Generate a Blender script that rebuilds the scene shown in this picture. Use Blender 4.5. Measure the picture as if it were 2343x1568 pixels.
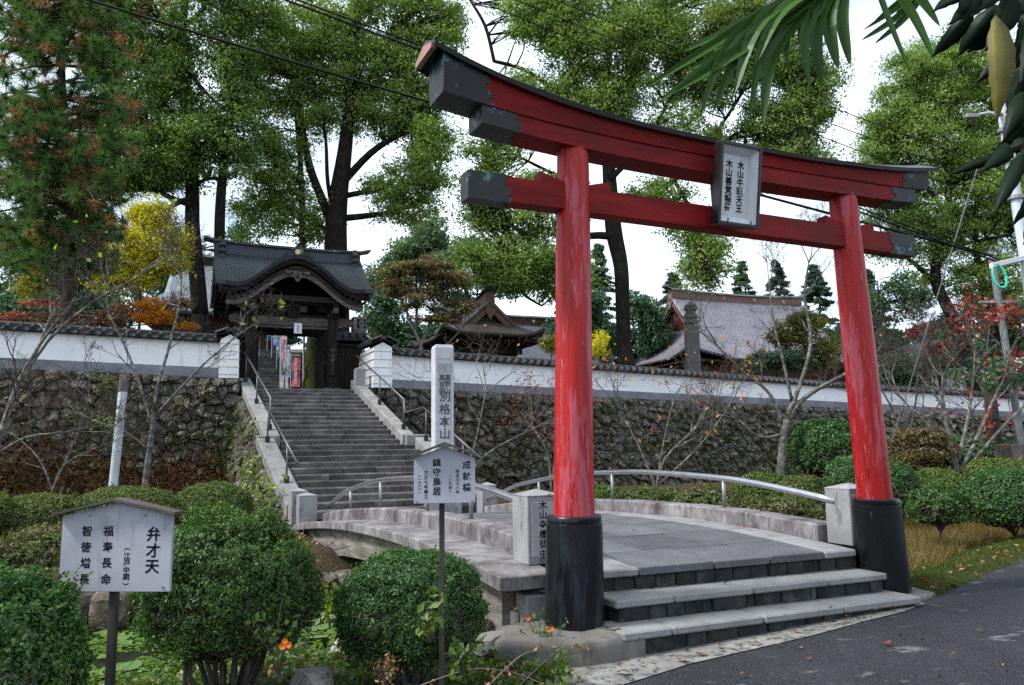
import bpy, bmesh, math, random
import numpy as np
from mathutils import Vector, Matrix, noise as mnoise
random.seed(7); np.random.seed(7)
RNG = np.random.default_rng(11)
sc = bpy.context.scene
C = bpy.context.scene.collection
for o in list(bpy.data.objects): bpy.data.objects.remove(o)

# ------------------------------------------------------------------ camera
FPX = 781.0; PITCH = math.radians(7.5); ROLL = math.radians(0.7); CAMH = 1.6
cam_d = bpy.data.cameras.new('camera'); cam = bpy.data.objects.new('camera', cam_d); C.objects.link(cam)
cam_d.sensor_fit = 'HORIZONTAL'; cam_d.sensor_width = 23.6; cam_d.lens = 23.6 * FPX / 1024.0
cam_d.clip_start = 0.05; cam_d.clip_end = 3000
_f = Vector((0, math.cos(PITCH), math.sin(PITCH))); _u0 = Vector((0, -math.sin(PITCH), math.cos(PITCH))); _r0 = Vector((1, 0, 0))
_r = math.cos(ROLL) * _r0 - math.sin(ROLL) * _u0; _u = math.sin(ROLL) * _r0 + math.cos(ROLL) * _u0
cam.matrix_world = Matrix(((_r.x, _u.x, -_f.x, 0), (_r.y, _u.y, -_f.y, 0), (_r.z, _u.z, -_f.z, CAMH), (0, 0, 0, 1)))
sc.camera = cam

# ------------------------------------------------------------------ world, sun, exposure
SUN_EL = math.radians(48); SUN_AZ = math.radians(252)      # azimuth: direction the light comes from, clockwise from +Y
w = bpy.data.worlds.new('World'); sc.world = w; w.use_nodes = True
nt = w.node_tree; nt.nodes.clear()
def _n(nt, t, **k):
    n = nt.nodes.new(t)
    for a, v in k.items(): setattr(n, a, v)
    return n
sky = _n(nt, 'ShaderNodeTexSky', sky_type='NISHITA', sun_disc=False, sun_elevation=SUN_EL, sun_rotation=SUN_AZ)
sky.air_density = 1.0; sky.dust_density = 1.5; sky.ozone_density = 1.5
tc = _n(nt, 'ShaderNodeTexCoord'); mp = _n(nt, 'ShaderNodeMapping'); mp.inputs['Scale'].default_value = (1.0, 1.0, 2.6)
cn = _n(nt, 'ShaderNodeTexNoise'); cn.inputs['Scale'].default_value = 2.3; cn.inputs['Detail'].default_value = 7; cn.inputs['Roughness'].default_value = .55
cr_ = _n(nt, 'ShaderNodeValToRGB'); cr_.color_ramp.elements[0].position = .38; cr_.color_ramp.elements[1].position = .57
cr_.color_ramp.elements[0].color = (.42, .42, .42, 1)
mx = _n(nt, 'ShaderNodeMix', data_type='RGBA'); bg = _n(nt, 'ShaderNodeBackground'); wo = _n(nt, 'ShaderNodeOutputWorld')
mx.inputs[7].default_value = (8.4, 9.5, 11.0, 1)          # cloud white, in the sky's own units
nt.links.new(tc.outputs['Generated'], mp.inputs['Vector']); nt.links.new(mp.outputs[0], cn.inputs['Vector'])
nt.links.new(cn.outputs['Fac'], cr_.inputs['Fac']); nt.links.new(cr_.outputs['Color'], mx.inputs[0])
nt.links.new(sky.outputs[0], mx.inputs[6]); nt.links.new(mx.outputs[2], bg.inputs['Color'])
bg.inputs['Strength'].default_value = 0.10; nt.links.new(bg.outputs[0], wo.inputs['Surface'])
sl = bpy.data.lights.new('sun', 'SUN'); sl.energy = 3.0; sl.angle = math.radians(10); sl.color = (1, .97, .92)
so = bpy.data.objects.new('sun', sl); C.objects.link(so); so.location = (0, 0, 40)
_sd = Vector((math.sin(SUN_AZ) * math.cos(SUN_EL), math.cos(SUN_AZ) * math.cos(SUN_EL), math.sin(SUN_EL)))
so.rotation_euler = (-_sd).to_track_quat('-Z', 'Y').to_euler()
sc.view_settings.view_transform = 'Standard'; sc.view_settings.look = 'None'
sc.view_settings.exposure = 0.75; sc.view_settings.gamma = 1.0; sc.view_settings.use_curve_mapping = False
sc.cycles.max_bounces = 6; sc.cycles.diffuse_bounces = 3; sc.cycles.glossy_bounces = 3
sc.cycles.transmission_bounces = 4; sc.cycles.transparent_max_bounces = 6
sc.cycles.use_denoising = False; sc.cycles.use_adaptive_sampling = True; sc.cycles.adaptive_threshold = 0.015

# ------------------------------------------------------------------ helpers
SPX = 1024.0 / 2342.0
def W(px, py, Y=None, z=None):
    """point of the place seen at a survey mark of the photograph, at distance Y or height z"""
    px, py = float(px), float(py)
    d = _f + (px * SPX - 512) / FPX * _r + (342.5 - py * SPX) / FPX * _u
    t = (float(Y) / d.y) if Y is not None else ((z - CAMH) / d.z)
    return Vector((0, 0, CAMH)) + t * d
def rootloc(p):
    while p.parent: p = p.parent
    return p.location
def obj(name, me, mat=None, parent=None, label=None, cat=None, group=None, kind=None, loc=None, rot=None, world=True):
    """link one mesh; world-coordinate verts are moved into the parent's frame"""
    o = bpy.data.objects.new(name, me); C.objects.link(o)
    if mat is not None and len(me.materials) == 0: me.materials.append(MATS[mat] if isinstance(mat, str) else mat)
    if parent is not None:
        o.parent = parent
        if world: me.transform(Matrix.Translation(-rootloc(parent)))
    if loc is not None: o.location = loc
    if rot is not None: o.rotation_euler = rot
    if label: o['label'] = label
    if cat: o['category'] = cat
    if group: o['group'] = group
    if kind: o['kind'] = kind
    return o
def thing(name, label, cat, loc, group=None, kind=None):
    o = bpy.data.objects.new(name, None); C.objects.link(o); o.location = loc; o.empty_display_size = .2
    o['label'] = label; o['category'] = cat
    if group: o['group'] = group
    if kind: o['kind'] = kind
    return o
def fastmesh(name, V, Fc, smooth=False):
    """numpy verts (n,3) and faces (m,k) all of one size"""
    me = bpy.data.meshes.new(name); n = len(V); m, k = Fc.shape
    me.vertices.add(n); me.vertices.foreach_set('co', np.asarray(V, dtype=np.float32).ravel())
    me.loops.add(m * k); me.loops.foreach_set('vertex_index', Fc.astype(np.int32).ravel())
    me.polygons.add(m); me.polygons.foreach_set('loop_start', np.arange(0, m * k, k, dtype=np.int32))
    me.polygons.foreach_set('loop_total', np.full(m, k, dtype=np.int32))
    me.polygons.foreach_set('use_smooth', np.full(m, smooth, dtype=bool))
    me.update(calc_edges=True); return me
class MB:
    def __init__(s): s.v = []; s.f = []
    def add(s, vs, fs):
        b = len(s.v); s.v.extend([tuple(v) for v in vs]); s.f.extend([tuple(i + b for i in f) for f in fs]); return s
    def hexa(s, p):          # 8 points: bottom 4 (ccw), top 4
        return s.add(p, [(3, 2, 1, 0), (4, 5, 6, 7), (0, 1, 5, 4), (1, 2, 6, 5), (2, 3, 7, 6), (3, 0, 4, 7)])
    def box(s, c, size, fr=None):
        """fr = (ax, ay, az) axes; c = centre"""
        ax, ay, az = fr if fr else (Vector((1, 0, 0)), Vector((0, 1, 0)), Vector((0, 0, 1)))
        c = Vector(c); hx, hy, hz = size[0] / 2, size[1] / 2, size[2] / 2
        p = [c + ax * x + ay * y + az * z for z in (-hz, hz) for x, y in ((-hx, -hy), (hx, -hy), (hx, hy), (-hx, hy))]
        return s.hexa(p)
    def prism(s, poly, ext):   # poly: list of Vectors (planar), ext: Vector
        n = len(poly); ext = Vector(ext); vs = list(poly) + [Vector(p) + ext for p in poly]
        return s.add(vs, [tuple(range(n - 1, -1, -1)), tuple(range(n, 2 * n))] + [(i, (i + 1) % n, n + (i + 1) % n, n + i) for i in range(n)])
    def tube(s, path, rad, n=8, caps=True):
        path = [Vector(p) for p in path]; m = len(path)
        if not hasattr(rad, '__len__'): rad = [rad] * m
        rings = []; ref = None
        for i, p in enumerate(path):
            t = (path[min(i + 1, m - 1)] - path[max(i - 1, 0)]).normalized()
            if ref is None:
                ref = t.orthogonal().normalized()
            a = (ref - t * ref.dot(t))
            a = a.normalized() if a.length > 1e-6 else t.orthogonal().normalized()
            ref = a; b = t.cross(a)
            rings.append([p + (a * math.cos(2 * math.pi * k / n) + b * math.sin(2 * math.pi * k / n)) * rad[i] for k in range(n)])
        vs = [v for r in rings for v in r]; fs = []
        for i in range(m - 1):
            for k in range(n):
                fs.append((i * n + k, i * n + (k + 1) % n, (i + 1) * n + (k + 1) % n, (i + 1) * n + k))
        if caps: fs += [tuple(range(n - 1, -1, -1)), tuple((m - 1) * n + k for k in range(n))]
        return s.add(vs, fs)
    def lathe(s, prof, c=(0, 0, 0), n=24):     # prof: (r,z) list
        c = Vector(c); vs = []; fs = []
        for r, z in prof:
            for k in range(n):
                a = 2 * math.pi * k / n; vs.append(c + Vector((r * math.cos(a), r * math.sin(a), z)))
        m = len(prof)
        for i in range(m - 1):
            for k in range(n): fs.append((i * n + k, i * n + (k + 1) % n, (i + 1) * n + (k + 1) % n, (i + 1) * n + k))
        fs += [tuple(range(n - 1, -1, -1)), tuple((m - 1) * n + k for k in range(n))]
        return s.add(vs, fs)
    def loft(s, rings, closed=True, caps=True):
        n = len(rings[0]); vs = [v for r in rings for v in r]; fs = []
        for i in range(len(rings) - 1):
            for k in range(n if closed else n - 1):
                fs.append((i * n + k, i * n + (k + 1) % n, (i + 1) * n + (k + 1) % n, (i + 1) * n + k))
        if caps and closed: fs += [tuple(range(n - 1, -1, -1)), tuple((len(rings) - 1) * n + k for k in range(n))]
        return s.add(vs, fs)
    def mesh(s, name, smooth=False, bevel=0, seg=1, fix=True):
        me = bpy.data.meshes.new(name); me.from_pydata([tuple(v) for v in s.v], [], s.f)
        if fix or bevel:
            bm = bmesh.new(); bm.from_mesh(me)
            bmesh.ops.recalc_face_normals(bm, faces=bm.faces)
            if bevel: bmesh.ops.bevel(bm, geom=list(bm.edges), offset=bevel, segments=seg, affect='EDGES', profile=.5, clamp_overlap=True)
            bm.to_mesh(me); bm.free()
        if smooth:
            me.polygons.foreach_set('use_smooth', [True] * len(me.polygons))
            if smooth != True:
                me.set_sharp_from_angle(angle=math.radians(smooth))
        me.update(); return me
    def build(s, name, mat, parent=None, smooth=False, bevel=0, seg=1, **k):
        return obj(name, s.mesh(name, smooth, bevel, seg), mat, parent, **k)
def lerp(a, b, t): return a + (b - a) * t
def interp(x, xs, ys): return float(np.interp(x, xs, ys))
def fbm(x, y, z=0, o=4): return mnoise.fractal(Vector((x, y, z)), 1.0, 2.0, o)
def glyph(ch):
    """outline of one character at size 1 as a mesh, made once"""
    if ch not in GLY:
        cu = bpy.data.curves.new('lettering', 'FONT'); cu.body = ch; cu.size = 1.0; cu.offset = .016; cu.extrude = .008; cu.resolution_u = 3
        o = bpy.data.objects.new('lettering', cu); C.objects.link(o); dg = bpy.context.evaluated_depsgraph_get(); me = bpy.data.meshes.new_from_object(o.evaluated_get(dg))
        co = np.empty(len(me.vertices) * 3, dtype=np.float32); me.vertices.foreach_get('co', co); GLY[ch] = (co.reshape(-1, 3), [tuple(p.vertices) for p in me.polygons])
        bpy.data.objects.remove(o); bpy.data.meshes.remove(me); bpy.data.curves.remove(cu)
    return GLY[ch]
GLY = {}
for _c in '木山寺檀徒中成就橋牛頭天王善覚稲荷内安全相互礼拝南無大師遍照金剛巴桐高野真言宗別格本弁才江戸期福寿長命智徳増明治三十八年一九〇四鎮守鳥居正七建之()': glyph(_c)
def lettering(txt, size, centre, ax, up, mat, parent, bold=.004, spacing=1.0, name='lettering', depth=.0012, squash=1.0):
    """writing laid char by char down the plane (ax, up) at centre; spacing = pitch / size; normal = ax x up"""
    ax = Vector(ax).normalized(); up = Vector(up).normalized(); nn = ax.cross(up); chars = [c for c in txt if c != '\n']; n = len(chars); Vv = []; Ff = []; base = 0
    for i, ch in enumerate(chars):
        co, polys = glyph(ch); k = len(co)
        if not k: continue
        co = co * size; c0 = (co[:, :2].max(0) + co[:, :2].min(0)) / 2; co[:, :2] -= c0
        if ch in '()': co = np.stack([co[:, 1], -co[:, 0], co[:, 2]], 1)
        co[:, 0] *= squash; co[:, 1] += (n - 1) / 2 * size * spacing - i * size * spacing; Vv += [tuple(v) for v in (co @ np.array([list(ax), list(up), list(nn)]) + np.array(Vector(centre)))]
        Ff += [tuple(j + base for j in p) for p in polys]; base += k
    me = bpy.data.meshes.new(name); me.from_pydata(Vv, [], Ff); me.update(); return obj(name, me, mat, parent)
# ------------------------------------------------------------------ materials
MATS = {}
def mk(name):
    m = bpy.data.materials.new(name); m.use_nodes = True; MATS[name] = m
    nt = m.node_tree; nt.nodes.clear(); out = _n(nt, 'ShaderNodeOutputMaterial')
    return m, nt, out
def ramp(nt, stops):
    r = _n(nt, 'ShaderNodeValToRGB'); cr = r.color_ramp
    while len(cr.elements) < len(stops): cr.elements.new(.5)
    for e, (p, c) in zip(cr.elements, stops):
        e.position = p; e.color = (*c, 1) if len(c) == 3 else c
    return r
def nz(nt, vec, scale, detail=6, rough=.55, dist=0):
    n = _n(nt, 'ShaderNodeTexNoise'); n.inputs['Scale'].default_value = scale; n.inputs['Detail'].default_value = detail
    n.inputs['Roughness'].default_value = rough; n.inputs['Distortion'].default_value = dist
    nt.links.new(vec, n.inputs['Vector']); return n
def mixc(nt, fac, a, b, mode='MIX'):
    m = _n(nt, 'ShaderNodeMix', data_type='RGBA', blend_type=mode)
    for i, v in ((0, fac), (6, a), (7, b)):
        if isinstance(v, (int, float)): m.inputs[i].default_value = v
        elif isinstance(v, tuple): m.inputs[i].default_value = (*v, 1)
        else: nt.links.new(v, m.inputs[i])
    return m.outputs[2]
def coordv(nt, stretch=None, rnd=True):
    tc = _n(nt, 'ShaderNodeTexCoord'); v = tc.outputs['Object']
    if rnd:
        oi = _n(nt, 'ShaderNodeObjectInfo'); a = _n(nt, 'ShaderNodeVectorMath', operation='ADD'); s = _n(nt, 'ShaderNodeVectorMath', operation='SCALE')
        cmb = _n(nt, 'ShaderNodeCombineXYZ')
        for i in range(3): nt.links.new(oi.outputs['Random'], cmb.inputs[i])
        s.inputs['Scale'].default_value = 37.0; nt.links.new(cmb.outputs[0], s.inputs[0])
        nt.links.new(v, a.inputs[0]); nt.links.new(s.outputs[0], a.inputs[1]); v = a.outputs[0]
    if stretch:
        m = _n(nt, 'ShaderNodeVectorMath', operation='MULTIPLY'); m.inputs[1].default_value = stretch
        nt.links.new(v, m.inputs[0]); v = m.outputs[0]
    return v
def M(name, stops, scale=4, detail=8, rough=.85, bump=.0, bscale=30, bdist=.02, stretch=None, bstretch=None, metallic=0, spec=.4, var=0, stain_sheen=None, speck=None, nrough=.6, coat=0):
    """principled material: noise ramp + optional stain (colour, scale, lo, hi, stretch) and speckle (colour, scale, amount)"""
    m, nt, out = mk(name); L = nt.links.new
    b = _n(nt, 'ShaderNodeBsdfPrincipled'); v = coordv(nt, stretch)
    if len(stops) == 1: stops = [(0.3, tuple(c * .85 for c in stops[0])), (.7, tuple(min(1, c * 1.12) for c in stops[0]))]
    n1 = nz(nt, v, scale, detail, nrough); r = ramp(nt, stops); L(n1.outputs['Fac'], r.inputs['Fac']); col = r.outputs['Color']
    for st in ([stain_sheen] if isinstance(stain_sheen, tuple) else (stain_sheen or [])):
        sc_, ss, lo, hi, sst = st; v2 = coordv(nt, sst); n2 = nz(nt, v2, ss, 9, .62); r2 = ramp(nt, [(lo, (0, 0, 0)), (hi, (1, 1, 1))]); L(n2.outputs['Fac'], r2.inputs['Fac'])
        col = mixc(nt, r2.outputs['Color'], col, sc_)
    if speck:
        v3 = coordv(nt); n3 = nz(nt, v3, speck[1], 2, .5); r3 = ramp(nt, [(.5, (0, 0, 0)), (.7, (speck[2],) * 3)]); L(n3.outputs['Fac'], r3.inputs['Fac'])
        col = mixc(nt, r3.outputs['Color'], col, speck[0])
    if var:
        oi = _n(nt, 'ShaderNodeObjectInfo'); mr = _n(nt, 'ShaderNodeMapRange'); mr.inputs[3].default_value = 1 - var; mr.inputs[4].default_value = 1 + var
        L(oi.outputs['Random'], mr.inputs[0]); hs = _n(nt, 'ShaderNodeHueSaturation'); L(mr.outputs[0], hs.inputs['Value']); L(col, hs.inputs['Color']); col = hs.outputs[0]
    L(col, b.inputs['Base Color']); b.inputs['Roughness'].default_value = rough; b.inputs['Metallic'].default_value = metallic
    b.inputs['Specular IOR Level'].default_value = spec if rough < .7 else spec * .35
    if coat: b.inputs['Coat Weight'].default_value = coat; b.inputs['Coat Roughness'].default_value = .15
    if bump:
        vb = coordv(nt, bstretch or stretch); nb = nz(nt, vb, bscale, 8, .65); bp = _n(nt, 'ShaderNodeBump'); bp.inputs['Strength'].default_value = bump
        bp.inputs['Distance'].default_value = bdist; L(nb.outputs['Fac'], bp.inputs['Height']); L(bp.outputs[0], b.inputs['Normal'])
    L(b.outputs[0], out.inputs[0]); return m
def leafmat(name, stops, trans=.35, gloss=.06, grough=.4, tint=None):
    """random per leaf, plus slow change through the crown"""
    m, nt, out = mk(name); L = nt.links.new
    g = _n(nt, 'ShaderNodeNewGeometry'); v = coordv(nt); n1 = nz(nt, v, .55, 3); 
    ad = _n(nt, 'ShaderNodeMath', operation='MULTIPLY_ADD'); ad.inputs[1].default_value = .55; 
    sb = _n(nt, 'ShaderNodeMath', operation='MULTIPLY_ADD'); sb.inputs[1].default_value = 1.0; sb.inputs[2].default_value = -.28
    L(n1.outputs['Fac'], sb.inputs[0]); L(g.outputs['Random Per Island'], ad.inputs[0]); L(sb.outputs[0], ad.inputs[2])
    r = ramp(nt, stops); L(ad.outputs[0], r.inputs['Fac']); col = r.outputs['Color']
    d = _n(nt, 'ShaderNodeBsdfDiffuse'); t = _n(nt, 'ShaderNodeBsdfTranslucent'); mx = _n(nt, 'ShaderNodeMixShader'); mx.inputs[0].default_value = trans
    L(col, d.inputs[0]); hs = _n(nt, 'ShaderNodeHueSaturation'); hs.inputs['Saturation'].default_value = 1.15; hs.inputs['Value'].default_value = 1.35; L(col, hs.inputs['Color']); L(hs.outputs[0], t.inputs[0])
    L(d.outputs[0], mx.inputs[1]); L(t.outputs[0], mx.inputs[2]); res = mx.outputs[0]
    if gloss:
        gl = _n(nt, 'ShaderNodeBsdfGlossy'); gl.inputs['Roughness'].default_value = grough; gl.inputs['Color'].default_value = (.9, .95, 1, 1)
        m2 = _n(nt, 'ShaderNodeMixShader'); m2.inputs[0].default_value = gloss; L(res, m2.inputs[1]); L(gl.outputs[0], m2.inputs[2]); res = m2.outputs[0]
    L(res, out.inputs[0]); return m

# torii
def red_paint():
    m, nt, out = mk('red_paint'); L = nt.links.new; b = _n(nt, 'ShaderNodeBsdfPrincipled')
    def layer(scale, stretch, lo, hi, top=1.0, detail=9, rough=.7, dist=0):
        n = nz(nt, coordv(nt, stretch), scale, detail, rough, dist); r = ramp(nt, [(lo, (0, 0, 0)), (hi, (top,) * 3)]); L(n.outputs['Fac'], r.inputs['Fac']); return r.outputs['Color'], n
    n1 = nz(nt, coordv(nt, (16, 16, .7)), 1.6, 9, .7); r1 = ramp(nt, [(.30, (.15, .004, .004)), (.5, (.34, .007, .006)), (.72, (.46, .014, .012))]); L(n1.outputs['Fac'], r1.inputs['Fac']); c = r1.outputs['Color']
    f, _ = layer(2.0, (3.4, 3.4, .42), .50, .56, .8, 10, .75); c = mixc(nt, f, c, (.40, .085, .115))       # chalked, faded paint in upright patches
    f, _ = layer(2.0, (26, 26, .9), .56, .62, .75); c = mixc(nt, f, c, (.30, .006, .006))                 # sound paint left as streaks
    f, n3 = layer(1.5, (60, 60, 2.6), .655, .675, .9, 5, .7); c = mixc(nt, f, c, (.52, .40, .37))          # bare flakes
    f, n4 = layer(1.2, (46, 46, .8), .66, .69, .85, 4, .6); c = mixc(nt, f, c, (.06, .004, .004))          # drying cracks
    L(c, b.inputs['Base Color']); b.inputs['Roughness'].default_value = .42; b.inputs['Specular IOR Level'].default_value = .3
    bp = _n(nt, 'ShaderNodeBump'); bp.inputs['Strength'].default_value = .5; bp.inputs['Distance'].default_value = .006; bp.invert = True; L(n4.outputs['Fac'], bp.inputs['Height']); L(bp.outputs[0], b.inputs['Normal'])
    L(b.outputs[0], out.inputs[0])
red_paint()
M('red_beam', [(.3, (.10, .003, .003)), (.55, (.19, .005, .004)), (.75, (.27, .009, .007))], scale=1.2, rough=.6, spec=.18, stretch=(1, 1, 5), bump=.3, bscale=9, bdist=.006, stain_sheen=[((.07, .004, .004), 2.2, .55, .72, (1, 1, 7)), ((.36, .10, .08), 26, .66, .72, (.5, .5, 2)), ((.10, .008, .008), 1.0, .52, .7, None)])  # darker copy of the torii red; shade under the cap put into the colour
M('dark_copper', [(.3, (.010, .010, .011)), (.6, (.020, .020, .021)), (.8, (.036, .036, .037))], scale=3, rough=.45, metallic=.12, spec=.3, bump=.12, bscale=22, stain_sheen=((.06, .20, .17), 7.5, .57, .66, None))
M('black_sleeve', [(.3, (.003, .003, .004)), (.62, (.006, .007, .009)), (.8, (.016, .019, .024))], scale=3, rough=.30, stretch=(2, 2, .7), bump=.16, bscale=7, spec=.27, stain_sheen=[((.03, .04, .055), 3, .56, .74, (2.6, 2.6, .4)), ((.05, .055, .06), 40, .66, .7, (1, 1, .12))])  # broad blue-grey upright streaks paint a sheen into the black
M('cap_sheet', [(.3, (.008, .007, .007)), (.7, (.022, .02, .02))], scale=3, rough=.4, metallic=.3)
M('copper_edge', [(.3, (.28, .13, .10)), (.7, (.36, .2, .16))], rough=.5)
M('plaque_board', [(.3, (.42, .44, .45)), (.6, (.55, .57, .58)), (.8, (.62, .64, .65))], scale=3, rough=.7, stretch=(4, 4, .6))
M('black_lacquer', [(.3, (.006, .006, .006)), (.7, (.015, .014, .014))], rough=.35)
M('ink', [(.3, (.003, .003, .004)), (.7, (.008, .008, .009))], rough=.8, spec=.15)
M('ink_worn', [(.3, (.012, .012, .012)), (.62, (.03, .03, .03)), (.8, (.12, .12, .12))], scale=40, rough=.8)
# stone
M('granite', [(.3, (.20, .20, .205)), (.55, (.27, .27, .275)), (.75, (.34, .34, .345))], scale=3, rough=.8, bump=.35, bscale=70, bdist=.006, speck=((.12, .12, .125), 95, .75), var=.06, stain_sheen=((.10, .08, .088), 4, .56, .70, (2, 2, .6)))
M('pale_granite', [(.3, (.40, .41, .43)), (.6, (.52, .53, .55))], scale=3, rough=.8, bump=.3, bscale=60, bdist=.006, speck=((.22, .22, .23), 60, .5))
M('granite_carved', [(.3, (.30, .30, .31)), (.6, (.38, .38, .39))], scale=6, rough=.85, bump=.3, bscale=80, bdist=.004)
M('monument_ink', [(.3, (.06, .06, .065)), (.7, (.13, .13, .135))], scale=20, rough=.9)
M('kerb_stone', [(.3, (.15, .14, .14)), (.55, (.24, .23, .23)), (.75, (.33, .32, .32))], scale=4, rough=.85, bump=.4, bscale=60, bdist=.006, var=.07, stain_sheen=[((.055, .042, .046), 2.6, .42, .70, (1.4, 1.4, .9)), ((.075, .06, .062), 12, .50, .74, (2.4, 2.4, .6))])
M('cornice_stone', [(.3, (.16, .15, .15)), (.6, (.25, .245, .245))], scale=4, rough=.85, bump=.35, bscale=60, bdist=.006, var=.07, stain_sheen=[((.085, .07, .075), 3.0, .44, .68, None), ((.085, .072, .073), 12, .52, .74, (2.2, 2.2, .7))])
M('deck_slab', [(.3, (.065, .067, .072)), (.6, (.10, .102, .108)), (.8, (.135, .137, .143))], scale=2.5, rough=.8, bump=.2, bscale=90, bdist=.004, var=.2, speck=((.24, .24, .24), 80, .35))
M('border_slab', [(.3, (.16, .155, .16)), (.6, (.25, .25, .25))], scale=3, rough=.82, bump=.25, bscale=80, bdist=.004, var=.08, stain_sheen=((.16, .14, .145), 3.5, .55, .7, None))
M('tread_slab', [(.3, (.17, .175, .17)), (.6, (.26, .265, .26))], scale=3, rough=.8, bump=.3, bscale=90, bdist=.004, var=.07, speck=((.12, .12, .12), 85, .7), stain_sheen=((.12, .12, .10), 3, .62, .76, None))
M('riser_stone', [(.32, (.010, .011, .010)), (.52, (.032, .034, .032)), (.75, (.085, .085, .085))], scale=5, rough=.92, bump=.9, bscale=18, bdist=.02, var=.2, stain_sheen=((.035, .036, .03), 4, .5, .7, (3, 3, .7)))
M('stair_stone', [(.32, (.032, .029, .028)), (.52, (.085, .078, .076)), (.72, (.18, .168, .164))], scale=1.8, rough=.9, bump=.8, bscale=16, bdist=.02, var=.12, stain_sheen=((.055, .05, .05), 1.6, .55, .72, None), speck=((.26, .25, .24), 45, .4))
M('wall_stone', [(.30, (.024, .022, .017)), (.46, (.088, .081, .067)), (.58, (.165, .153, .13)), (.72, (.29, .283, .255))], scale=7, rough=.95, bump=1.0, bscale=13, bdist=.05, var=.28, nrough=.72, stain_sheen=[((.40, .41, .38), 17, .60, .66, None), ((.045, .056, .018), 3.0, .54, .64, None), ((.018, .016, .013), 13, .60, .68, None)])
M('wall_stone_brown', [(.30, (.028, .023, .017)), (.48, (.10, .082, .063)), (.72, (.22, .182, .142))], scale=5, rough=.95, bump=1.0, bscale=13, bdist=.05, var=.25, nrough=.7, stain_sheen=[((.32, .31, .28), 16, .61, .67, None), ((.05, .056, .02), 3, .54, .66, None)])
M('joint_dark', [(.3, (.018, .016, .013)), (.7, (.05, .045, .036))], rough=1, scale=6)
M('cheek_stone', [(.3, (.15, .146, .14)), (.6, (.25, .245, .24))], scale=3, rough=.85, bump=.5, bscale=24, bdist=.012, var=.08, stain_sheen=((.14, .125, .12), 5, .55, .7, None))
M('rock_pale', [(.3, (.15, .14, .13)), (.55, (.27, .26, .245)), (.75, (.38, .37, .35))], scale=3, rough=.92, bump=.9, bscale=9, bdist=.05, var=.2, nrough=.7, stain_sheen=((.05, .055, .025), 2.5, .58, .72, None))
M('rock_red', [(.3, (.16, .085, .06)), (.55, (.27, .155, .115)), (.75, (.36, .24, .19))], scale=3, rough=.9, bump=.9, bscale=7, bdist=.05, nrough=.7)
M('concrete_old', [(.3, (.09, .083, .073)), (.6, (.15, .142, .128)), (.8, (.21, .203, .19))], scale=4, rough=.95, bump=.5, bscale=30, bdist=.012, stain_sheen=((.09, .08, .065), 4, .52, .68, (2, 2, .8)))
M('timber_girder', [(.3, (.08, .066, .055)), (.5, (.17, .155, .133)), (.7, (.27, .255, .23))], scale=2, rough=.85, stretch=(1, 1, 7), bump=.5, bscale=9, bdist=.008, stain_sheen=[((.10, .055, .025), 2.4, .60, .70, None), ((.05, .055, .045), 5, .58, .74, (5, 5, .4))])
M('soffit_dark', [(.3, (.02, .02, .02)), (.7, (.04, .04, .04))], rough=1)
# road & ground
M('asphalt', [(.3, (.014, .014, .017)), (.55, (.021, .021, .025)), (.75, (.032, .032, .037))], scale=1.3, rough=.78, bump=.55, bscale=220, bdist=.004, speck=((.11, .11, .115), 95, .55), stain_sheen=[((.15, .145, .15), 1.2, .605, .66, (1, 2.4, 1)), ((.10, .096, .10), 4.5, .63, .69, (1, 2, 1))])
M('gutter_strip', [(.3, (.13, .125, .115)), (.55, (.23, .225, .205)), (.75, (.32, .315, .29))], scale=6, rough=.9, bump=.4, bscale=70, bdist=.005, stain_sheen=[((.05, .048, .045), 14, .52, .62, None), ((.06, .058, .056), 3, .56, .68, None)])
M('ground', [(.25, (.030, .022, .014)), (.5, (.062, .047, .028)), (.68, (.05, .055, .02)), (.8, (.085, .078, .04))], scale=1.6, rough=1, bump=1, bscale=26, bdist=.05, nrough=.7, stain_sheen=((.15, .10, .05), 8, .58, .68, None))
M('terrace_soil', [(.3, (.05, .045, .03)), (.7, (.12, .11, .08))], scale=2, rough=1, bump=.6, bscale=20)
M('gravel_court', [(.3, (.22, .21, .19)), (.7, (.33, .32, .29))], scale=5, rough=1, bump=.4, bscale=90)
# buildings
M('plaster', [(.3, (.78, .785, .79)), (.7, (.86, .863, .866))], scale=1.5, rough=.9, stain_sheen=((.50, .50, .48), 2.2, .58, .84, (1.6, 1.6, .35)))
M('grey_band', [(.3, (.15, .155, .175)), (.6, (.23, .235, .26)), (.8, (.31, .315, .34))], scale=2, rough=.9, stain_sheen=((.10, .10, .10), 4, .6, .75, (1, 1, .5)))
M('cream_line', [(.3, (.55, .50, .36)), (.7, (.64, .58, .42))], rough=.85)
M('kawara', [(.3, (.020, .020, .022)), (.6, (.038, .038, .042)), (.8, (.085, .085, .09))], scale=7, rough=.55, bump=.3, bscale=40, var=.22, stain_sheen=((.11, .105, .09), 9, .66, .76, None))
M('old_wood', [(.3, (.010, .008, .007)), (.55, (.024, .019, .016)), (.8, (.06, .052, .046))], scale=2.5, rough=.9, stretch=(6, 6, .6), bump=.5, bscale=9, bdist=.008)
M('old_wood_h', [(.3, (.010, .008, .007)), (.55, (.026, .021, .018)), (.8, (.07, .062, .055))], scale=2.5, rough=.9, stretch=(.8, .8, 7), bump=.5, bscale=9, bdist=.008)
M('bleached_wood', [(.3, (.055, .047, .041)), (.55, (.11, .097, .087)), (.8, (.19, .175, .16))], scale=3, rough=.9, stretch=(1, 1, 7), bump=.6, bscale=10, bdist=.01, stain_sheen=((.04, .033, .03), 3, .55, .7, (1, 1, 3)))
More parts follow.
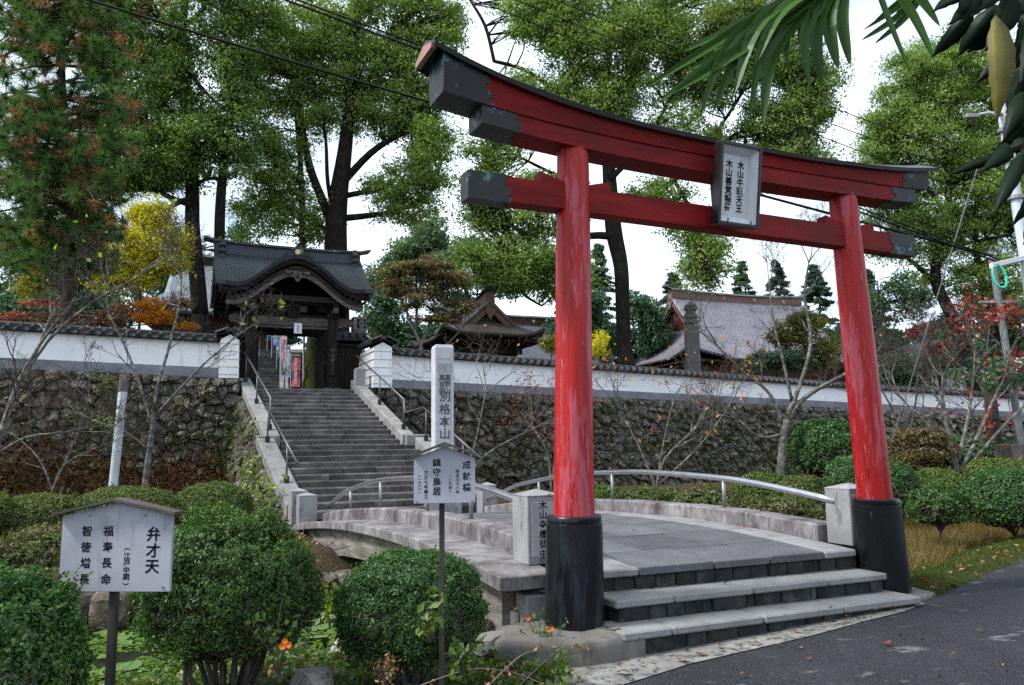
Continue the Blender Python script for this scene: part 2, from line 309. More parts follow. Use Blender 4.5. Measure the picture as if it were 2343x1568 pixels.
def rooftile(name, c0, c1, c2, rows, cols, rough=.6, metal=.2):
    m, nt, out = mk(name); L = nt.links.new; b = _n(nt, 'ShaderNodeBsdfPrincipled')
    uv = _n(nt, 'ShaderNodeUVMap'); mpn = _n(nt, 'ShaderNodeMapping'); mpn.inputs['Scale'].default_value = (cols, rows, 1); L(uv.outputs[0], mpn.inputs[0])
    br = _n(nt, 'ShaderNodeTexBrick'); br.inputs['Scale'].default_value = 1; br.inputs['Mortar Size'].default_value = .06; br.inputs['Brick Width'].default_value = 1.0; br.inputs['Row Height'].default_value = 1.0
    br.inputs['Color1'].default_value = (*c0, 1); br.inputs['Color2'].default_value = (*c1, 1); br.inputs['Mortar'].default_value = (*tuple(c * .35 for c in c0), 1); br.inputs['Mortar Smooth'].default_value = .4
    L(mpn.outputs[0], br.inputs['Vector']); v = coordv(nt); n = nz(nt, v, 1.3, 7, .65); r = ramp(nt, [(.45, (0, 0, 0)), (.72, (.8, .8, .8))]); L(n.outputs['Fac'], r.inputs['Fac'])
    c = mixc(nt, r.outputs['Color'], br.outputs['Color'], c2); L(c, b.inputs['Base Color']); b.inputs['Roughness'].default_value = rough; b.inputs['Metallic'].default_value = metal
    bp = _n(nt, 'ShaderNodeBump'); bp.inputs['Strength'].default_value = .8; bp.inputs['Distance'].default_value = .02; L(br.outputs['Fac'], bp.inputs['Height']); bp.invert = True; L(bp.outputs[0], b.inputs['Normal']); L(b.outputs[0], out.inputs[0])
rooftile('gate_copper', (.028, .036, .042), (.040, .050, .055), (.045, .080, .074), 26, 20, .5, .3)
M('gate_edge', [(.3, (.022, .025, .032)), (.6, (.040, .044, .054)), (.8, (.064, .07, .078))], scale=5, rough=.5, metallic=.2, stretch=(3, 3, 1))
rooftile('slate_roof', (.165, .155, .185), (.205, .193, .228), (.25, .24, .275), 40, 44, .5, .1)
rooftile('bell_roof', (.05, .04, .036), (.075, .058, .05), (.10, .085, .075), 18, 24, .6, .15)
rooftile('blue_roof', (.16, .20, .225), (.20, .245, .27), (.26, .31, .33), 30, 26, .5, .2)
rooftile('grey_roof', (.10, .115, .14), (.14, .155, .18), (.17, .18, .20), 30, 34, .55, .1)
M('stupa_stone', [(.3, (.10, .105, .10)), (.6, (.16, .165, .16)), (.8, (.22, .225, .22))], scale=4, rough=.9, bump=.4, bscale=30, bdist=.01)
M('copper_trim', [(.3, (.18, .10, .075)), (.6, (.27, .165, .125)), (.8, (.34, .23, .19))], scale=4, rough=.55, metallic=.2)
M('brown_wood', [(.3, (.07, .042, .030)), (.7, (.14, .085, .062))], scale=4, rough=.8, stretch=(3, 3, 1))
M('lattice_red', [(.3, (.07, .018, .014)), (.7, (.13, .035, .026))], rough=.8)
M('gold', [(.3, (.45, .32, .10)), (.7, (.6, .45, .18))], rough=.4, metallic=.7)
M('white_paint', [(.3, (.66, .67, .68)), (.7, (.75, .76, .77))], rough=.7)
M('sign_board', [(.3, (.26, .27, .31)), (.6, (.34, .35, .39)), (.8, (.38, .39, .43))], scale=3, rough=.5, stain_sheen=((.17, .17, .18), 3.0, .54, .72, (3, 3, .9)))
M('sign_board_clean', [(.3, (.30, .31, .36)), (.7, (.36, .37, .42))], scale=3, rough=.45)
M('sign_roof', [(.3, (.05, .043, .04)), (.7, (.10, .088, .08))], rough=.7, stretch=(1, 6, 1))
M('sign_post', [(.3, (.022, .020, .020)), (.6, (.05, .045, .042)), (.8, (.10, .07, .05))], scale=4, rough=.7, stretch=(3, 3, .6))
M('steel', [(.3, (.40, .41, .43)), (.7, (.55, .56, .58))], scale=8, rough=.28, metallic=.9)
M('steel_dull', [(.3, (.20, .20, .205)), (.7, (.30, .30, .305))], scale=8, rough=.5, metallic=.55)
M('grey_pipe', [(.3, (.38, .43, .46)), (.6, (.54, .59, .62)), (.8, (.64, .68, .71))], scale=3, rough=.5, stretch=(2, 2, .8), stain_sheen=((.2, .2, .19), 6, .66, .76, None))
M('pole_concrete', [(.3, (.13, .14, .15)), (.7, (.20, .21, .22))], scale=3, rough=.75)
M('rail_dark', [(.3, (.07, .07, .072)), (.7, (.13, .13, .135))], scale=8, rough=.38, metallic=.5)
M('cable', [(.3, (.006, .006, .006)), (.7, (.012, .012, .012))], rough=.7)
M('wire_steel', [(.3, (.30, .31, .32)), (.7, (.42, .43, .44))], rough=.4, metallic=.6)
M('green_plastic', [(.3, (.02, .30, .20)), (.7, (.04, .42, .28))], rough=.5)
M('porcelain', [(.3, (.7, .7, .7)), (.7, (.8, .8, .8))], rough=.25)
M('banner_blue', [(.3, (.03, .10, .34)), (.7, (.05, .16, .45))], rough=.8)
M('banner_sky', [(.3, (.16, .36, .58)), (.7, (.22, .44, .66))], rough=.8)
M('banner_pink', [(.3, (.60, .38, .38)), (.7, (.68, .46, .45))], rough=.8)
M('banner_red', [(.3, (.50, .12, .16)), (.7, (.58, .18, .21))], rough=.8)
# plants
M('bark_dark', [(.3, (.010, .008, .007)), (.55, (.024, .020, .016)), (.8, (.06, .055, .045))], scale=3, rough=1, stretch=(3, 3, 1), bump=1, bscale=7, bdist=.06, stain_sheen=((.035, .05, .016), 1.3, .58, .74, None))
M('bark_moss', [(.3, (.02, .018, .012)), (.6, (.05, .06, .018)), (.8, (.085, .10, .03))], scale=2.5, rough=1, bump=1, bscale=9, bdist=.05)
M('bark_pine', [(.3, (.022, .017, .015)), (.6, (.065, .048, .042)), (.8, (.13, .095, .08))], scale=4, rough=1, stretch=(2, 2, .8), bump=1, bscale=9, bdist=.05)
M('bark_pale', [(.3, (.05, .046, .04)), (.5, (.12, .115, .102)), (.72, (.30, .30, .275))], scale=9, rough=.95, bump=.7, bscale=16, bdist=.02, stain_sheen=((.06, .07, .03), 4, .58, .7, None))
M('twig', [(.3, (.04, .032, .028)), (.7, (.10, .082, .073))], scale=9, rough=.9)
M('twig_pale', [(.3, (.13, .115, .105)), (.7, (.24, .22, .205))], scale=9, rough=.9)
leafmat('camphor_leaf', [(.0, (.052, .105, .024)), (.35, (.135, .225, .046)), (.65, (.24, .335, .075)), (.95, (.42, .49, .17))], 0.5, 0.03, 0.35)
leafmat('camphor_leaf_dark', [(.0, (.042, .090, .024)), (.4, (.105, .185, .040)), (.75, (.19, .28, .062)), (.98, (.33, .39, .12))], .5, 0.03, .35)
leafmat('far_leaf', [(.0, (.026, .062, .034)), (.5, (.060, .125, .060)), (.9, (.12, .20, .095))], 0.4, 0.02, 0.45)
leafmat('far_leaf_light', [(.0, (.05, .095, .045)), (.5, (.11, .18, .080)), (.9, (.20, .26, .12))], 0.4, 0.02, 0.45)
leafmat('conifer_leaf', [(.0, (.026, .058, .036)), (.5, (.06, .115, .065)), (.9, (.12, .18, .10))], 0.35, 0.02, 0.45)
leafmat('ginkgo_leaf', [(.0, (.30, .30, .014)), (.45, (.50, .47, .022)), (.85, (.66, .60, .045))], 0.4, 0.02, 0.45)
leafmat('ginkgo_mixed', [(.0, (.06, .08, .012)), (.45, (.17, .17, .02)), (.85, (.34, .28, .03))], .4, .03)
leafmat('orange_leaf', [(.0, (.34, .13, .008)), (.5, (.56, .22, .012)), (.9, (.70, .33, .03))], .4, .03)
leafmat('red_leaf', [(.0, (.16, .020, .012)), (.5, (.36, .045, .025)), (.9, (.52, .10, .05))], .4, .04)
leafmat('maple_brown', [(.0, (0.0405, 0.0405, 0.0162)), (.35, (0.1013, 0.0607, 0.0270)), (.65, (0.1755, 0.0810, 0.0378)), (.95, (0.2565, 0.1350, 0.0607))], .35, .03)
leafmat('maple_green', [(.0, (0.0405, 0.0567, 0.0135)), (.45, (0.1148, 0.1215, 0.0203)), (.8, (0.2295, 0.2025, 0.0270)), (.98, (0.4590, 0.2160, 0.0270))], .4, .03)
leafmat('shrub_leaf', [(.0, (.016, .044, .011)), (.4, (.036, .096, .020)), (.75, (.066, .155, .034)), (.97, (.125, .21, .055))], .27, .028, .45)
leafmat('shrub_yellow', [(.0, (.022, .048, .008)), (.4, (.058, .110, .014)), (.75, (.105, .165, .024)), (.985, (.30, .28, .03))], 0.32, 0.03, 0.45)
leafmat('azalea_leaf', [(.0, (.030, .052, .012)), (.4, (.072, .120, .022)), (.75, (.120, .180, .034)), (.97, (.20, .15, .05))], 0.28, 0.02, 0.45)
leafmat('azalea_brown', [(.0, (.030, .030, .014)), (.4, (.075, .066, .026)), (.75, (.13, .105, .045)), (.96, (.22, .14, .07))], .25, .03)
leafmat('weed_leaf', [(.0, (.030, .065, .012)), (.5, (.075, .140, .022)), (.9, (.16, .22, .04))], 0.35, 0.03, 0.45)
leafmat('lime_leaf', [(.0, (.10, .19, .02)), (.5, (.19, .30, .035)), (.9, (.38, .38, .03))], .45, .04)
leafmat('dry_grass', [(.0, (.07, .055, .022)), (.5, (.16, .12, .045)), (.9, (.26, .20, .085))], .3, .0)
leafmat('lawn_grass', [(.0, (.030, .055, .014)), (.5, (.065, .105, .025)), (.9, (.16, .15, .05))], .3, .0)
leafmat('dead_leaf', [(.0, (.10, .05, .022)), (.5, (.24, .12, .045)), (.9, (.42, .24, .09))], .2, .03)
leafmat('rust_fern', [(.0, (.05, .028, .014)), (.5, (.115, .06, .028)), (.9, (.19, .11, .05))], 0.3, 0.0, 0.45)
leafmat('pine_green', [(.0, (.030, .075, .018)), (.5, (.070, .145, .032)), (.9, (.13, .215, .06))], 0.3, 0.02, 0.45)
leafmat('pine_brown', [(.0, (.12, .065, .028)), (.5, (.25, .135, .06)), (.9, (.38, .22, .10))], 0.3, 0.02, 0.45)
leafmat('pad_leaf', [(.0, (.045, .095, .025)), (.5, (.095, .170, .045)), (.85, (.15, .22, .07)), (.97, (.34, .30, .05))], 0.15, 0.06, 0.35)
leafmat('duckweed_leaf', [(.0, (.040, .085, .014)), (.5, (.085, .150, .022)), (.9, (.15, .20, .035))], 0.15, 0.02, 0.45)
leafmat('palm_leaf', [(.0, (.022, .065, .010)), (.5, (.048, .120, .018)), (.9, (.10, .19, .04))], 0.4, 0.015, 0.35)
leafmat('loquat_leaf', [(.0, (.005, .010, .005)), (.5, (.009, .018, .009)), (.9, (.016, .030, .013))], 0.06, 0.01, 0.45)
M('yellow_leaf', [(.3, (.07, .07, .002)), (.6, (.13, .105, .002)), (.8, (.16, .115, .003))], scale=14, rough=.6, stain_sheen=((.10, .11, .012), 18, .55, .7, None))
M('flower_orange', [(.3, (.6, .12, .01)), (.7, (.75, .2, .015))], rough=.6)
def water():
    m, nt, out = mk('pond_water'); L = nt.links.new; b = _n(nt, 'ShaderNodeBsdfPrincipled'); b.inputs['Base Color'].default_value = (.012, .018, .008, 1)
    b.inputs['Roughness'].default_value = .08; v = coordv(nt); n = nz(nt, v, 6, 3); bp = _n(nt, 'ShaderNodeBump'); bp.inputs['Strength'].default_value = .08; bp.inputs['Distance'].default_value = .02
    L(n.outputs['Fac'], bp.inputs['Height']); L(bp.outputs[0], b.inputs['Normal']); L(b.outputs[0], out.inputs[0])
water()
# ------------------------------------------------------------------ frames
TH = math.radians(23.5); BU = Vector((math.cos(TH), math.sin(TH), 0)); BN = Vector((-math.sin(TH), math.cos(TH), 0)); BO = Vector((.10, 6.75, 0)); UZ = Vector((0, 0, 1))
def B(s, t, z):
    s, t, z = float(s), float(t), float(z); return BO + BN * s + BU * (t - .035 * s) + UZ * z
def zd(s): return .665 - (.0178 if s < 2 else .0095) * (s - 2) ** 2
def st_of(x, y):
    dx, dy = x - BO.x, y - BO.y; return dx * BN.x + dy * BN.y, dx * BU.x + dy * BU.y
# road edge (between asphalt and verge), left to right
REZ_ = [0, .02, .05, .07, .10, .115, .125, .14, .17]
_re = [W(a, b, z=c) for (a, b), c in zip([(1431, 1568), (1577, 1522), (1757, 1480), (1856, 1457), (1996, 1419), (2063, 1403), (2126, 1379), (2200, 1342), (2342, 1280)], REZ_)]
RE = [(-30, -12), (-8, -1.5), (-3.2, 2.2), (-1.0, 3.9), (.35, 4.95)] + [(p.x, p.y) for p in _re] + [(11, 14.6), (17, 20), (30, 31), (70, 62)]
REX = [p[0] for p in RE]; REY = [p[1] for p in RE]
REZ = [0] * 5 + REZ_ + [.2] * 4
def road_y(x): return interp(x, REX, REY)
def road_z(x): return interp(x, REX, REZ)      # the road climbs gently to the right
def sstep(a, b, x):
    t = min(1, max(0, (x - a) / (b - a))); return t * t * (3 - 2 * t)
# ------------------------------------------------------------------ ground sheet
def gh(x, y):
    s, t = st_of(x, y); dr = y - road_y(x)
    rz = road_z(x)
    if dr < 0: return rz - .04
    if -1.75 < s < .1 and -.25 < t < 3.9: return rz - .06
    n = fbm(x * .9, y * .9) * .07 + fbm(x * 3, y * 3, 5) * .02
    base = .02 + sstep(6, 15, s) * .30 + sstep(14, 20, s) * (.15 if t < 0 else -.25)
    if t > 3.6: base = .04 + sstep(3, 14, s) * .12
    pond = sstep(.15, 1.0, s) * (1 - sstep(5.0, 6.0, s)) * (1 - sstep(4.0, 5.2, t))
    z = base + n * sstep(0, .8, dr) - 1.05 * pond
    return z * sstep(-.1, .35, dr) + rz * (1 - sstep(.35, 1.5, dr))
xs = np.unique(np.concatenate([np.array([-600, -250, -120, -60, -36, -26]), np.arange(-20, 20, .2), np.array([20, 26, 36, 60, 120, 250, 600])]))
ys = np.unique(np.concatenate([np.array([-600, -200, -60, -20, -8, -2]), np.arange(0, 24, .18), np.array([24, 26, 28, 31, 35, 45, 70, 120, 250, 600])]))
V = np.array([(x, y, gh(x, y)) for y in ys for x in xs]); nx, ny = len(xs), len(ys)
ii = np.arange(nx * ny).reshape(ny, nx); Fq = np.stack([ii[:-1, :-1], ii[:-1, 1:], ii[1:, 1:], ii[1:, :-1]], -1).reshape(-1, 4)
obj('ground', fastmesh('ground', V, Fq, True), 'ground', kind='structure', label='earth and low ground of the garden and pond banks', cat='ground')
# road sheet
m = MB(); pts = []
for i in range(len(RE) - 1):
    a, b = RE[i], RE[i + 1]; k = max(1, min(8, int(abs(b[0] - a[0]) / .4)))
    for j in range(k): pts.append((lerp(a[0], b[0], j / k), lerp(a[1], b[1], j / k)))
pts.append(RE[-1]); far = [(x + (y * .2 + 3), y - 30 - abs(x)) for x, y in pts]
vs = []; 
for (x, y) in pts:
    z = road_z(x); vs += [(x - .07, y + .15, z + .004), (x + 1.2, y - 2.5, z + .010), (x + 6, y - 12, z), (x + 20, y - 60, z)]
m.add(vs, [(i * 4 + j, i * 4 + j + 1, (i + 1) * 4 + j + 1, (i + 1) * 4 + j) for i in range(len(pts) - 1) for j in range(3)])
obj('road', m.mesh('road'), 'asphalt', kind='structure', label='dark asphalt road with pale worn patches', cat='road')
# pale concrete gutter strip along the steps
strip = [W(a, b + 3, z=c) for (a, b), c in zip([(1310, 1606), (1431, 1565), (1577, 1519), (1757, 1477), (1856, 1454), (1996, 1416), (2063, 1400), (2118, 1380)], [-.01, 0, .02, .05, .07, .10, .115, .122])]
m = MB(); vs = []
for i, p in enumerate(strip):
    wd = interp(i, [0, 1, 5, 6, 7], [.75, .75, .7, .6, .3]); n_ = Vector((-.42, .9, 0))
    vs += [(p.x, p.y, p.z + .012), (p.x + n_.x * wd, p.y + n_.y * wd, p.z + .02)]
m.add(vs, [(2 * i, 2 * i + 2, 2 * i + 3, 2 * i + 1) for i in range(len(strip) - 1)])
obj('gutter_strip', m.mesh('gutter_strip'), 'gutter_strip', kind='structure', label='pale concrete gutter strip along the foot of the steps', cat='gutter')
# pond water
m = MB(); m.add([B(.3, -30, -.62), B(.3, 5.4, -.62), B(6.2, 5.4, -.62), B(6.2, -30, -.62)], [(0, 1, 2, 3)])
obj('pond_water', m.mesh('pond_water'), 'pond_water', kind='structure', label='dark still pond water under the bridge', cat='pond')

# ------------------------------------------------------------------ bridge
br = thing('arched_bridge', 'low arched stone bridge with weathered kerbs and paved deck behind the red torii', 'bridge', B(4.5, 1.7, 0))
S0, S1 = -.37, 9.2
def slab(parent, name, mat, s0, s1, t0, t1, zoff0, zoff1, bev=.012, gap=.006, jit=.004, rows=1):
    """block following the arch: top at zd+zoff1, bottom at zd+zoff0"""
    m = MB(); j = random.uniform(-jit, jit); a, b = s0 + gap / 2, s1 - gap / 2; c, d = t0 + gap / 2, t1 - gap / 2
    m.hexa([B(a, c, zd(a) + zoff0), B(a, d, zd(a) + zoff0), B(b, d, zd(b) + zoff0), B(b, c, zd(b) + zoff0), B(a, c, zd(a) + zoff1 + j), B(a, d, zd(a) + zoff1 + j), B(b, d, zd(b) + zoff1 + j), B(b, c, zd(b) + zoff1 + j)])
    return m.build(name, mat, parent, bevel=bev)
# deck paving: pale border strips and grey slabs in courses
TL, TR = .44, 3.32
cuts = [S0] + [S0 + .62 + .78 * i for i in range(11)] + [S1]
for i in range(len(cuts) - 1):
    a, b = cuts[i], cuts[i + 1]
    off = (.0 if i % 2 else .31)
    tc_ = [.86, .86 + .47 + off, 2.08 + off * .6, 2.92]
    th_ = -.066 if i == 0 else -.12
    slab(br, 'border_slab', 'border_slab', a, b, TL, .86, th_, 0); slab(br, 'border_slab', 'border_slab', a, b, 2.92, TR, th_, 0)
    for j in range(3): slab(br, 'paving_slab', 'deck_slab', a, b, tc_[j], tc_[j + 1], th_, 0, .006, .018, .004)
# kerbs
for side, (k0, k1) in ((0, (.14, .42)), (1, (3.34, 3.62))):
    kc = np.linspace(.42 if side == 0 else .14, 8.75, 9)
    for i in range(8): slab(br, 'kerb_block', 'kerb_stone', kc[i], kc[i + 1], k0, k1, -.1, .16, .02, .005)
# outer cornice slabs
for (k0, k1) in ((-.36, .16), (3.60, 4.06)):
    cc = [-.25, .35] + list(np.linspace(.95, 9.3, 12))
    for i in range(len(cc) - 1): slab(br, 'cornice_slab', 'cornice_stone', cc[i], cc[i + 1], k0, k1, -.13, -.012, .01, .008, .006)
# side girders: timber-grained concrete arch
def zsof(s): return interp(s, [-.1, .4, 1.2, 2.4, 3.7, 5.5, 7.0, 8.0, 9.2], [.03, .08, .16, .20, .17, .04, -.12, -.28, -.6])
for (g0, g1) in ((-.22, -.04), (3.74, 3.92)):
    m = MB(); ss = np.linspace(.02, 9.1, 26)
    m.loft([[B(s, g0, zsof(s)), B(s, g1, zsof(s)), B(s, g1, zd(s) - .12), B(s, g0, zd(s) - .12)] for s in ss]); m.build('girder', 'timber_girder', br, smooth=30)
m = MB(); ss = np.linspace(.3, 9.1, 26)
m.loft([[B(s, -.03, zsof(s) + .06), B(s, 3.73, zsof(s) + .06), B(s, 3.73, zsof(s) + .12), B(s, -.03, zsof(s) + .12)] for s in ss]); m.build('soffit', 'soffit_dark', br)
m = MB(); m.box(B(.06, 1.85, -.3) , (4.0, .35, 1.1), (BU, BN, UZ)); m.build('abutment', 'concrete_old', br, bevel=.02)
m = MB(); m.box(B(9.0, 1.7, -.25), (4.2, .6, .8), (BU, BN, UZ)); m.build('abutment', 'concrete_old', br, bevel=.02)
m = MB(); m.box(B(.05, -.13, .22), (.16, .05, .46), (BU, BN, UZ)); m.build('girder_end_plate', 'old_wood', br)
m = MB(); m.box(B(-.13, .02, .12), (.28, .22, .55), (BU, BN, UZ)); m.build('corner_block', 'granite', br, bevel=.012)

# square stone posts of the bridge
def stone_post(name, label, s, t, w_, zb, h, txt=None, cap=.06, mat='granite', rough_inset=True):
    base = B(s + w_ / 2, t + w_ / 2, zb); p = thing(name, label, 'stone post', base, 'square stone posts of the bridge')
    hw = w_ / 2; fr = (BU, BN, UZ)
    def ring(k, z): return [base + BU * x * k + BN * y * k + UZ * z for x, y in ((-hw, -hw), (hw, -hw), (hw, hw), (-hw, hw))]
    m = MB(); m.loft([ring(1, 0), ring(1, h)]); m.build('shaft', mat, p, bevel=.008)
    m = MB(); m.loft([ring(1, h + .002), ring(1, h + .012), ring(.02, h + cap)]); m.build('cap', mat, p)
    if txt:
        c = base - BN * (hw + .002) + UZ * (h * .52) - BU * w_ * .06
        m = MB(); m.box(c + UZ * .0, (w_ * .66, .006, h * .80), fr); m.build('sunk_panel', 'granite_carved', p, bevel=.002)
        lettering(txt, w_ * (.235 if len(txt) > 6 else .26), c - BN * .004, BU, UZ, 'ink', p, .006, 1.05 if len(txt) > 6 else 1.7)
    return p
stone_post('bridge_post', 'square granite post with donor inscription beside the nearer torii column', .06, .05, .33, .585, .57, '木\n山\n寺\n檀\n徒\n中')
stone_post('bridge_post', 'stained granite post with bridge name beside the farther torii column', -.2, 3.46, .33, .565, .55, '成\n就\n橋')
stone_post('bridge_post', 'small granite post at the far left end of the bridge near the stair foot', 8.75, -.28, .33, .18, .54)
stone_post('bridge_post', 'granite post at the far right end of the bridge behind the small notice board', 8.85, 3.36, .33, .18, .52)
# bridge handrails
def rail(label, t, hs, posts, s_a=.4, s_b=8.9):
    r = thing('bridge_handrail', label, 'handrail', B(4.5, t, zd(4.5) + .19), 'steel handrails of the bridge')
    pts = [B(s, t, zd(s) + interp(s, hs[0], hs[1])) for s in np.linspace(s_a, s_b, 40)]
    m = MB(); m.tube(pts, .036, 12); m.build('rail', 'steel', r, smooth=True)
    for s in posts:
        m = MB(); m.tube([B(s, t, zd(s) + .15), B(s, t, zd(s) + interp(s, hs[0], hs[1]) - .02)], .024, 10); m.build('post', 'steel_dull', r, smooth=True)
    return r
H_ = ([0, 1.5, 3.5, 5.5, 7.5, 9.2], [.40, .50, .56, .56, .48, .26])
rail('curved steel handrail along the left kerb of the bridge', .28, H_, (1.9, 3.3, 5.4, 7.2))
rail('curved steel handrail along the right kerb of the bridge', 3.48, H_, (1.7, 4.2, 6.6), .0)

# ------------------------------------------------------------------ steps in front of the torii
fs = thing('front_steps', 'three broad granite steps from the road up to the bridge deck', 'steps', B(-.9, 1.9, 0))
def blk(parent, name, mat, c0, c1, z0, z1, bev=.012):
    (s0, t0), (s1, t1) = c0, c1; m = MB()
    m.hexa([B(s0, t0, z0), B(s0, t1, z0), B(s1, t1, z0), B(s1, t0, z0), B(s0, t0, z1), B(s0, t1, z1), B(s1, t1, z1), B(s1, t0, z1)]); return m.build(name, mat, parent, bevel=bev)
def step(sf, tcuts, ztop, depth, zb, thick=.062, roff=.035, nr=13):
    for i in range(len(tcuts) - 1):
        g = .006 if i % 2 else .012; j = random.uniform(-.006, .006)
        blk(fs, 'tread_slab', 'tread_slab', (sf + j, tcuts[i] + g / 2), (sf + depth, tcuts[i + 1] - g / 2), ztop - thick, ztop + random.uniform(-.003, .003), .012)
    tt = np.linspace(tcuts[0] + .04, tcuts[-1] - .04, nr); tt[1:-1] += np.random.uniform(-.09, .09, nr - 2)
    for i in range(nr - 1):
        j = random.uniform(-.02, .012); blk(fs, 'riser_block', 'riser_stone', (sf + roff + j, tt[i] + .004), (sf + depth - .02, tt[i + 1] - .004), zb, ztop - thick - .002, .012)
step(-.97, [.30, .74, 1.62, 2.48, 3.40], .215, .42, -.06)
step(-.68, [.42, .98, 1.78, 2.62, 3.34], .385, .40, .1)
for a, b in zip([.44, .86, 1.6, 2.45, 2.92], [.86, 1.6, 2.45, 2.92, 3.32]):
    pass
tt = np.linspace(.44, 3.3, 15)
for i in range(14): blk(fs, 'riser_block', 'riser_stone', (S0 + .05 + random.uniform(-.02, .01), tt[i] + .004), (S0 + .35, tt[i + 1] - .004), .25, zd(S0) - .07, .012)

# ------------------------------------------------------------------ torii
AT = math.radians(25.2); AU = Vector((math.cos(AT), math.sin(AT), 0)); AN = Vector((-math.sin(AT), math.cos(AT), 0)); AO = Vector((.46, 6.32, 0)); AL = 3.43
def A(t, d, z): return AO + AU * t + AN * d + UZ * z
tor = thing('torii_gate', 'weathered red wooden torii gate with black sleeved feet and curved copper capped beam', 'torii', A(AL / 2, 0, .2))
ZB = .2
for t0, t1 in ((0, .085), (AL, AL - .20)):
    def axis(z): return A(lerp(t0, t1, (z - ZB) / 3.9), 0, z)
    m = MB(); rings = []
    for z in np.linspace(.9, 4.08, 26):
        c = axis(z); r = lerp(.165, .134, (z - .9) / 3.2)
        rings.append([c + Vector((math.cos(a), math.sin(a), 0)) * (r + .004 * fbm(math.cos(a) * 2 + t0, math.sin(a) * 2, z * .8)) for a in np.linspace(0, 2 * math.pi, 36, endpoint=False)])
    m.loft(rings); col = m.build('column', 'red_paint', tor, smooth=40)
    m = MB(); rings = []
    for z, r in ((ZB - .05, .234), (ZB + .3, .231), (.985, .224), (.99, .216), (1.0, .218), (1.035, .217), (1.045, .208), (1.046, .15)):
        c = axis(z); rings.append([c + Vector((math.cos(a), math.sin(a), 0)) * r for a in np.linspace(0, 2 * math.pi, 40, endpoint=False)])
    m.loft(rings); m.build('foot_sleeve', 'black_sleeve', tor, smooth=40)
def q_(t): return (t - AL / 2) / (AL / 2)
def zb(t): return 4.025 + .022 * q_(t) ** 2 + .010 * abs(q_(t)) ** 4 - .055 * max(0, q_(t) - .9)
# lower of the paired top beams
def beam_ring_shimaki(t): return [A(t, -.135, zb(t)), A(t, .135, zb(t)), A(t, .135, zb(t) + .16), A(t, -.135, zb(t) + .16)]
def kz(t): return zb(t) + .15
def kh(t): return .125 + (.19 if q_(t) < 0 else .10) * (abs(q_(t)) / 1.69) ** 3
def beam_ring_kasagi(t, g=0): return [A(t, -.15 - g, kz(t) - g), A(t, .15 + g, kz(t) - g), A(t, .185 + g, kz(t) + kh(t)), A(t, 0, kz(t) + kh(t) + .075), A(t, -.185 - g, kz(t) + kh(t))]
tk = AL / 2 * 1.69; c0_ = AL / 2
m = MB(); m.loft([beam_ring_shimaki(t) for t in np.linspace(c0_ - tk + .38, c0_ + tk - .48, 40)]); m.build('lower_top_beam', 'red_beam', tor, smooth=25)
m = MB(); m.loft([beam_ring_kasagi(t) for t in np.linspace(c0_ - tk + .05, c0_ + tk - .30, 44)]); m.build('upper_top_beam', 'red_beam', tor, smooth=25)
def cap_ring(t): 
    z = kz(t) + kh(t); return [A(t, -.225, z - .025), A(t, -.20, z + .0), A(t, 0, z + .085), A(t, .20, z + .0), A(t, .225, z - .025), A(t, .235, z + .012), A(t, 0, z + .118), A(t, -.235, z + .012)]
m = MB(); m.loft([cap_ring(t) for t in np.linspace(c0_ - tk - .05, c0_ + tk - .20, 44)]); m.build('roof_cap', 'cap_sheet', tor, smooth=25)
# copper end caps with a scalloped inner edge
def scallop(y, seed): return .07 * abs(math.sin(y * 3.14 + seed)) ** .5 + .045 * abs(math.sin(y * 9.4 + seed)) + .012 * math.sin(y * 31)
def endcap(name, ringf, tend, sgn, ln, g=.006):
    m = MB(); base = ringf(tend); c = sum((Vector(p) for p in base), Vector()) / len(base)
    N = 22; out = []
    per = []
    r0 = ringf(tend); n = len(r0)
    for i in range(n):
        for k in range(N): per.append((i, k / N))
    def pt(i, f, t, gg):
        r = ringf(t); c_ = sum((Vector(p) for p in r), Vector()) / len(r); p = Vector(r[i]).lerp(Vector(r[(i + 1) % n]), f); d = (p - c_); return p + d.normalized() * gg
    rings = [[pt(i, f, tend, g) for i, f in per], [pt(i, f, tend + sgn * (ln + scallop(i + f, tend)), g) for i, f in per], [pt(i, f, tend + sgn * (ln + scallop(i + f, tend)), -.004) for i, f in per]]
    rings = [[c + (p - c) * .02 - AU * sgn * .006 for p in rings[0]], [p - AU * sgn * .006 for p in rings[0]]] + rings[1:]
    m.loft(rings, caps=False); m.add([rings[0][0]], []); return m.build(name, 'dark_copper', tor)
for tend, sg in ((c0_ - tk + .38, 1), (c0_ + tk - .48, -1)): endcap('copper_end_cap', beam_ring_shimaki, tend, sg, .24)
for tend, sg in ((c0_ - tk + .05, 1), (c0_ + tk - .30, -1)): endcap('copper_end_cap', beam_ring_kasagi, tend, sg, .30)
m = MB(); t = c0_ - tk - .055; z = kz(t) + kh(t); m.loft([[A(t - .012, -.19, z - .03), A(t - .012, .19, z - .03), A(t - .012, .19, z + .012), A(t - .012, 0, z + .07), A(t - .012, -.19, z + .012)], [A(t + .03, -.19, z - .03), A(t + .03, .19, z - .03), A(t + .03, .19, z + .012), A(t + .03, 0, z + .07), A(t + .03, -.19, z + .012)]]); m.build('cap_end_strip', 'copper_edge', tor)
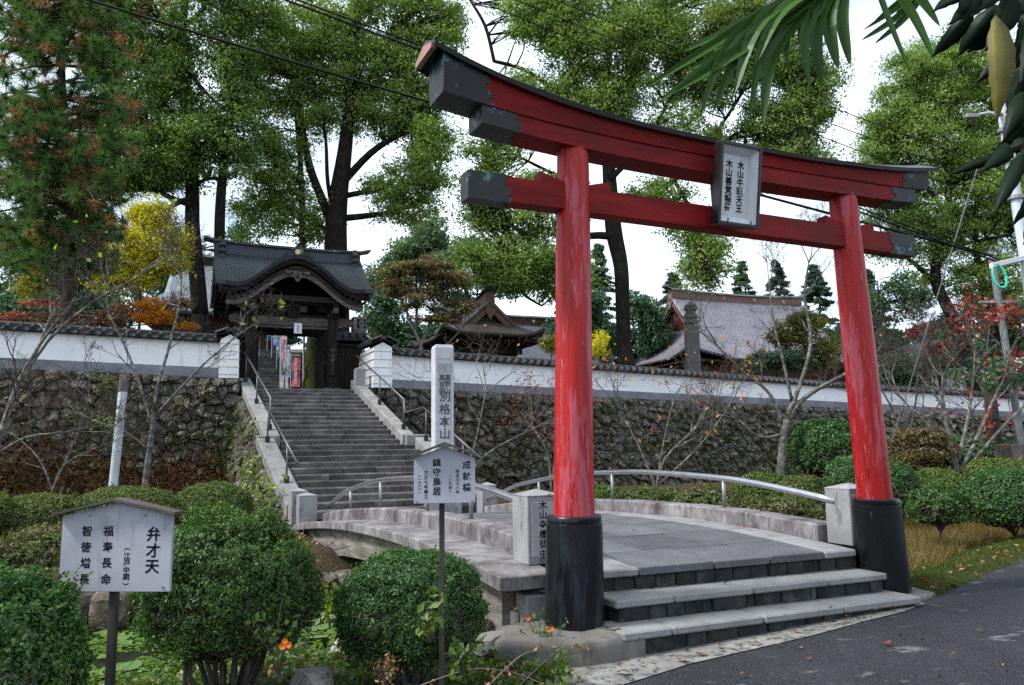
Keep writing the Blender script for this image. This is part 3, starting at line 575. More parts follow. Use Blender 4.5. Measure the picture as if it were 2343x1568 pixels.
# tie beam, wedges, centre strut
def nring(t): return [A(t, -.075, 3.52), A(t, .075, 3.52), A(t, .075, 3.735), A(t, -.075, 3.735)]
m = MB(); m.loft([nring(-.9), nring(4.14)]); m.build('tie_beam', 'red_beam', tor, bevel=.006)
endcap('copper_end_cap', nring, -.9, 1, .26); endcap('copper_end_cap', nring, 4.14, -1, .26)
for tcx in (.075, AL - .185):
    for sg in (-1, 1):
        m = MB(); a = tcx + sg * .12; b = tcx + sg * .33
        m.loft([[A(a, -.062, 3.738), A(a, .062, 3.738), A(a, .062, 3.765), A(a, -.062, 3.765)], [A(b, -.062, 3.738), A(b, .062, 3.738), A(b, .062, 3.82), A(b, -.062, 3.82)]]); m.build('wedge', 'red_beam', tor)
m = MB(); m.loft([[A(c0_ + x * .12, y * .06, 3.736) for x, y in ((-1, -1), (1, -1), (1, 1), (-1, 1))], [A(c0_ + x * .13, y * .06, 4.03) for x, y in ((-1, -1), (1, -1), (1, 1), (-1, 1))]]); m.build('centre_strut', 'red_beam', tor)
# plaque
pu = (UZ * math.cos(.14) - AN * math.sin(.14)).normalized(); pn = AU.cross(pu) # faces the viewer and slightly down
pc = A(c0_ - .10, -.26, 3.885)
pq = thing('shrine_plaque', 'black framed white name plaque hanging at the centre of the torii', 'plaque', pc)
PW, PH = .41, .68
fr = (AU, -pn, pu)
m = MB(); m.box(pc - pn * .03, (PW - .02, .02, PH - .02), fr); m.build('board', 'plaque_board', pq)
for sx in (-1, 1):
    m = MB(); m.loft([[pc + AU * sx * (PW / 2 - .002) - pn * .03 + pu * y, pc + AU * sx * (PW / 2 - .06) - pn * .018 + pu * y * .86, pc + AU * sx * (PW / 2) + pn * .045 + pu * y] for y in (-PH / 2 + .004, PH / 2 - .004)]); m.build('side_splay', 'plaque_board', pq)
    m = MB(); m.loft([[pc + pu * sx * (PH / 2 - .002) - pn * .03 + AU * y, pc + pu * sx * (PH / 2 - .06) - pn * .018 + AU * y * .80, pc + pu * sx * (PH / 2) + pn * .045 + AU * y] for y in (-PW / 2 + .004, PW / 2 - .004)]); m.build('end_splay', 'plaque_board', pq)
    m = MB(); m.box(pc + AU * sx * (PW / 2 + .014) + pn * .01, (.028, .10, PH + .056), fr); m.build('frame_side', 'black_lacquer', pq, bevel=.003)
    m = MB(); m.box(pc + pu * sx * (PH / 2 + .014) + pn * .012, (PW + .0, .096, .028), fr); m.build('frame_rail', 'black_lacquer', pq, bevel=.003)
    m = MB(); m.box(pc - pu * (PH / 2) + AU * sx * .13 + pn * .062, (.012, .006, .06), fr); m.build('hanger', 'black_lacquer', pq)
lettering('木\n山\n牛\n頭\n天\n王', .078, pc + AU * .055 - pn * .0165, AU, pu, 'ink', pq, .004, 1.0)
lettering('木\n山\n善\n覚\n稲\n荷', .078, pc - AU * .075 - pn * .0165, AU, pu, 'ink', pq, .004, 1.0)
# plinths
def blob_block(name, label, poly, z0, z1, mat, top=.0, cat='plinth', group=None):
    m = MB(); n = len(poly); c = sum((Vector((*p, 0)) for p in poly), Vector()) / n
    rr = []
    for k, z in ((1.0, z0), (1.0, lerp(z0, z1, .86)), (.975, lerp(z0, z1, .96)), (.93, z1), (.45, z1 + top)):
        rr.append([c + (Vector((*p, 0)) - c) * k + UZ * (z + .02 * fbm(p[0] * 4, p[1] * 4, z * 3)) for p in poly])
    m.loft(rr); return m.build(name, mat, None, smooth=50, label=label, cat=cat, group=group)
def ringpoly(c, rx, ry, n=18, a0=0, nz_=.12, rot=0):
    out = []
    for k in range(n):
        a = 2 * math.pi * k / n; r = 1 + nz_ * fbm(math.cos(a) * 2 + c[0], math.sin(a) * 2 + c[1], a0)
        x, y = math.cos(a) * rx * r, math.sin(a) * ry * r; out.append((c[0] + x * math.cos(rot) - y * math.sin(rot), c[1] + x * math.sin(rot) + y * math.cos(rot)))
    return out
E_ = lambda t, d: (A(t, d, 0).x, A(t, d, 0).y)
pp = [E_(-.72, .10), E_(-.66, -.30), E_(-.2, -.42), E_(.1, -.44), E_(.36, -.42), E_(.42, -.1), E_(.40, .30), E_(0, .42), E_(-.5, .38)]
def densify(poly, k=4):
    out = []
    for i in range(len(poly)):
        a, b = poly[i], poly[(i + 1) % len(poly)]
        for j in range(k): out.append((lerp(a[0], b[0], j / k) + random.uniform(-.008, .008), lerp(a[1], b[1], j / k) + random.uniform(-.008, .008)))
    return out
blob_block('column_plinth', 'rough concrete plinth under the nearer torii column', densify(pp), -.2, .185, 'concrete_old', .03)
pp = [E_(AL - .30, -.30), E_(AL + .1, -.36), E_(AL + .36, -.28), E_(AL + .46, 0), E_(AL + .30, .34), E_(AL - .3, .34)]
blob_block('column_plinth', 'low mossy concrete plinth under the farther torii column', densify(pp), -.2, .16, 'concrete_old', .03)
# ------------------------------------------------------------------ great stone stairs
SL0 = W(706, 1170, Y=15.5); SLT = W(562, 886, Y=23.2)
SD = (SLT - SL0); SD.z = 0; SRUN = SD.length; SN = SD.normalized(); SU = Vector((SN.y, -SN.x, 0))
_sa = math.radians(22); SU = Vector((math.cos(_sa), math.sin(_sa), 0))
Z0S, Z1S = .24, 3.36
def T(s, t, z): return Vector((SL0.x, SL0.y, 0)) + SN * s + SU * t + UZ * z
stair = thing('stone_staircase', 'worn grey stone staircase climbing from the bridge to the temple gate', 'staircase', T(0, 1.6, Z0S))
NST = 24; LOW = 10
def zstair(s): return Z0S + (Z1S - Z0S) * s / SRUN
for i in range(NST):
    s0 = SRUN * i / NST; z1 = Z0S + (Z1S - Z0S) * (i + 1) / NST; z0 = z1 - (Z1S - Z0S) / NST
    ta, tb = (0.0, 3.42) if i < LOW else (.14, 3.12)
    k = random.choice((2, 3, 3)); cuts = sorted([ta, tb] + [lerp(ta, tb, (j + random.uniform(.7, 1.3)) / k) for j in range(k - 1)])
    for j in range(len(cuts) - 1):
        a, b = cuts[j] + .004, cuts[j + 1] - .004; e = [random.uniform(-.012, .012) for _ in range(4)]; d = SRUN / NST + .16
        m = MB(); m.hexa([T(s0 + e[0], a, z0 - .05), T(s0 + e[1], b, z0 - .05), T(s0 + d, b, z0 - .05), T(s0 + d, a, z0 - .05), T(s0 + e[2], a, z1 + e[0] * .6), T(s0 + e[3], b, z1 + e[1] * .6), T(s0 + d, b, z1 - .002), T(s0 + d, a, z1 - .002)])
        m.build('step_block', 'stair_stone', stair, bevel=.022, seg=1)
# top landing slab
m = MB(); m.hexa([T(SRUN + .1, -.4, 3.0), T(SRUN + .1, 3.5, 3.0), T(SRUN + 4.2, 3.5, 3.0), T(SRUN + 4.2, -.4, 3.0), T(SRUN + .1, -.4, 3.352), T(SRUN + .1, 3.5, 3.352), T(SRUN + 4.2, 3.5, 3.352), T(SRUN + 4.2, -.4, 3.352)]); m.build('landing', 'stair_stone', stair)
# core under the steps
m = MB(); m.hexa([T(.15, -.3, -.5), T(.15, 3.4, -.5), T(SRUN, 3.1, -.5), T(SRUN, -.2, -.5), T(.15, -.3, Z0S - .1), T(.15, 3.4, Z0S - .1), T(SRUN, 3.1, Z1S - .25), T(SRUN, -.2, Z1S - .25)]); m.build('core', 'joint_dark', stair)
# cheek slabs
SLD = SRUN * LOW / NST
def cheek(s0, s1, t0, t1, lift, n):
    c = np.linspace(s0, s1, n + 1)
    for i in range(n):
        a, b = c[i] + .004, c[i + 1] - .004; m = MB()
        m.hexa([T(a, t0, zstair(a) - .25), T(a, t1, zstair(a) - .25), T(b, t1, zstair(b) - .25), T(b, t0, zstair(b) - .25), T(a, t0, zstair(a) + lift), T(a, t1, zstair(a) + lift), T(b, t1, zstair(b) + lift), T(b, t0, zstair(b) + lift)])
        m.build('cheek_slab', 'cheek_stone', stair, bevel=.02)
cheek(.05, SLD + .15, -.42, -.02, .26, 2); cheek(SLD + .2, SRUN + .1, -.22, .13, .30, 5)
cheek(.05, SLD + .15, 3.43, 3.83, .26, 2); cheek(SLD + .2, SRUN + .1, 3.13, 3.46, .30, 5)
for (t0, t1) in ((-.40, .06), (3.2, 3.82)):
    m = MB(); m.box(T(SLD + .25, (t0 + t1) / 2, zstair(SLD) + .22), (t1 - t0, .30, .30), (SU, SN, UZ)); m.build('cheek_block', 'cheek_stone', stair, bevel=.025)
# stair newels
for lab, t in (('plain granite newel at the left foot of the stone stairs', -.42), ('plain granite newel at the right foot of the stone stairs', 3.43)):
    base = T(-.2, t + .17, .15); p = thing('stair_newel', lab, 'stone post', base)
    m = MB(); m.box(base + UZ * .31, (.30, .30, .62), (SU, SN, UZ)); m.build('shaft', 'granite', p, bevel=.01)
    m = MB(); m.loft([[base + SU * x * k + SN * y * k + UZ * z for x, y in ((-.15, -.15), (.15, -.15), (.15, .15), (-.15, .15))] for k, z in ((1, .622), (1, .634), (.05, .69))]); m.build('cap', 'granite', p)
# stair handrails
def stair_rail(label, pts, posts, r=.024):
    p = thing('stair_handrail', label, 'handrail', pts[0])
    m = MB(); m.tube(pts, r, 10); m.build('rail', 'rail_dark', p, smooth=True)
    for b, h in posts:
        m = MB(); m.tube([b, b + UZ * h], r * .85, 8); q = m.build('post', 'rail_dark', p, smooth=True)
        m = MB(); m.tube([b - UZ * .03, b + UZ * .15], .055, 12); m.build('foot_cup', 'black_lacquer', q, smooth=40)
def cz(s, lift): return zstair(s) + lift
RH = .78
for side, lab in ((0, 'left'), (1, 'right')):
    tl, tu = (-.22, -.05) if side == 0 else (3.63, 3.30)
    lo = [T(s, tl, cz(s, .26 + RH)) for s in (.1, SLD + .1)]; hi = [T(s, tu, cz(s, .30 + RH)) for s in (SLD + .55, SRUN + .1)]
    stair_rail('steel handrail on the %s cheek of the lower stair flight' % lab, lo, [(T(s, tl, cz(s, .24)), RH) for s in (1.1, SLD - .15)])
    stair_rail('steel handrail on the %s cheek of the upper stair flight' % lab, [T(SLD + .1, tl, cz(SLD + .1, .26 + RH) - .03), T(SLD + .5, tu, cz(SLD + .5, .26 + RH - .28))] + hi, [(T(s, tu, cz(s, .28)), RH) for s in np.linspace(SLD + .6, SRUN - .3, 3)])

# ------------------------------------------------------------------ rough stone retaining walls
def clip(poly, p, q):
    """keep the side of the bisector of p,q nearer to p"""
    mx_, my_ = (p[0] + q[0]) / 2, (p[1] + q[1]) / 2; dx, dy = q[0] - p[0], q[1] - p[1]; out = []
    n = len(poly)
    for i in range(n):
        a, b = poly[i], poly[(i + 1) % n]; da = (a[0] - mx_) * dx + (a[1] - my_) * dy; db = (b[0] - mx_) * dx + (b[1] - my_) * dy
        if da <= 0: out.append(a)
        if (da < 0) != (db < 0) and abs(da - db) > 1e-12:
            t = da / (da - db); out.append((lerp(a[0], b[0], t), lerp(a[1], b[1], t)))
    return out
def voronoi(Lx, Hy, cell, rnd, aspect=1.25, top_row=0):
    pts = []; cy = cell / aspect; rows = max(1, int(round(Hy / cy)))
    for r in range(rows):
        cx = cell * random.uniform(.85, 1.15); n = max(1, int(round(Lx / cx)))
        for c in range(n):
            pts.append(((c + .5 + (r % 2) * .5 - .25 + random.uniform(-rnd, rnd)) * Lx / n, (r + .5 + random.uniform(-rnd, rnd) * (.2 if r == rows - 1 else .9)) * Hy / rows))
    P = np.array(pts); cells = []
    for i, p in enumerate(pts):
        d = ((P - P[i]) ** 2).sum(1); nb = np.argsort(d)[1:22]; poly = [(0, 0), (Lx, 0), (Lx, Hy), (0, Hy)]
        for j in nb:
            poly = clip(poly, p, pts[j])
            if len(poly) < 3: break
        if len(poly) >= 3: cells.append((p, poly))
    return cells
def stone_mesh(center, poly, mapf, gap, depth):
    cx = sum(p[0] for p in poly) / len(poly); cy = sum(p[1] for p in poly) / len(poly)
    # round the polygon a little
    pl = []
    n = len(poly)
    for i in range(n):
        a, b, c = poly[i - 1], poly[i], poly[(i + 1) % n]
        f1, f2 = random.uniform(.06, .2), random.uniform(.06, .2); pl.append((b[0] * (1 - f1) + a[0] * f1, b[1] * (1 - f1) + a[1] * f1)); pl.append((b[0] * (1 - f2) + c[0] * f2, b[1] * (1 - f2) + c[1] * f2))
        jx = random.uniform(-.06, .06); pl.append(((b[0] + c[0]) / 2 + jx * (c[1] - b[1]), (b[1] + c[1]) / 2 - jx * (c[0] - b[0])))
    rings = []; rad = math.sqrt(max(1e-4, sum((p[0] - cx) ** 2 + (p[1] - cy) ** 2 for p in pl) / len(pl))); g = 1 - gap / rad
    dd = depth * random.uniform(.35, 1.3); tx, ty = random.uniform(-.45, .45), random.uniform(-.6, .3)
    for k, d in ((1.02, -.10), (g * 1.0, dd * .25), (g * .86, dd * .78), (g * .5, dd)):
        rings.append([mapf(cx + (x - cx) * k, cy + (y - cy) * k, d + (((x - cx) * tx + (y - cy) * ty) if d > 0 else 0) + (random.uniform(-.28, .28) * dd if d > 0 else 0)) for x, y in pl])
    m = MB(); nn = len(pl); vs = [v for r in rings for v in r]; fc = []
    for i in range(3):
        for k in range(nn): fc.append((i * nn + k, i * nn + (k + 1) % nn, (i + 1) * nn + (k + 1) % nn, (i + 1) * nn + k))
    vs.append(mapf(cx, cy, dd * random.uniform(.9, 1.15))); fc += [(3 * nn + k, 3 * nn + (k + 1) % nn, 4 * nn) for k in range(nn)]
    m.add(vs, fc); return m
def stone_wall(name, label, Lx, Hy, mapf, cell, loc, mats=('wall_stone',), rnd=.48, aspect=1.35, gap=.004, depth=.15, maxp=300, order=None, heightf=None):
    wl = thing(name, label, 'stone wall', loc); cells = voronoi(Lx, Hy, cell, rnd, aspect)
    if order: cells.sort(key=order)
    rest = MB(); 
    for i, (p, poly) in enumerate(cells):
        m = stone_mesh(p, poly, mapf, gap, depth)
        if i < maxp: m.build('stone', random.choice(mats), wl)
        else: rest.add(m.v, m.f)
    if rest.v: rest.build('stones', mats[0], wl, kind='stuff')
    k = 12; bk = MB(); bk.loft([[mapf(Lx * i / k, 0, -.6), mapf(Lx * i / k, 0, .0), mapf(Lx * i / k, Hy, .0), mapf(Lx * i / k, Hy, -.6)] for i in range(k + 1)]); bk.build('earth_backing', 'joint_dark', wl)
    return wl
# left wall line: plinth of the white wall
LA = W(-330, 826, Y=19.6); LB = W(548, 866, Y=22.5)
def left_map(a, b, d):
    f = a / LW_L; p = LA.lerp(LB, f); base = .30; z = base + (p.z - base) * (b / LW_H); out = Vector((LB.y - LA.y, -(LB.x - LA.x), 0)).normalized()
    return Vector((p.x, p.y, 0)) + out * (d + (p.z - z) * .16) + UZ * z
LW_L = (LB - LA).to_2d().length; LW_H = 3.2
stone_wall('retaining_wall', 'rough mossy stone retaining wall left of the staircase', LW_L, LW_H, left_map, .33, LA, ('wall_stone', 'wall_stone_brown', 'wall_stone'), order=lambda c: -c[0][0], maxp=300)
RA = W(828, 884, Y=24.0); RB = W(1931, 933, Y=34.0); RC = W(2700, 975, Y=41.0)
RW_1 = (RB - RA).to_2d().length; RW_L = RW_1 + (RC - RB).to_2d().length; RW_H = 3.2
def right_map(a, b, d):
    if a < RW_1: p = RA.lerp(RB, a / RW_1); v = RB - RA
    else: p = RB.lerp(RC, (a - RW_1) / (RW_L - RW_1)); v = RC - RB
    base = .0; z = base + (p.z - base) * (b / RW_H); out = Vector((v.y, -v.x, 0)).normalized()
    return Vector((p.x, p.y, 0)) + out * (d + (p.z - z) * .16) + UZ * z
stone_wall('retaining_wall', 'rough lichen covered stone retaining wall right of the staircase', RW_L, RW_H, right_map, .36, RA, ('wall_stone', 'wall_stone', 'wall_stone_brown'), order=lambda c: c[0][0])
# flank of the staircase (faces left), narrow upright stones
def flank_map(a, b, d):
    s = a; zt = zstair(s) + (.02 if s < SLD else .06); z = -.1 + (zt + .1) * b / 2.0; t = -.42 if s < SLD + .1 else -.24
    return T(s, t - d - (zt - z) * .12, z)
stone_wall('stair_flank_wall', 'steep stone flank of the staircase with narrow upright stones', SRUN - .1, 2.0, flank_map, .20, T(0, -.4, 0), ('wall_stone_brown', 'wall_stone'), aspect=.55, gap=.008, depth=.06)

# ------------------------------------------------------------------ white plaster walls with tiled coping
def tile_roll_mesh(L, r):
    m = MB(); n = 7; ring = lambda x, k: [Vector((x, math.cos(a) * r * k, math.sin(a) * r * k)) for a in np.linspace(0, math.pi, n)]
    vs = []; fs_ = []
    R = [ring(0, 1.1), ring(.05, 1.1), ring(.051, 1), ring(L, .95)]
    m.loft(R, closed=False, caps=False)
    d = [Vector((-.004, math.cos(a) * r * 1.1, math.sin(a) * r * 1.1)) for a in np.linspace(0, 2 * math.pi, 12, endpoint=False)]; m.add(d, [tuple(range(12))])
    d2 = [p + Vector((.03, 0, 0)) for p in d]; m.loft([d, d2], caps=False); return m.mesh('round_tile', smooth=40)
def tile_pan_mesh(L, w_):
    m = MB(); n = 6
    def ring(x, dz): return [Vector((x, w_ * (k / (n - 1) - .5), -.035 * math.sin(math.pi * k / (n - 1)) + dz)) for k in range(n)]
    m.loft([ring(0, -.028), ring(0, .008), ring(L, .008)], closed=False, caps=False); return m.mesh('pan_tile', smooth=40)
def ridge_tile_mesh(L, r):
    m = MB(); m.loft([[Vector((x, math.cos(a) * r * k, math.sin(a) * r * k)) for a in np.linspace(0, math.pi, 8)] for x, k in ((0, 1.0), (.04, 1.1), (.041, 1.0), (L, 1.0))], closed=False, caps=False); return m.mesh('ridge_tile', smooth=40)
def tiled_coping(parent, P0, P1, half=.32, rise=.13, pitch=.29, flat=.12):
    """double-sloped tile coping from P0 to P1 (points on the wall's centre line at eave height)"""
    P0, P1 = Vector(P0), Vector(P1); v = (P1 - P0); L = v.length; ex = v.normalized(); out = Vector((ex.y, -ex.x, 0)).normalized(); up = ex.cross(out) * -1
    if up.z < 0: up = -up
    rl = rootloc(parent); SLn = math.hypot(half - flat / 2, rise); roll = tile_roll_mesh(SLn, .062); pan = tile_pan_mesh(SLn, pitch - .06); rdg = ridge_tile_mesh(.46, .065)
    for me in (roll, pan, rdg): me.materials.append(MATS['kawara'])
    n = int(L / pitch)
    # sub-roof boards
    for sg in (1, -1):
        o2 = out * sg; m = MB(); m.loft([[P + o2 * (half - .04), P + o2 * (half - .04) + UZ * .03, P + o2 * .03 + UZ * (rise - .02), P + o2 * .03 + UZ * (rise - .06)] for P in (P0, P1)]); m.build('eave_board', 'old_wood_h', parent)
    for sg in (1, -1):
        o2 = out * sg; dx = (-(o2) * (half - flat / 2) + UZ * rise).normalized(); dy = ex * sg; dz = dx.cross(dy)
        if dz.z < 0: dy = -dy; dz = dx.cross(dy)
        for i in range(n + 1):
            c = P0 + ex * min(L, i * pitch) + o2 * half + UZ * .045
            if sg < 0 and i % 1: continue
            for me, off, nm in ((roll, 0, 'round_tile'), (pan, .5, 'pan_tile')):
                if off and i == n: continue
                o = bpy.data.objects.new(nm, me); C.objects.link(o); o.parent = parent
                Mx = Matrix.Identity(4); 
                for k, a in enumerate((dx, dy, dz)): Mx[0][k], Mx[1][k], Mx[2][k] = a
                pos = c + ex * off * pitch + dz * (.012 if not off else .0) - rl; Mx.translation = pos; o.matrix_local = Mx
        if sg > 0: pass
    m = MB(); c = UZ * (rise + .04); m.loft([[P + out * .10 + c - UZ * .06, P + out * .10 + c + UZ * .02, P - out * .10 + c + UZ * .02, P - out * .10 + c - UZ * .06] for P in (P0, P1)]); m.build('ridge_course', 'kawara', parent)
    m = MB(); c = UZ * (rise + .07); m.loft([[P + out * .115 + c - UZ * .012, P + out * .115 + c + UZ * .01, P - out * .115 + c + UZ * .01, P - out * .115 + c - UZ * .012] for P in (P0, P1)]); m.build('ridge_course', 'kawara', parent)
    k = max(1, int(L / .46))
    for i in range(k):
        o = bpy.data.objects.new('ridge_tile', rdg); C.objects.link(o); o.parent = parent; dy = UZ.cross(ex).normalized(); dz = ex.cross(dy)
        Mx = Matrix.Identity(4)
        for q, a in enumerate((ex, dy, dz)): Mx[0][q], Mx[1][q], Mx[2][q] = a
        Mx.translation = P0 + ex * (L * i / k) + UZ * (rise + .075) - rl; o.matrix_local = Mx
def plaster_wall(label, P, band, hts, thick=.24):
    """P: list of base points along the wall; hts: plaster height above base at each point"""
    wl = thing('plaster_wall', label, 'wall', P[0])
    for i in range(len(P) - 1):
        a, b = P[i], P[i + 1]; ex = (b - a).normalized(); out = Vector((ex.y, -ex.x, 0)).normalized(); h0, h1 = hts[i], hts[i + 1]; t = thick / 2
        m = MB(); m.loft([[p + out * t + UZ * bh, p + out * t + UZ * h, p - out * t + UZ * h, p - out * t + UZ * bh] for p, h, bh in ((a, h0, 0), (b, h1, 0))]); m.build('wall_face', 'plaster', wl)
        m = MB(); m.loft([[p + out * (t + .035) - UZ * .05, p + out * (t + .035) + UZ * band, p - out * (t + .035) + UZ * band, p - out * (t + .035) - UZ * .05] for p in (a, b)]); m.build('base_band', 'grey_band', wl)
        tiled_coping(wl, a + UZ * (h0 + .0), b + UZ * (h1 + .0))
    return wl
def wtop(px, py, Y): return W(px, py, Y=Y)
LB2 = W(500, 862, Y=22.35)
hl = (W(500, 783, Y=22.35).z - LB2.z); ha = (W(-330, 735, Y=19.6).z - LA.z)
plaster_wall('white plaster wall with grey base and dark tile coping left of the gate', [LA + Vector((0, .25, 0)), LB2 + Vector((0, .25, 0))], .27, [ha, hl])
r0 = W(885, 886, Y=24.3)
plaster_wall('long white plaster wall with grey base and dark tile coping right of the gate', [r0 + Vector((-.1, .25, 0)), RB + Vector((-.1, .25, 0)), RC + Vector((-.1, .25, 0))], .27, [W(885, 810, Y=24.3).z - r0.z, W(1931, 886, Y=34).z - RB.z, W(1931, 886, Y=34).z - RB.z])
# white end piers with cream lines
def pier(label, corner, ex, w_, ey, d_, h, gable=.16):
    """corner = front-left-bottom; ex along front, ey to the back"""
    p = thing('wall_pier', label, 'wall pier', corner); ex = Vector(ex).normalized(); ey = Vector(ey).normalized(); c = Vector(corner)
    m = MB(); prof = [c, c + ex * w_, c + ex * w_ * .97 + UZ * h, c + ex * w_ / 2 + UZ * (h + gable), c + ex * w_ * .03 + UZ * h]
    m.prism(prof, ey * d_); m.build('pier_body', 'plaster', p)
    for k in range(5):
        z = h * (.10 + .20 * k); m = MB(); m.box(c + ex * w_ / 2 + ey * d_ / 2 + UZ * z, (w_ + .03, d_ + .03, .022), (ex, ey, UZ)); m.build('cream_line', 'cream_line', p)
    mid = c + ex * w_ / 2 + UZ * (h + gable * .7); tiled_coping(p, mid - ey * .12, mid + ey * (d_ + .05), half=w_ / 2 + .12, rise=.15, pitch=.26)
    return p
PLc = W(500, 864, Y=22.25)
pier('white plaster pier with cream lines at the left of the staircase top', PLc, BU, W(541, 864, Y=22.25).x - PLc.x + .03, BN, 1.5, W(520, 776, Y=22.25).z - PLc.z)
PRc = W(853, 886, Y=23.9)
pier('white plaster pier with cream lines at the right of the staircase top', PRc, BU, .60, BN, 1.9, W(870, 793, Y=23.9).z - PRc.z)
# granite gatepost beside the right pier
gp = W(822, 898, Y=24.1); m = MB(); m.loft([[gp + BU * x * k + BN * y * k + UZ * z for x, y in ((-.15, -.15), (.15, -.15), (.15, .15), (-.15, .15))] for k, z in ((1, -.3), (1, .70), (.93, .74), (.03, .80))])
m.build('gate_post', 'granite', None, bevel=.008, label='short granite post at the head of the right stair handrail', cat='stone post')

# ------------------------------------------------------------------ terrace and hill behind the walls
line = [Vector((-90, 13, 3.6)), Vector((-40, 16.5, 3.7)), LA, LB, T(SRUN + .2, -.1, 3.3), T(SRUN + .2, 3.2, 3.3), RA, RB, RC, Vector((60, 62, 2.9)), Vector((140, 90, 2.9))]
rows = []
for d, dz in ((.15, -.06), (1.5, -.05), (6, .05), (14, .3), (24, 1.2), (40, 4), (70, 9), (140, 16), (400, 22)):
    rows.append([Vector((p.x + (p.x * .004 * d), p.y + d, p.z + dz)) for p in line])
m = MB(); n = len(line); m.loft(rows, closed=False, caps=False)
obj('temple_terrace', m.mesh('temple_terrace', smooth=True), 'terrace_soil', kind='structure', label='raised temple terrace and wooded slope behind the walls', cat='terrain')
# ------------------------------------------------------------------ temple gate
GA = math.radians(23); GU = Vector((math.cos(GA), math.sin(GA), 0)); GN = Vector((-math.sin(GA), math.cos(GA), 0)); GL_ = W(570, 880, Y=24.8); GO = Vector((GL_.x, GL_.y, 0)) + GU * 1.29
GB = 3.42
def G(x, y, z): return GO + GU * x + GN * y + UZ * (GB + z)
GF = (GU, GN, UZ)
gate = thing('temple_gate', 'dark weathered wooden temple gate with wavy copper roof at the top of the stairs', 'gate', G(0, 0, 0))
def gbox(name, mat, c, size, parent=None, bev=.01): 
    m = MB(); m.box(G(*c), size, GF); return m.build(name, mat, parent or gate, bevel=bev)
RX, RY0, RY1, RYR = 2.45, -1.12, 3.5, 1.2
def g_main(y):
    d = abs(y - RYR) / 2.32; return 3.25 + 1.5 * max(0, 1 - d) ** 1.3
def g_kara(x):
    r = abs(x) / 1.95; return 3.22 + 1.06 * (.5 + .5 * math.cos(math.pi * min(1, r))) ** .92 + (.25 * (r - 1) ** 2 if r > 1 else 0)
def g_top(x, y):
    if y > RYR: return g_main(y) + .05 * (abs(x) / RX) ** 4
    a, b = g_main(y), g_kara(x); k = .10; h = max(0, k - abs(a - b)) / k; return max(a, b) + h * h * k * .25 + .05 * (abs(x) / RX) ** 4
gx = np.linspace(-RX, RX, 70); gy = np.linspace(RY0, RY1, 56)
me = bpy.data.meshes.new('roof'); V = [G(x, y, g_top(x, y)) for y in gy for x in gx]; nx = len(gx)
Fq = [(j * nx + i, j * nx + i + 1, (j + 1) * nx + i + 1, (j + 1) * nx + i) for j in range(len(gy) - 1) for i in range(nx - 1)]
def roof_mesh(name, V, Fq, uvs, smooth=True):
    me = bpy.data.meshes.new(name); me.from_pydata([tuple(v) for v in V], [], Fq); me.update(); uv = me.uv_layers.new(name='UVMap')
    for l in me.loops: uv.data[l.index].uv = uvs[l.vertex_index]
    me.polygons.foreach_set('use_smooth', [smooth] * len(me.polygons)); return me
roof = obj('roof', roof_mesh('roof', V, Fq, [((x + RX) / 4.9, (y - RY0) / 2.32) for y in gy for x in gx]), 'gate_copper', gate)
def edge_strip(name, mat, pts, drop, inset, parent, drop2=None):
    """fascia hanging under a roof edge: pts = list of (outer Vector, inward Vector)"""
    m = MB(); m.loft([[p, p - UZ * drop + i * inset * .15, p - UZ * drop + i * inset, p - UZ * .015 + i * inset] for p, i in pts]); return m.build(name, mat, parent, smooth=40)
edge_strip('roof_edge', 'gate_edge', [(G(x, RY0, g_top(x, RY0) + .004), GN) for x in gx], .13, .3, roof)
edge_strip('roof_edge', 'old_wood_h', [(G(x, RY0 + .1, g_top(x, RY0) - .13), GN) for x in gx[2:-2]], .13, .5, roof)
edge_strip('roof_edge', 'gate_edge', [(G(x, RY1, g_top(x, RY1) + .004), -GN) for x in gx], .13, .3, roof)
for sg in (-1, 1):
    edge_strip('gable_edge', 'gate_edge', [(G(sg * RX, y, g_top(sg * RX, y) + .004), -GU * sg) for y in gy], .14, .3, roof)
    edge_strip('barge_board', 'old_wood', [(G(sg * (RX - .12), y, g_top(RX, y) - .15), -GU * sg) for y in gy], .22, .08, roof)
# soffit: boards under the roof
m = MB(); m.add([G(x, y, g_top(x, y) - .24) for y in gy[2:-2] for x in gx[2:-2]], [(j * (nx - 4) + i, j * (nx - 4) + i + 1, (j + 1) * (nx - 4) + i + 1, (j + 1) * (nx - 4) + i) for j in range(len(gy) - 5) for i in range(nx - 5)]); m.build('ceiling_boards', 'old_wood', gate)
# rafters under the front eave
for i, x in enumerate(np.linspace(-2.2, 2.2, 27)):
    z0 = min(g_kara(x), 3.9) - .30 if abs(x) > 1.5 else None
    if z0: gbox('rafter', 'old_wood', (x, -.45, z0), (.05, 1.1, .07), bev=0)
for i, y in enumerate(np.linspace(-.9, 3.2, 18)):
    for sg in (-1, 1): gbox('rafter', 'old_wood', (sg * 2.12, y, g_main(y) - .33), (.5, .05, .07), bev=0)
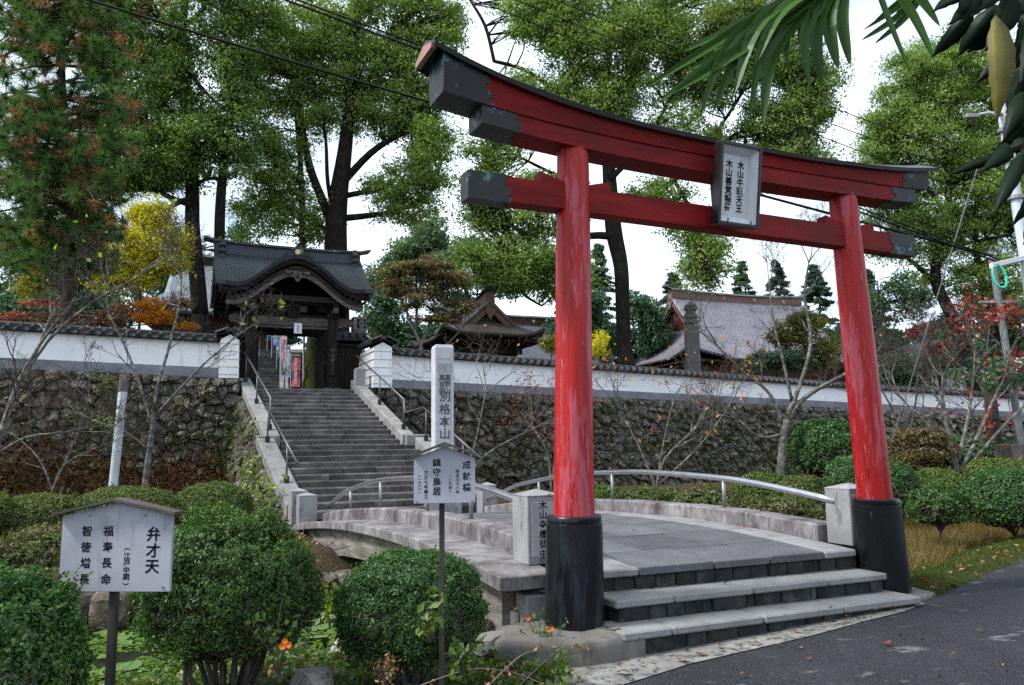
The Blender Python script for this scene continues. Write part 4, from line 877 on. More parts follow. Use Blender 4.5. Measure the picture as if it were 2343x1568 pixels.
# ridge
m = MB(); m.loft([[G(x, RYR - .17, 4.62 + e), G(x, RYR + .17, 4.62 + e), G(x, RYR + .15, 4.98 + e), G(x, RYR - .15, 4.98 + e)] for x, e in ((-2.42, .03), (-1.2, 0), (1.2, 0), (2.42, .03))]); rg = m.build('ridge', 'gate_edge', gate)
m = MB(); m.loft([[G(x, RYR - .24, 4.98 + e), G(x, RYR + .24, 4.98 + e), G(x, RYR + .2, 5.06 + e), G(x, RYR - .2, 5.06 + e)] for x, e in ((-2.78, .14), (-2.4, .05), (-1.2, 0), (1.2, 0), (2.4, .05), (2.78, .14))]); m.build('ridge_cap', 'dark_copper', rg)
for sg in (-1, 1):
    m = MB(); m.box(G(sg * 2.2, RYR - .26, 4.72), (.12, .12, .75), GF)
    for k in range(3): m.tube([G(sg * 2.2 - .1, RYR - .33, 4.5 + k * .2), G(sg * 2.2 + .1, RYR - .33, 4.5 + k * .2)], .07, 10)
    m.build('ridge_end_ornament', 'gate_edge', rg)
# crest ornament over the wave gable
pts = []
for a in np.linspace(-1, 1, 25):
    h = .30 * math.exp(-(a * 2.1) ** 2) + .11 + .06 * math.cos(a * 13) * (1 - abs(a)); pts.append(G(a * .78, RY0 + .25, 4.20 - .30 * a * a + h))
pts2 = [G(a * .78, RY0 + .25, 4.16 - .42 * a * a) for a in np.linspace(1, -1, 25)]
m = MB(); m.prism(pts + pts2, GN * .22); cr0 = m.build('crest_ornament', 'dark_copper', gate)
m = MB(); m.tube([G(0, RY0 + .235, 4.43), G(0, RY0 + .262, 4.43)], .085, 18); m.build('gold_crest', 'gold', cr0)
m = MB(); m.tube([G(.02, RY0 + .35, 4.6), G(.05, RY0 + .32, 4.72), G(.12, RY0 + .3, 4.80)], [.07, .05, .015], 8); m.build('crest_horn', 'dark_copper', cr0)
# bleached wave-shaped barge board, and its pendant
xb = np.linspace(-2.12, 2.12, 61)
def bz(x): return g_kara(x) - .36
m = MB(); m.loft([[G(x, RY0 + .22, bz(x) - (.30 - .05 * abs(x) / 2.1)), G(x, RY0 + .32, bz(x) - (.30 - .05 * abs(x) / 2.1)), G(x, RY0 + .32, bz(x)), G(x, RY0 + .22, bz(x))] for x in xb]); m.build('wave_board', 'bleached_wood', gate, smooth=40)
m = MB(); m.loft([[G(x, RY0 + .18, bz(x) - .10), G(x, RY0 + .22, bz(x) - .10), G(x, RY0 + .22, bz(x) + .02), G(x, RY0 + .18, bz(x) + .02)] for x in xb]); m.build('wave_board_moulding', 'old_wood_h', gate, smooth=40)
pend = [(-.42, 0), (-.36, -.10), (-.24, -.10), (-.2, -.2), (-.1, -.22), (-.06, -.32), (0, -.36), (.06, -.32), (.1, -.22), (.2, -.2), (.24, -.10), (.36, -.10), (.42, 0)]
m = MB(); m.prism([G(x, RY0 + .14, bz(0) - .14 + z) for x, z in pend], GN * .08); pd = m.build('gable_pendant', 'bleached_wood', gate, bevel=.01)
for x, z in ((-.18, -.08), (.18, -.08), (0, -.2)): 
    m = MB(); m.tube([G(x, RY0 + .125, bz(0) - .14 + z), G(x, RY0 + .15, bz(0) - .14 + z)], .045, 10); m.build('carved_boss', 'old_wood', pd)
# pillars and beams
for x in (-1.29, 1.29):
    for y in (0, 2.4):
        gbox('pillar', 'old_wood', (x, y, 1.25), (.30, .30, 2.5)); gbox('pillar_base', 'stair_stone', (x, y, .04), (.52, .52, .16))
    gbox('bracket_arm', 'bleached_wood', (x, -.25, 2.62), (.16, .9, .16)); gbox('bracket_block', 'old_wood', (x, -.02, 2.52), (.40, .40, .16)); gbox('bracket_arm', 'old_wood_h', (x, 0, 2.72), (1.0, .16, .16))
    gbox('bracket_block', 'old_wood', (x - .38, 0, 2.86), (.18, .2, .14)); gbox('bracket_block', 'old_wood', (x + .38, 0, 2.86), (.18, .2, .14)); gbox('bracket_block', 'old_wood', (x, -.6, 2.78), (.18, .18, .14))
    m = MB(); s_ = 1 if x > 0 else -1
    m.prism([G(x + s_ * .16, -.07, 2.12), G(x + s_ * .62, -.07, 2.2), G(x + s_ * .70, -.07, 2.32), G(x + s_ * .60, -.07, 2.46), G(x + s_ * .16, -.07, 2.44)], GN * .14); m.build('beam_nose', 'bleached_wood', gate, bevel=.01)
gbox('lintel', 'bleached_wood', (0, 0, 2.29), (2.28, .20, .28)); gbox('lower_lintel', 'bleached_wood', (0, .02, 2.10), (2.28, .14, .08)); gbox('upper_beam', 'old_wood_h', (0, 0, 2.98), (3.9, .18, .22)); gbox('tie_board', 'old_wood_h', (0, .05, 2.50), (3.6, .12, .08))
gbox('front_purlin', 'old_wood_h', (0, -.62, 2.94), (4.1, .16, .18)); gbox('rear_lintel', 'old_wood_h', (0, 2.4, 2.3), (2.28, .2, .3)); gbox('rear_beam', 'old_wood_h', (0, 2.4, 2.95), (3.9, .18, .22))
for sg in (-1, 1):
    gbox('side_beam', 'old_wood', (sg * 1.29, 1.2, 2.62), (.18, 2.1, .24)); gbox('side_beam', 'old_wood', (sg * 1.85, 1.2, 3.02), (.16, 4.0, .2))
    m = MB(); m.prism([G(sg * 1.95, -.5, 3.05), G(sg * 1.95, 2.9, 3.05), G(sg * 1.95, 1.9, 3.75), G(sg * 1.95, 1.2, 4.3), G(sg * 1.95, .5, 3.75)], GU * .06); m.build('gable_boards', 'old_wood', gate)
gbox('name_tablet', 'old_wood', (0, -.18, 2.72), (.38, .08, .62)); gbox('frog_leg_strut', 'bleached_wood', (0, -.06, 2.72), (.9, .06, .22))
gbox('pillar_board', 'old_wood', (1.29, -.175, 1.10), (.24, .035, 1.15), bev=.004); lettering('木\n山\n寺', .15, G(1.29, -.195, 1.2), GU, UZ, 'bleached_wood', gate, .002, 1.1)
gbox('threshold', 'stair_stone', (0, 0, .03), (2.05, .3, .12))
gbox('open_door_leaf', 'old_wood', (-1.06, .72, 1.12), (.07, 1.05, 2.1)); gbox('open_door_leaf', 'old_wood', (1.06, .72, 1.12), (.07, 1.05, 2.1))
# wings beside the gate, each with a plank door and small tiled roof
for sg, lab in ((1, 'dark plank side wing with little tiled roof right of the gate'), (-1, 'dark plank side wing with little tiled roof left of the gate')):
    wg = thing('gate_wing', lab, 'gate wing', G(sg * 1.9, .2, 0))
    x0, x1 = (1.46, 2.35) if sg > 0 else (-2.0, -1.46)
    npl = 6
    for i in range(npl):
        a, b = lerp(x0, x1, i / npl), lerp(x0, x1, (i + 1) / npl); gbox('plank', 'old_wood', ((a + b) / 2, .2 + (.01 if i % 2 else 0), .78), (b - a - .008, .05, 1.56), wg, .004)
    gbox('rail', 'old_wood_h', ((x0 + x1) / 2, .16, 1.60), (x1 - x0, .12, .12), wg); gbox('rail', 'old_wood_h', ((x0 + x1) / 2, .16, .12), (x1 - x0, .12, .10), wg)
    tiled_coping(wg, G(x0, .2, 1.72), G(x1 + .1, .2, 1.72), half=.42, rise=.22, pitch=.24)
# paper notice on the lintel, white board inside
pn_c = G(.16, -.13, 2.06); p = thing('paper_notice', 'small white paper notice hanging from the gate lintel', 'notice', pn_c)
m = MB(); m.box(pn_c, (.25, .008, .34), GF); m.build('sheet', 'white_paint', p); lettering('山\n内\n安\n全', .065, pn_c - GN * .006, GU, UZ, 'ink_worn', p, .001, .95)
def Z6(zx, zy): return ((700 + zx / 2.24) * .6049, (800 + zy / 2.24) * .6049)
def zw(zx, zy, Y): return W(*Z6(zx, zy), Y=Y)
a = zw(603, 1228, 27.4); b = zw(638, 1005, 27.4); p = thing('greeting_board', 'tall narrow white board with black writing inside the gate', 'sign', a)
c = (a + b) / 2; wd = (b - a).dot(Vector((1, 0, 0))); hh = b.z - a.z; m = MB(); m.box(c, (wd, .03, hh), GF); m.build('board', 'white_paint', p); m = MB(); m.box(c + UZ * (hh / 2 + .10), (wd * .8, .04, .2), GF); m.build('top_panel', 'old_wood', p)
lettering('相\n互\n礼\n拝', wd * .84, c - GN * .02, GU, UZ, 'ink', p, .004, 1.12)
# ------------------------------------------------------------------ inner stairs, banners and things seen through the gate
i0 = zw(585, 1495, 29.5); NI = 15
inner = thing('inner_stairs', 'flight of grey steps rising behind the gate opening', 'staircase', i0)
iN = Vector((-.30, .954, 0)); iU = Vector((.954, .30, 0))
def I(s, t, z): return Vector((i0.x - .55, i0.y, 0)) + iN * s + iU * t + UZ * z
zi0 = 3.4
for k in range(NI):
    z1 = zi0 + .17 * (k + 1); cuts = [-.9, random.uniform(.0, .5), 1.45]
    for j in range(2):
        m = MB(); m.hexa([I(.36 * k, cuts[j] + .004, z1 - .22), I(.36 * k, cuts[j + 1] - .004, z1 - .22), I(.36 * k + .5, cuts[j + 1] - .004, z1 - .22), I(.36 * k + .5, cuts[j] + .004, z1 - .22), I(.36 * k, cuts[j] + .004, z1), I(.36 * k, cuts[j + 1] - .004, z1), I(.36 * k + .5, cuts[j + 1] - .004, z1), I(.36 * k + .5, cuts[j] + .004, z1)]); m.build('step_block', 'stair_stone', inner, bevel=.015)
m = MB(); m.hexa([I(-.1, 1.46, 3.2), I(-.1, 1.8, 3.2), I(5.4, 1.8, 3.2), I(5.4, 1.46, 3.2), I(-.1, 1.46, zi0 + .25), I(-.1, 1.8, zi0 + .25), I(5.4, 1.8, zi0 + 2.75), I(5.4, 1.46, zi0 + 2.75)]); m.build('cheek_slab', 'cheek_stone', inner, bevel=.015)
m = MB(); m.hexa([I(0, -.9, 3.0), I(0, 1.44, 3.0), I(5.4, 1.44, 3.0), I(5.4, -.9, 3.0), I(0, -.9, 3.38), I(0, 1.44, 3.38), I(5.4, 1.44, 5.7), I(5.4, -.9, 5.7)]); m.build('core', 'joint_dark', inner)
m = MB(); m.hexa([I(5.4, -2.5, 3.0), I(5.4, 9, 3.0), I(14, 9, 3.0), I(14, -2.5, 3.0), I(5.4, -2.5, 5.93), I(5.4, 9, 5.93), I(14, 9, 5.98), I(14, -2.5, 5.98)]); obj('inner_court', m.mesh('inner_court'), 'gravel_court', kind='structure', label='raised inner court behind the gate', cat='terrain')
stair_rail('steel handrail beside the inner stairs behind the gate', [I(s, 1.62, zi0 + .46 * s + 1.05) for s in (0, 2.5, 5.4)], [(I(s, 1.62, zi0 + .46 * s + .22), .82) for s in (.2, 1.9, 3.6, 5.2)], .03)
def inner_map(a, b, d): return I(5.3 - d, 1.9 + a, 3.3 + b)
stone_wall('court_wall', 'grey stone retaining wall behind the banners inside the gate', 5.5, 2.6, inner_map, .42, I(5.3, 1.9, 3.3))
def banner(label, x0, x1, y0, y1, Y, mat, txt, tc_='white_paint'):
    tl = zw(x0, y0, Y); br_ = zw(x1, y1, Y); wd = max(.16, br_.x - tl.x); h = tl.z - br_.z; base = Vector((tl.x - .03, Y, br_.z - .45)); p = thing('banner', label, 'banner', base, 'prayer banners inside the gate')
    n = 12; m = MB(); fr_ = []
    for k in range(n + 1):
        z = tl.z - h * k / n; off = .03 * math.sin(k * .9 + x0); fr_.append([Vector((tl.x, Y + off * .3, z)), Vector((tl.x + wd, Y + off, z)), Vector((tl.x + wd, Y + off + .012, z)), Vector((tl.x, Y + off * .3 + .012, z))])
    m.loft(fr_); m.build('cloth', mat, p, smooth=40)
    m = MB(); m.tube([base, Vector((base.x, base.y, tl.z + .08))], .014, 8); m.build('pole', 'white_paint', p); m = MB(); m.tube([Vector((base.x, Y, tl.z + .02)), Vector((tl.x + wd, Y, tl.z + .02))], .01, 6); m.build('crossbar', 'white_paint', p)
    lettering('\n'.join(txt), min(wd * .75, h / len(txt) * .85), Vector((tl.x + wd / 2, Y - .03, (tl.z + br_.z) / 2)), Vector((1, 0, 0)), UZ, tc_, p, .004, 1.0)
banner('dark blue banner farthest up the inner stairs', 706, 729, 935, 1092, 34.6, 'banner_blue', '南無大師')
banner('bright blue banner on the inner stairs, second from the gate board', 745, 782, 935, 1150, 33.4, 'banner_blue', '南無大師遍照')
banner('wide pale blue banner at the middle of the inner stairs', 788, 832, 995, 1235, 32.2, 'banner_sky', '南無大師遍照金剛')
banner('pale pink banner beside the inner stair handrail', 820, 857, 1060, 1300, 31.2, 'banner_pink', '南無大師遍照金剛', 'banner_red')
banner('narrow sky blue banner near the foot of the inner stairs', 860, 887, 1140, 1405, 30.6, 'banner_sky', '南無大師遍照金剛')
banner('red banner nearest the gate opening', 905, 972, 1222, 1485, 29.6, 'banner_red', '南無大師遍照金剛')
a = zw(1003, 1465, 30.2); b = zw(1006, 1030, 30.2); p = thing('steel_pole', 'thin steel pole standing behind the gate opening', 'pole', a); m = MB(); m.tube([a, b], .045, 12); m.build('shaft', 'steel', p, smooth=40); m = MB(); m.lathe([(.06, 0), (.06, .05), (.01, .10)], b, 12); m.build('cap', 'steel_dull', p)
# stone lantern inside
lc = zw(1062, 1150, 34.5); p = thing('stone_lantern', 'pale stone lantern standing behind the gate opening', 'lantern', lc)
for nm, prof in (('base', [(.30, 0), (.30, .12), (.22, .2)]), ('shaft', [(.13, .2), (.11, .6), (.14, .9)]), ('platform', [(.16, .9), (.30, 1.0), (.30, 1.08)]), ('fire_box', [(.2, 1.08), (.2, 1.4)]), ('roof', [(.42, 1.4), (.38, 1.46), (.12, 1.7)]), ('jewel', [(.1, 1.7), (.12, 1.8), (.02, 1.98)])):
    m = MB(); m.lathe(prof, lc, 6 if nm in ('roof', 'fire_box', 'platform') else 14); m.build(nm, 'cheek_stone', p)
# grey framed tablet behind the right wing
a = zw(1412, 1015, 28.5); b = zw(1530, 897, 28.5); c = (a + b) / 2; p = thing('stone_tablet', 'grey framed stone tablet with carved figure behind the right wing roof', 'tablet', Vector((c.x, c.y, 3.4)))
ww, hh = (b.x - a.x), b.z - a.z; m = MB(); m.box(c, (ww, .4, hh), GF); m.build('frame', 'cheek_stone', p, bevel=.02); m = MB(); m.box(c - GN * .2 + GU * .06, (ww * .62, .03, hh * .66), GF); m.build('dark_panel', 'joint_dark', p); m = MB(); m.box(c - UZ * (hh / 2 + (c.z - hh / 2 - 3.4) / 2), (ww * .8, .34, c.z - hh / 2 - 3.4), GF); m.build('pedestal', 'cheek_stone', p)
for x, z, sx, sz in ((0, .06, .1, .1), (0, -.06, .16, .12), (-.07, .02, .04, .1), (.07, .02, .04, .1)): 
    m = MB(); m.box(c - GN * .222 + GU * (.06 + x * 1.2) + UZ * z * 1.4, (sx, .012, sz * 1.2), GF); m.build('carved_figure', 'cheek_stone', p, bevel=.004)

# ------------------------------------------------------------------ temple halls: curved hip-and-gable roofs
def hall(name, label, cat, centre, ang, a, b, gx_, ze, zr, mat, wallmat, trim, zfloor, gable='brown_wood', lift=.25, pw=1.35, wall_in=.75, zm=.42, posts=False, lattice=True, cap=None):
    """roof: half length a along the ridge, half width b; gables at |x|=gx_; eave height ze, ridge zr"""
    U_ = Vector((math.cos(ang), math.sin(ang), 0)); N_ = Vector((-math.sin(ang), math.cos(ang), 0)); c = Vector((centre[0], centre[1], 0))
    def H(x, y, z): return c + U_ * x + N_ * y + UZ * z
    h = thing(name, label, cat, H(0, 0, zfloor)); rise = zr - ze; zmid = ze + rise * zm
    def zf(y): return ze + rise * (max(0, 1 - abs(y) / b)) ** pw
    def zs(x): return ze + (zmid - ze) * (max(0, (a - abs(x)) / (a - gx_))) ** 1.15
    def corner(x, y): return lift * (max(0, abs(x) / a - .55) / .45) ** 2 * (max(0, abs(y) / b - .5) / .5) ** 2
    def patch(nm, x0, x1, fn, nx_=14, ny_=40, parent=h):
        X = np.linspace(x0, x1, nx_); Yv = np.linspace(-b, b, ny_); V = [H(x, y, fn(x, y)) for y in Yv for x in X]
        Fq = [(j * nx_ + i, j * nx_ + i + 1, (j + 1) * nx_ + i + 1, (j + 1) * nx_ + i) for j in range(ny_ - 1) for i in range(nx_ - 1)]
        uvs = [(((x + a) / (2 * a)), (1 - abs(y) / b)) if fn is top else ((y + b) / (2 * b), (a - abs(x)) / b) for y in Yv for x in X]
        o = obj(nm, roof_mesh(nm, V, Fq, uvs), mat, parent); md = o.modifiers.new('thickness', 'SOLIDIFY'); md.thickness = .16; md.offset = -1; return o
    top = lambda x, y: zf(y) + .12 * (abs(x) / a) ** 3 + corner(x, y)
    hip = lambda x, y: min(zf(y), zs(x)) + corner(x, y)
    ov = .35
    r = patch('roof', -gx_ - ov, gx_ + ov, lambda x, y: top(x, y), 24) if False else None
    X = np.linspace(-gx_ - ov, gx_ + ov, 26); r = patch('roof', -gx_ - ov, gx_ + ov, top, 26)
    for sg in (-1, 1): patch('hip_roof', sg * gx_ - sg * .05, sg * a, hip, 12)
    for sg in (-1, 1):
        yl = b * (1 - zm ** (1 / pw)) * 1.0
        m = MB(); pts = [H(sg * (gx_ - .12), y, zf(y) - .10) for y in np.linspace(-yl, yl, 17)]; pts += [H(sg * (gx_ - .12), yl, zmid - .12), H(sg * (gx_ - .12), -yl, zmid - .12)]; m.prism(pts, U_ * sg * .04); gb = m.build('gable_panel', gable, h)
        if lattice:
            for y in np.linspace(-yl * .8, yl * .8, 15):
                m = MB(); z1 = zf(y) - .25; m.box(H(sg * (gx_ - .06), y, (zmid + z1) / 2), (.05, yl * .05, max(.05, z1 - zmid)), (U_, N_, UZ)); m.build('lattice_bar', gable, gb)
        m = MB(); ys_ = np.linspace(-b * .96, b * .96, 41); m.loft([[H(sg * (gx_ + ov - .02), y, zf(y) - .17), H(sg * (gx_ + ov - .10), y, zf(y) - .17), H(sg * (gx_ + ov - .10), y, zf(y) - .48), H(sg * (gx_ + ov - .02), y, zf(y) - .48)] for y in ys_ if zf(y) > zmid - .5]); m.build('barge_board', trim, h)
        m = MB(); m.prism([H(sg * (gx_ + ov), y_, z_) for y_, z_ in ((-.28, zr - .45), (-.12, zr - .75), (0, zr - .95), (.12, zr - .75), (.28, zr - .45))], U_ * sg * .06); m.build('gable_pendant', trim, h)
    rl_ = gx_ + ov
    m = MB(); m.loft([[H(x, -.24, zr - .30 + e), H(x, .24, zr - .30 + e), H(x, .20, zr + .18 + e), H(x, -.20, zr + .18 + e)] for x, e in ((-rl_, .14), (-rl_ * .5, .03), (0, 0), (rl_ * .5, .03), (rl_, .14))]); rd = m.build('ridge', trim if cap is None else cap, h)
    m = MB(); m.loft([[H(x, -.30, zr + .18 + e), H(x, .30, zr + .18 + e), H(x, .16, zr + .30 + e), H(x, -.16, zr + .30 + e)] for x, e in ((-rl_ - .4, .34), (-rl_, .15), (-rl_ * .5, .03), (0, 0), (rl_ * .5, .03), (rl_, .15), (rl_ + .4, .34))]); m.build('ridge_cap', mat, rd)
    for x in np.linspace(-rl_ * .7, rl_ * .7, 4):
        m = MB(); m.tube([H(x, -.245, zr - .02), H(x, -.20, zr - .02)], .10, 12); m.build('ridge_crest', 'gold' if name != 'bell_tower' else 'white_paint', rd)
    # soffit, walls
    m = MB(); m.loft([[H(-a + .1, -b + .1, ze - .17 + .0), H(a - .1, -b + .1, ze - .17), H(a - .1, b - .1, ze - .17), H(-a + .1, b - .1, ze - .17)], [H(-a + wall_in, -b + wall_in, ze + .05), H(a - wall_in, -b + wall_in, ze + .05), H(a - wall_in, b - wall_in, ze + .05), H(-a + wall_in, b - wall_in, ze + .05)]], caps=False); m.build('eave_soffit', trim if not posts else 'old_wood', h)
    nr = int(2 * a / .35)
    for x in np.linspace(-a + .2, a - .2, nr):
        m = MB(); m.box(H(x, -b + .55, ze - .16), (.07, 1.0, .09), (U_, N_, UZ)); m.build('rafter', 'old_wood' if posts else 'brown_wood', h)
    for y in np.linspace(-b + .2, b - .2, int(2 * b / .35)):
        m = MB(); m.box(H(-a + .55, y, ze - .16), (1.0, .07, .09), (U_, N_, UZ)); m.build('rafter', 'old_wood' if posts else 'brown_wood', h)
    if posts:
        for x in (-a + 1.1, a - 1.1):
            for y in (-b + 1.1, b - 1.1): m = MB(); m.box(H(x, y, (zfloor + ze) / 2), (.24, .24, ze - zfloor), (U_, N_, UZ)); m.build('pillar', 'old_wood', h, bevel=.01)
        for y in (-b + 1.1, b - 1.1): m = MB(); m.box(H(0, y, ze - .5), (2 * a - 1.4, .16, .28), (U_, N_, UZ)); m.build('head_beam', 'old_wood', h)
        for x in (-a + 1.1, a - 1.1): m = MB(); m.box(H(x, 0, ze - .5), (.16, 2 * b - 1.4, .28), (U_, N_, UZ)); m.build('head_beam', 'old_wood', h)
    else:
        m = MB(); m.box(H(0, 0, (zfloor + ze) / 2 - .05), (2 * (a - 1.2), 2 * (b - 1.2), ze - zfloor), (U_, N_, UZ)); m.build('wall', wallmat, h)
    return h, H
A23 = math.radians(23)
# bell tower: ridge runs away from the viewer
bt = W(1129, 752, Y=34.0); btc = (bt.x - .39 * 2.2, bt.y + .92 * 2.2)
hb, HB = hall('bell_tower', 'dark open wooden bell tower with small gabled roof behind the white wall', 'bell tower', btc, A23 + math.pi / 2, 2.35, 2.45, 1.45, 6.35, 8.1, 'bell_roof', 'old_wood', 'brown_wood', 3.0, 'brown_wood', .35, 1.45, posts=True, zm=.36)
m = MB(); m.lathe([(.42, 4.3), (.44, 4.5), (.40, 5.0), (.36, 5.35), (.2, 5.5), (.05, 5.55)], (btc[0], btc[1], 0), 20); m.build('bell', 'dark_copper', hb, smooth=40)
# main hall on the right
mc = W(1577, 812, Y=42.0); mu = Vector((math.cos(math.radians(20)), math.sin(math.radians(20)), 0)); mn = Vector((-mu.y, mu.x, 0)); mcc = Vector((mc.x, mc.y, 0)) + mu * 7.2 + mn * 5.4
hall('main_hall', 'large temple hall with purple brown shingled roof and red lattice gable', 'temple hall', (mcc.x, mcc.y), math.radians(20), 7.2, 5.4, 4.6, mc.z - .1, 10.75, 'slate_roof', 'brown_wood', 'copper_trim', 3.2, 'lattice_red', .55, 1.35, zm=.45)
# grey roof behind the bell tower
gc = W(1240, 770, Y=46.0); hall('rear_hall', 'grey shingled roof of a lower hall behind the bell tower', 'temple hall', (gc.x - 1.5, gc.y + 2), math.radians(23), 5.4, 4.6, 4.2, 5.2, 9.3, 'grey_roof', 'brown_wood', 'brown_wood', 3.4, 'brown_wood', .3, zm=.35)
# blue-grey copper roof left of the gate
lc2 = W(300, 674, Y=34.0); lu = Vector((math.cos(math.radians(15)), math.sin(math.radians(15)), 0)); ln = Vector((-lu.y, lu.x, 0)); lcc = Vector((lc2.x, lc2.y, 0)) + lu * 3.6 + ln * 4.2
hall('side_hall', 'temple hall with pale blue grey copper roof behind the left of the gate', 'temple hall', (lcc.x, lcc.y), math.radians(15), 3.6, 4.2, 2.2, lc2.z - .65, 11.0, 'blue_roof', 'brown_wood', 'gate_edge', 3.4, 'brown_wood', .9, 1.3, zm=.38)
# house with white gable at the right
hr = W(2140, 850, Y=46.0); U_ = Vector((math.cos(.25), math.sin(.25), 0)); N_ = Vector((-U_.y, U_.x, 0))
ho = thing('white_gabled_house', 'small house with white gable and grey roof behind the wall at right', 'house', Vector((hr.x, hr.y, 3)))
def HH(x, y, z): return Vector((hr.x, hr.y, 0)) + U_ * x + N_ * y + UZ * z
zg = W(2140, 868, Y=46).z; zp = W(2140, 790, Y=46).z
m = MB(); m.prism([HH(-2.9, 0, 3), HH(2.9, 0, 3), HH(2.9, 0, zg), HH(0, 0, zp), HH(-2.9, 0, zg)], N_ * 7); m.build('wall', 'plaster', ho)
for sg in (-1, 1):
    m = MB(); m.loft([[HH(sg * 3.5, y, zg - .42), HH(0, y, zp + .05), HH(0, y, zp + .30), HH(sg * 3.5, y, zg - .18)] for y in (-.6, 7.5)]); m.build('roof_slope', 'kawara', ho)
m = MB(); m.loft([[HH(-4.2, y, zg - .9 + z) for z in (0, .15)] + [HH(4.2, y, zg - .9 + z) for z in (.15, 0)] for y in (-1.5, -.05)]); m.build('lean_to_roof', 'kawara', ho)
m = MB(); m.box(HH(0, -.03, zg + .1), (.9, .05, .8), (U_, N_, UZ)); wn = m.build('window', 'old_wood', ho); m = MB(); m.box(HH(0, -.06, zg + .1), (.78, .02, .68), (U_, N_, UZ)); m.build('pane', 'steel_dull', wn)
# stone stupa pillar in front of the main hall
oc = W(1585, 838, Y=38.5); ob = thing('stone_stupa', 'tall grey stone pillar with stacked finial in front of the main hall', 'stone pillar', Vector((oc.x, oc.y, 3.0)))
def ocz(py): return W(1585, py, Y=38.5).z
m = MB(); m.loft([[Vector((oc.x + x * k, oc.y + y * k, z)) for x, y in ((-.31, -.31), (.31, -.31), (.31, .31), (-.31, .31))] for k, z in ((1.05, 3.0), (1, ocz(748)), (.95, ocz(744)))]); m.build('shaft', 'stupa_stone', ob)
for nm, prof in (('sphere', [(.24, ocz(744)), (.36, ocz(740)), (.36, ocz(734)), (.22, ocz(728))]), ('roof_stone', [(.42, ocz(728)), (.40, ocz(724)), (.2, ocz(713))]), ('bowl', [(.22, ocz(713)), (.34, ocz(708)), (.34, ocz(703))]), ('jewel', [(.3, ocz(703)), (.3, ocz(699)), (.16, ocz(694)), (.02, ocz(688))])):
    m = MB(); m.lathe(prof, (oc.x, oc.y, 0), 4 if nm == 'roof_stone' else 16); m.build(nm, 'stupa_stone', ob, smooth=40)
# ------------------------------------------------------------------ tall inscribed monument beside the bridge end
mb = W(1012, 1165, Y=16.6); MOY = 16.6
mo = thing('stone_monument', 'tall pale granite monument pillar with carved inscription behind the small notice board', 'monument', Vector((mb.x, MOY, .1)))
mw = (W(1040, 1000, Y=MOY).x - W(984, 1000, Y=MOY).x) / 1.28; ztop = W(1010, 797, Y=MOY).z; hw = mw / 2; mcx = Vector((mb.x, MOY, 0))
ma = math.radians(17); MU = Vector((math.cos(ma), math.sin(ma), 0)); MN = Vector((-MU.y, MU.x, 0))
m = MB(); m.loft([[mcx + MU * x * k + MN * y * k + UZ * z for x, y in ((-hw, -hw), (hw, -hw), (hw, hw), (-hw, hw))] for k, z in ((1, .1), (1, ztop), (.9, ztop + .06))]); m.build('shaft', 'pale_granite', mo, bevel=.01)
m = MB(); m.box(mcx + UZ * .22, (mw * 1.7, mw * 1.7, .5), (MU, MN, UZ)); m.build('base_block', 'granite', mo, bevel=.02)
fz0, fz1 = W(1012, 1150, Y=MOY).z, W(1012, 822, Y=MOY).z; fc = mcx - MN * (hw + .001)
for sx in (-1, 1): m = MB(); m.box(fc + MU * sx * mw * .33 + UZ * (fz0 + fz1) / 2, (.012, .012, fz1 - fz0), (MU, MN, UZ)); m.build('panel_edge', 'granite_carved', mo)
m = MB(); m.box(fc + UZ * fz1, (mw * .66, .012, .012), (MU, MN, UZ)); m.build('panel_edge', 'granite_carved', mo)
def mz(py): return W(1012, py, Y=MOY).z
for sx in (-1, 1):
    c = fc - MN * .002 + MU * sx * mw * .14 + UZ * mz(843); m = MB(); n = 24
    m.loft([[c + (MU * math.cos(a_) + UZ * math.sin(a_)) * r_ - MN * d_ for a_ in np.linspace(0, 2 * math.pi, n, endpoint=False)] for r_, d_ in ((.105, 0), (.105, .01), (.088, .01), (.088, 0))], caps=False); m.build('carved_crest', 'granite_carved', mo)
    lettering('巴' if sx > 0 else '桐', .13, c - MN * .006, MU, UZ, 'granite_carved', mo, .002)
lettering('高\n野\n山', .15, fc + MU * mw * .17 - MN * .006 + UZ * mz(880), MU, UZ, 'monument_ink', mo, .003, .95, squash=.9)
lettering('真\n言\n宗', .15, fc - MU * mw * .13 - MN * .006 + UZ * mz(880), MU, UZ, 'monument_ink', mo, .003, .95, squash=.9)
lettering('別\n格\n本\n山', .24, fc + MU * mw * .02 - MN * .006 + UZ * mz(950), MU, UZ, 'monument_ink', mo, .003, 1.08)
lettering('木\n山\n寺', .30, fc + MU * mw * .02 - MN * .006 + UZ * mz(1062), MU, UZ, 'monument_ink', mo, .003, 1.08)
# ------------------------------------------------------------------ foliage builders
def leaves_mesh(name, P, size, out=None, aspect=.5, obias=.6, droop=0.0):
    """diamond leaves at P (n,3); out = outward directions used as a bias for the leaf normal"""
    n = len(P); nr = RNG.normal(size=(n, 3))
    if out is not None: nr = nr * (1 - obias) + out * obias * 1.6
    nr /= np.linalg.norm(nr, axis=1, keepdims=True) + 1e-9
    a = RNG.normal(size=(n, 3)); a[:, 2] -= droop; a -= nr * (a * nr).sum(1, keepdims=True); a /= np.linalg.norm(a, axis=1, keepdims=True) + 1e-9
    b = np.cross(nr, a); s = size * RNG.uniform(.65, 1.35, size=(n, 1)); l = a * s * .5; w_ = b * s * aspect * .5; fold = nr * s * .06
    V = np.stack([P - l, P - l * .1 + w_ + fold, P + l, P - l * .1 - w_ + fold], 1).reshape(-1, 3); F_ = np.arange(n * 4).reshape(n, 4)
    return fastmesh(name, V, F_, False)
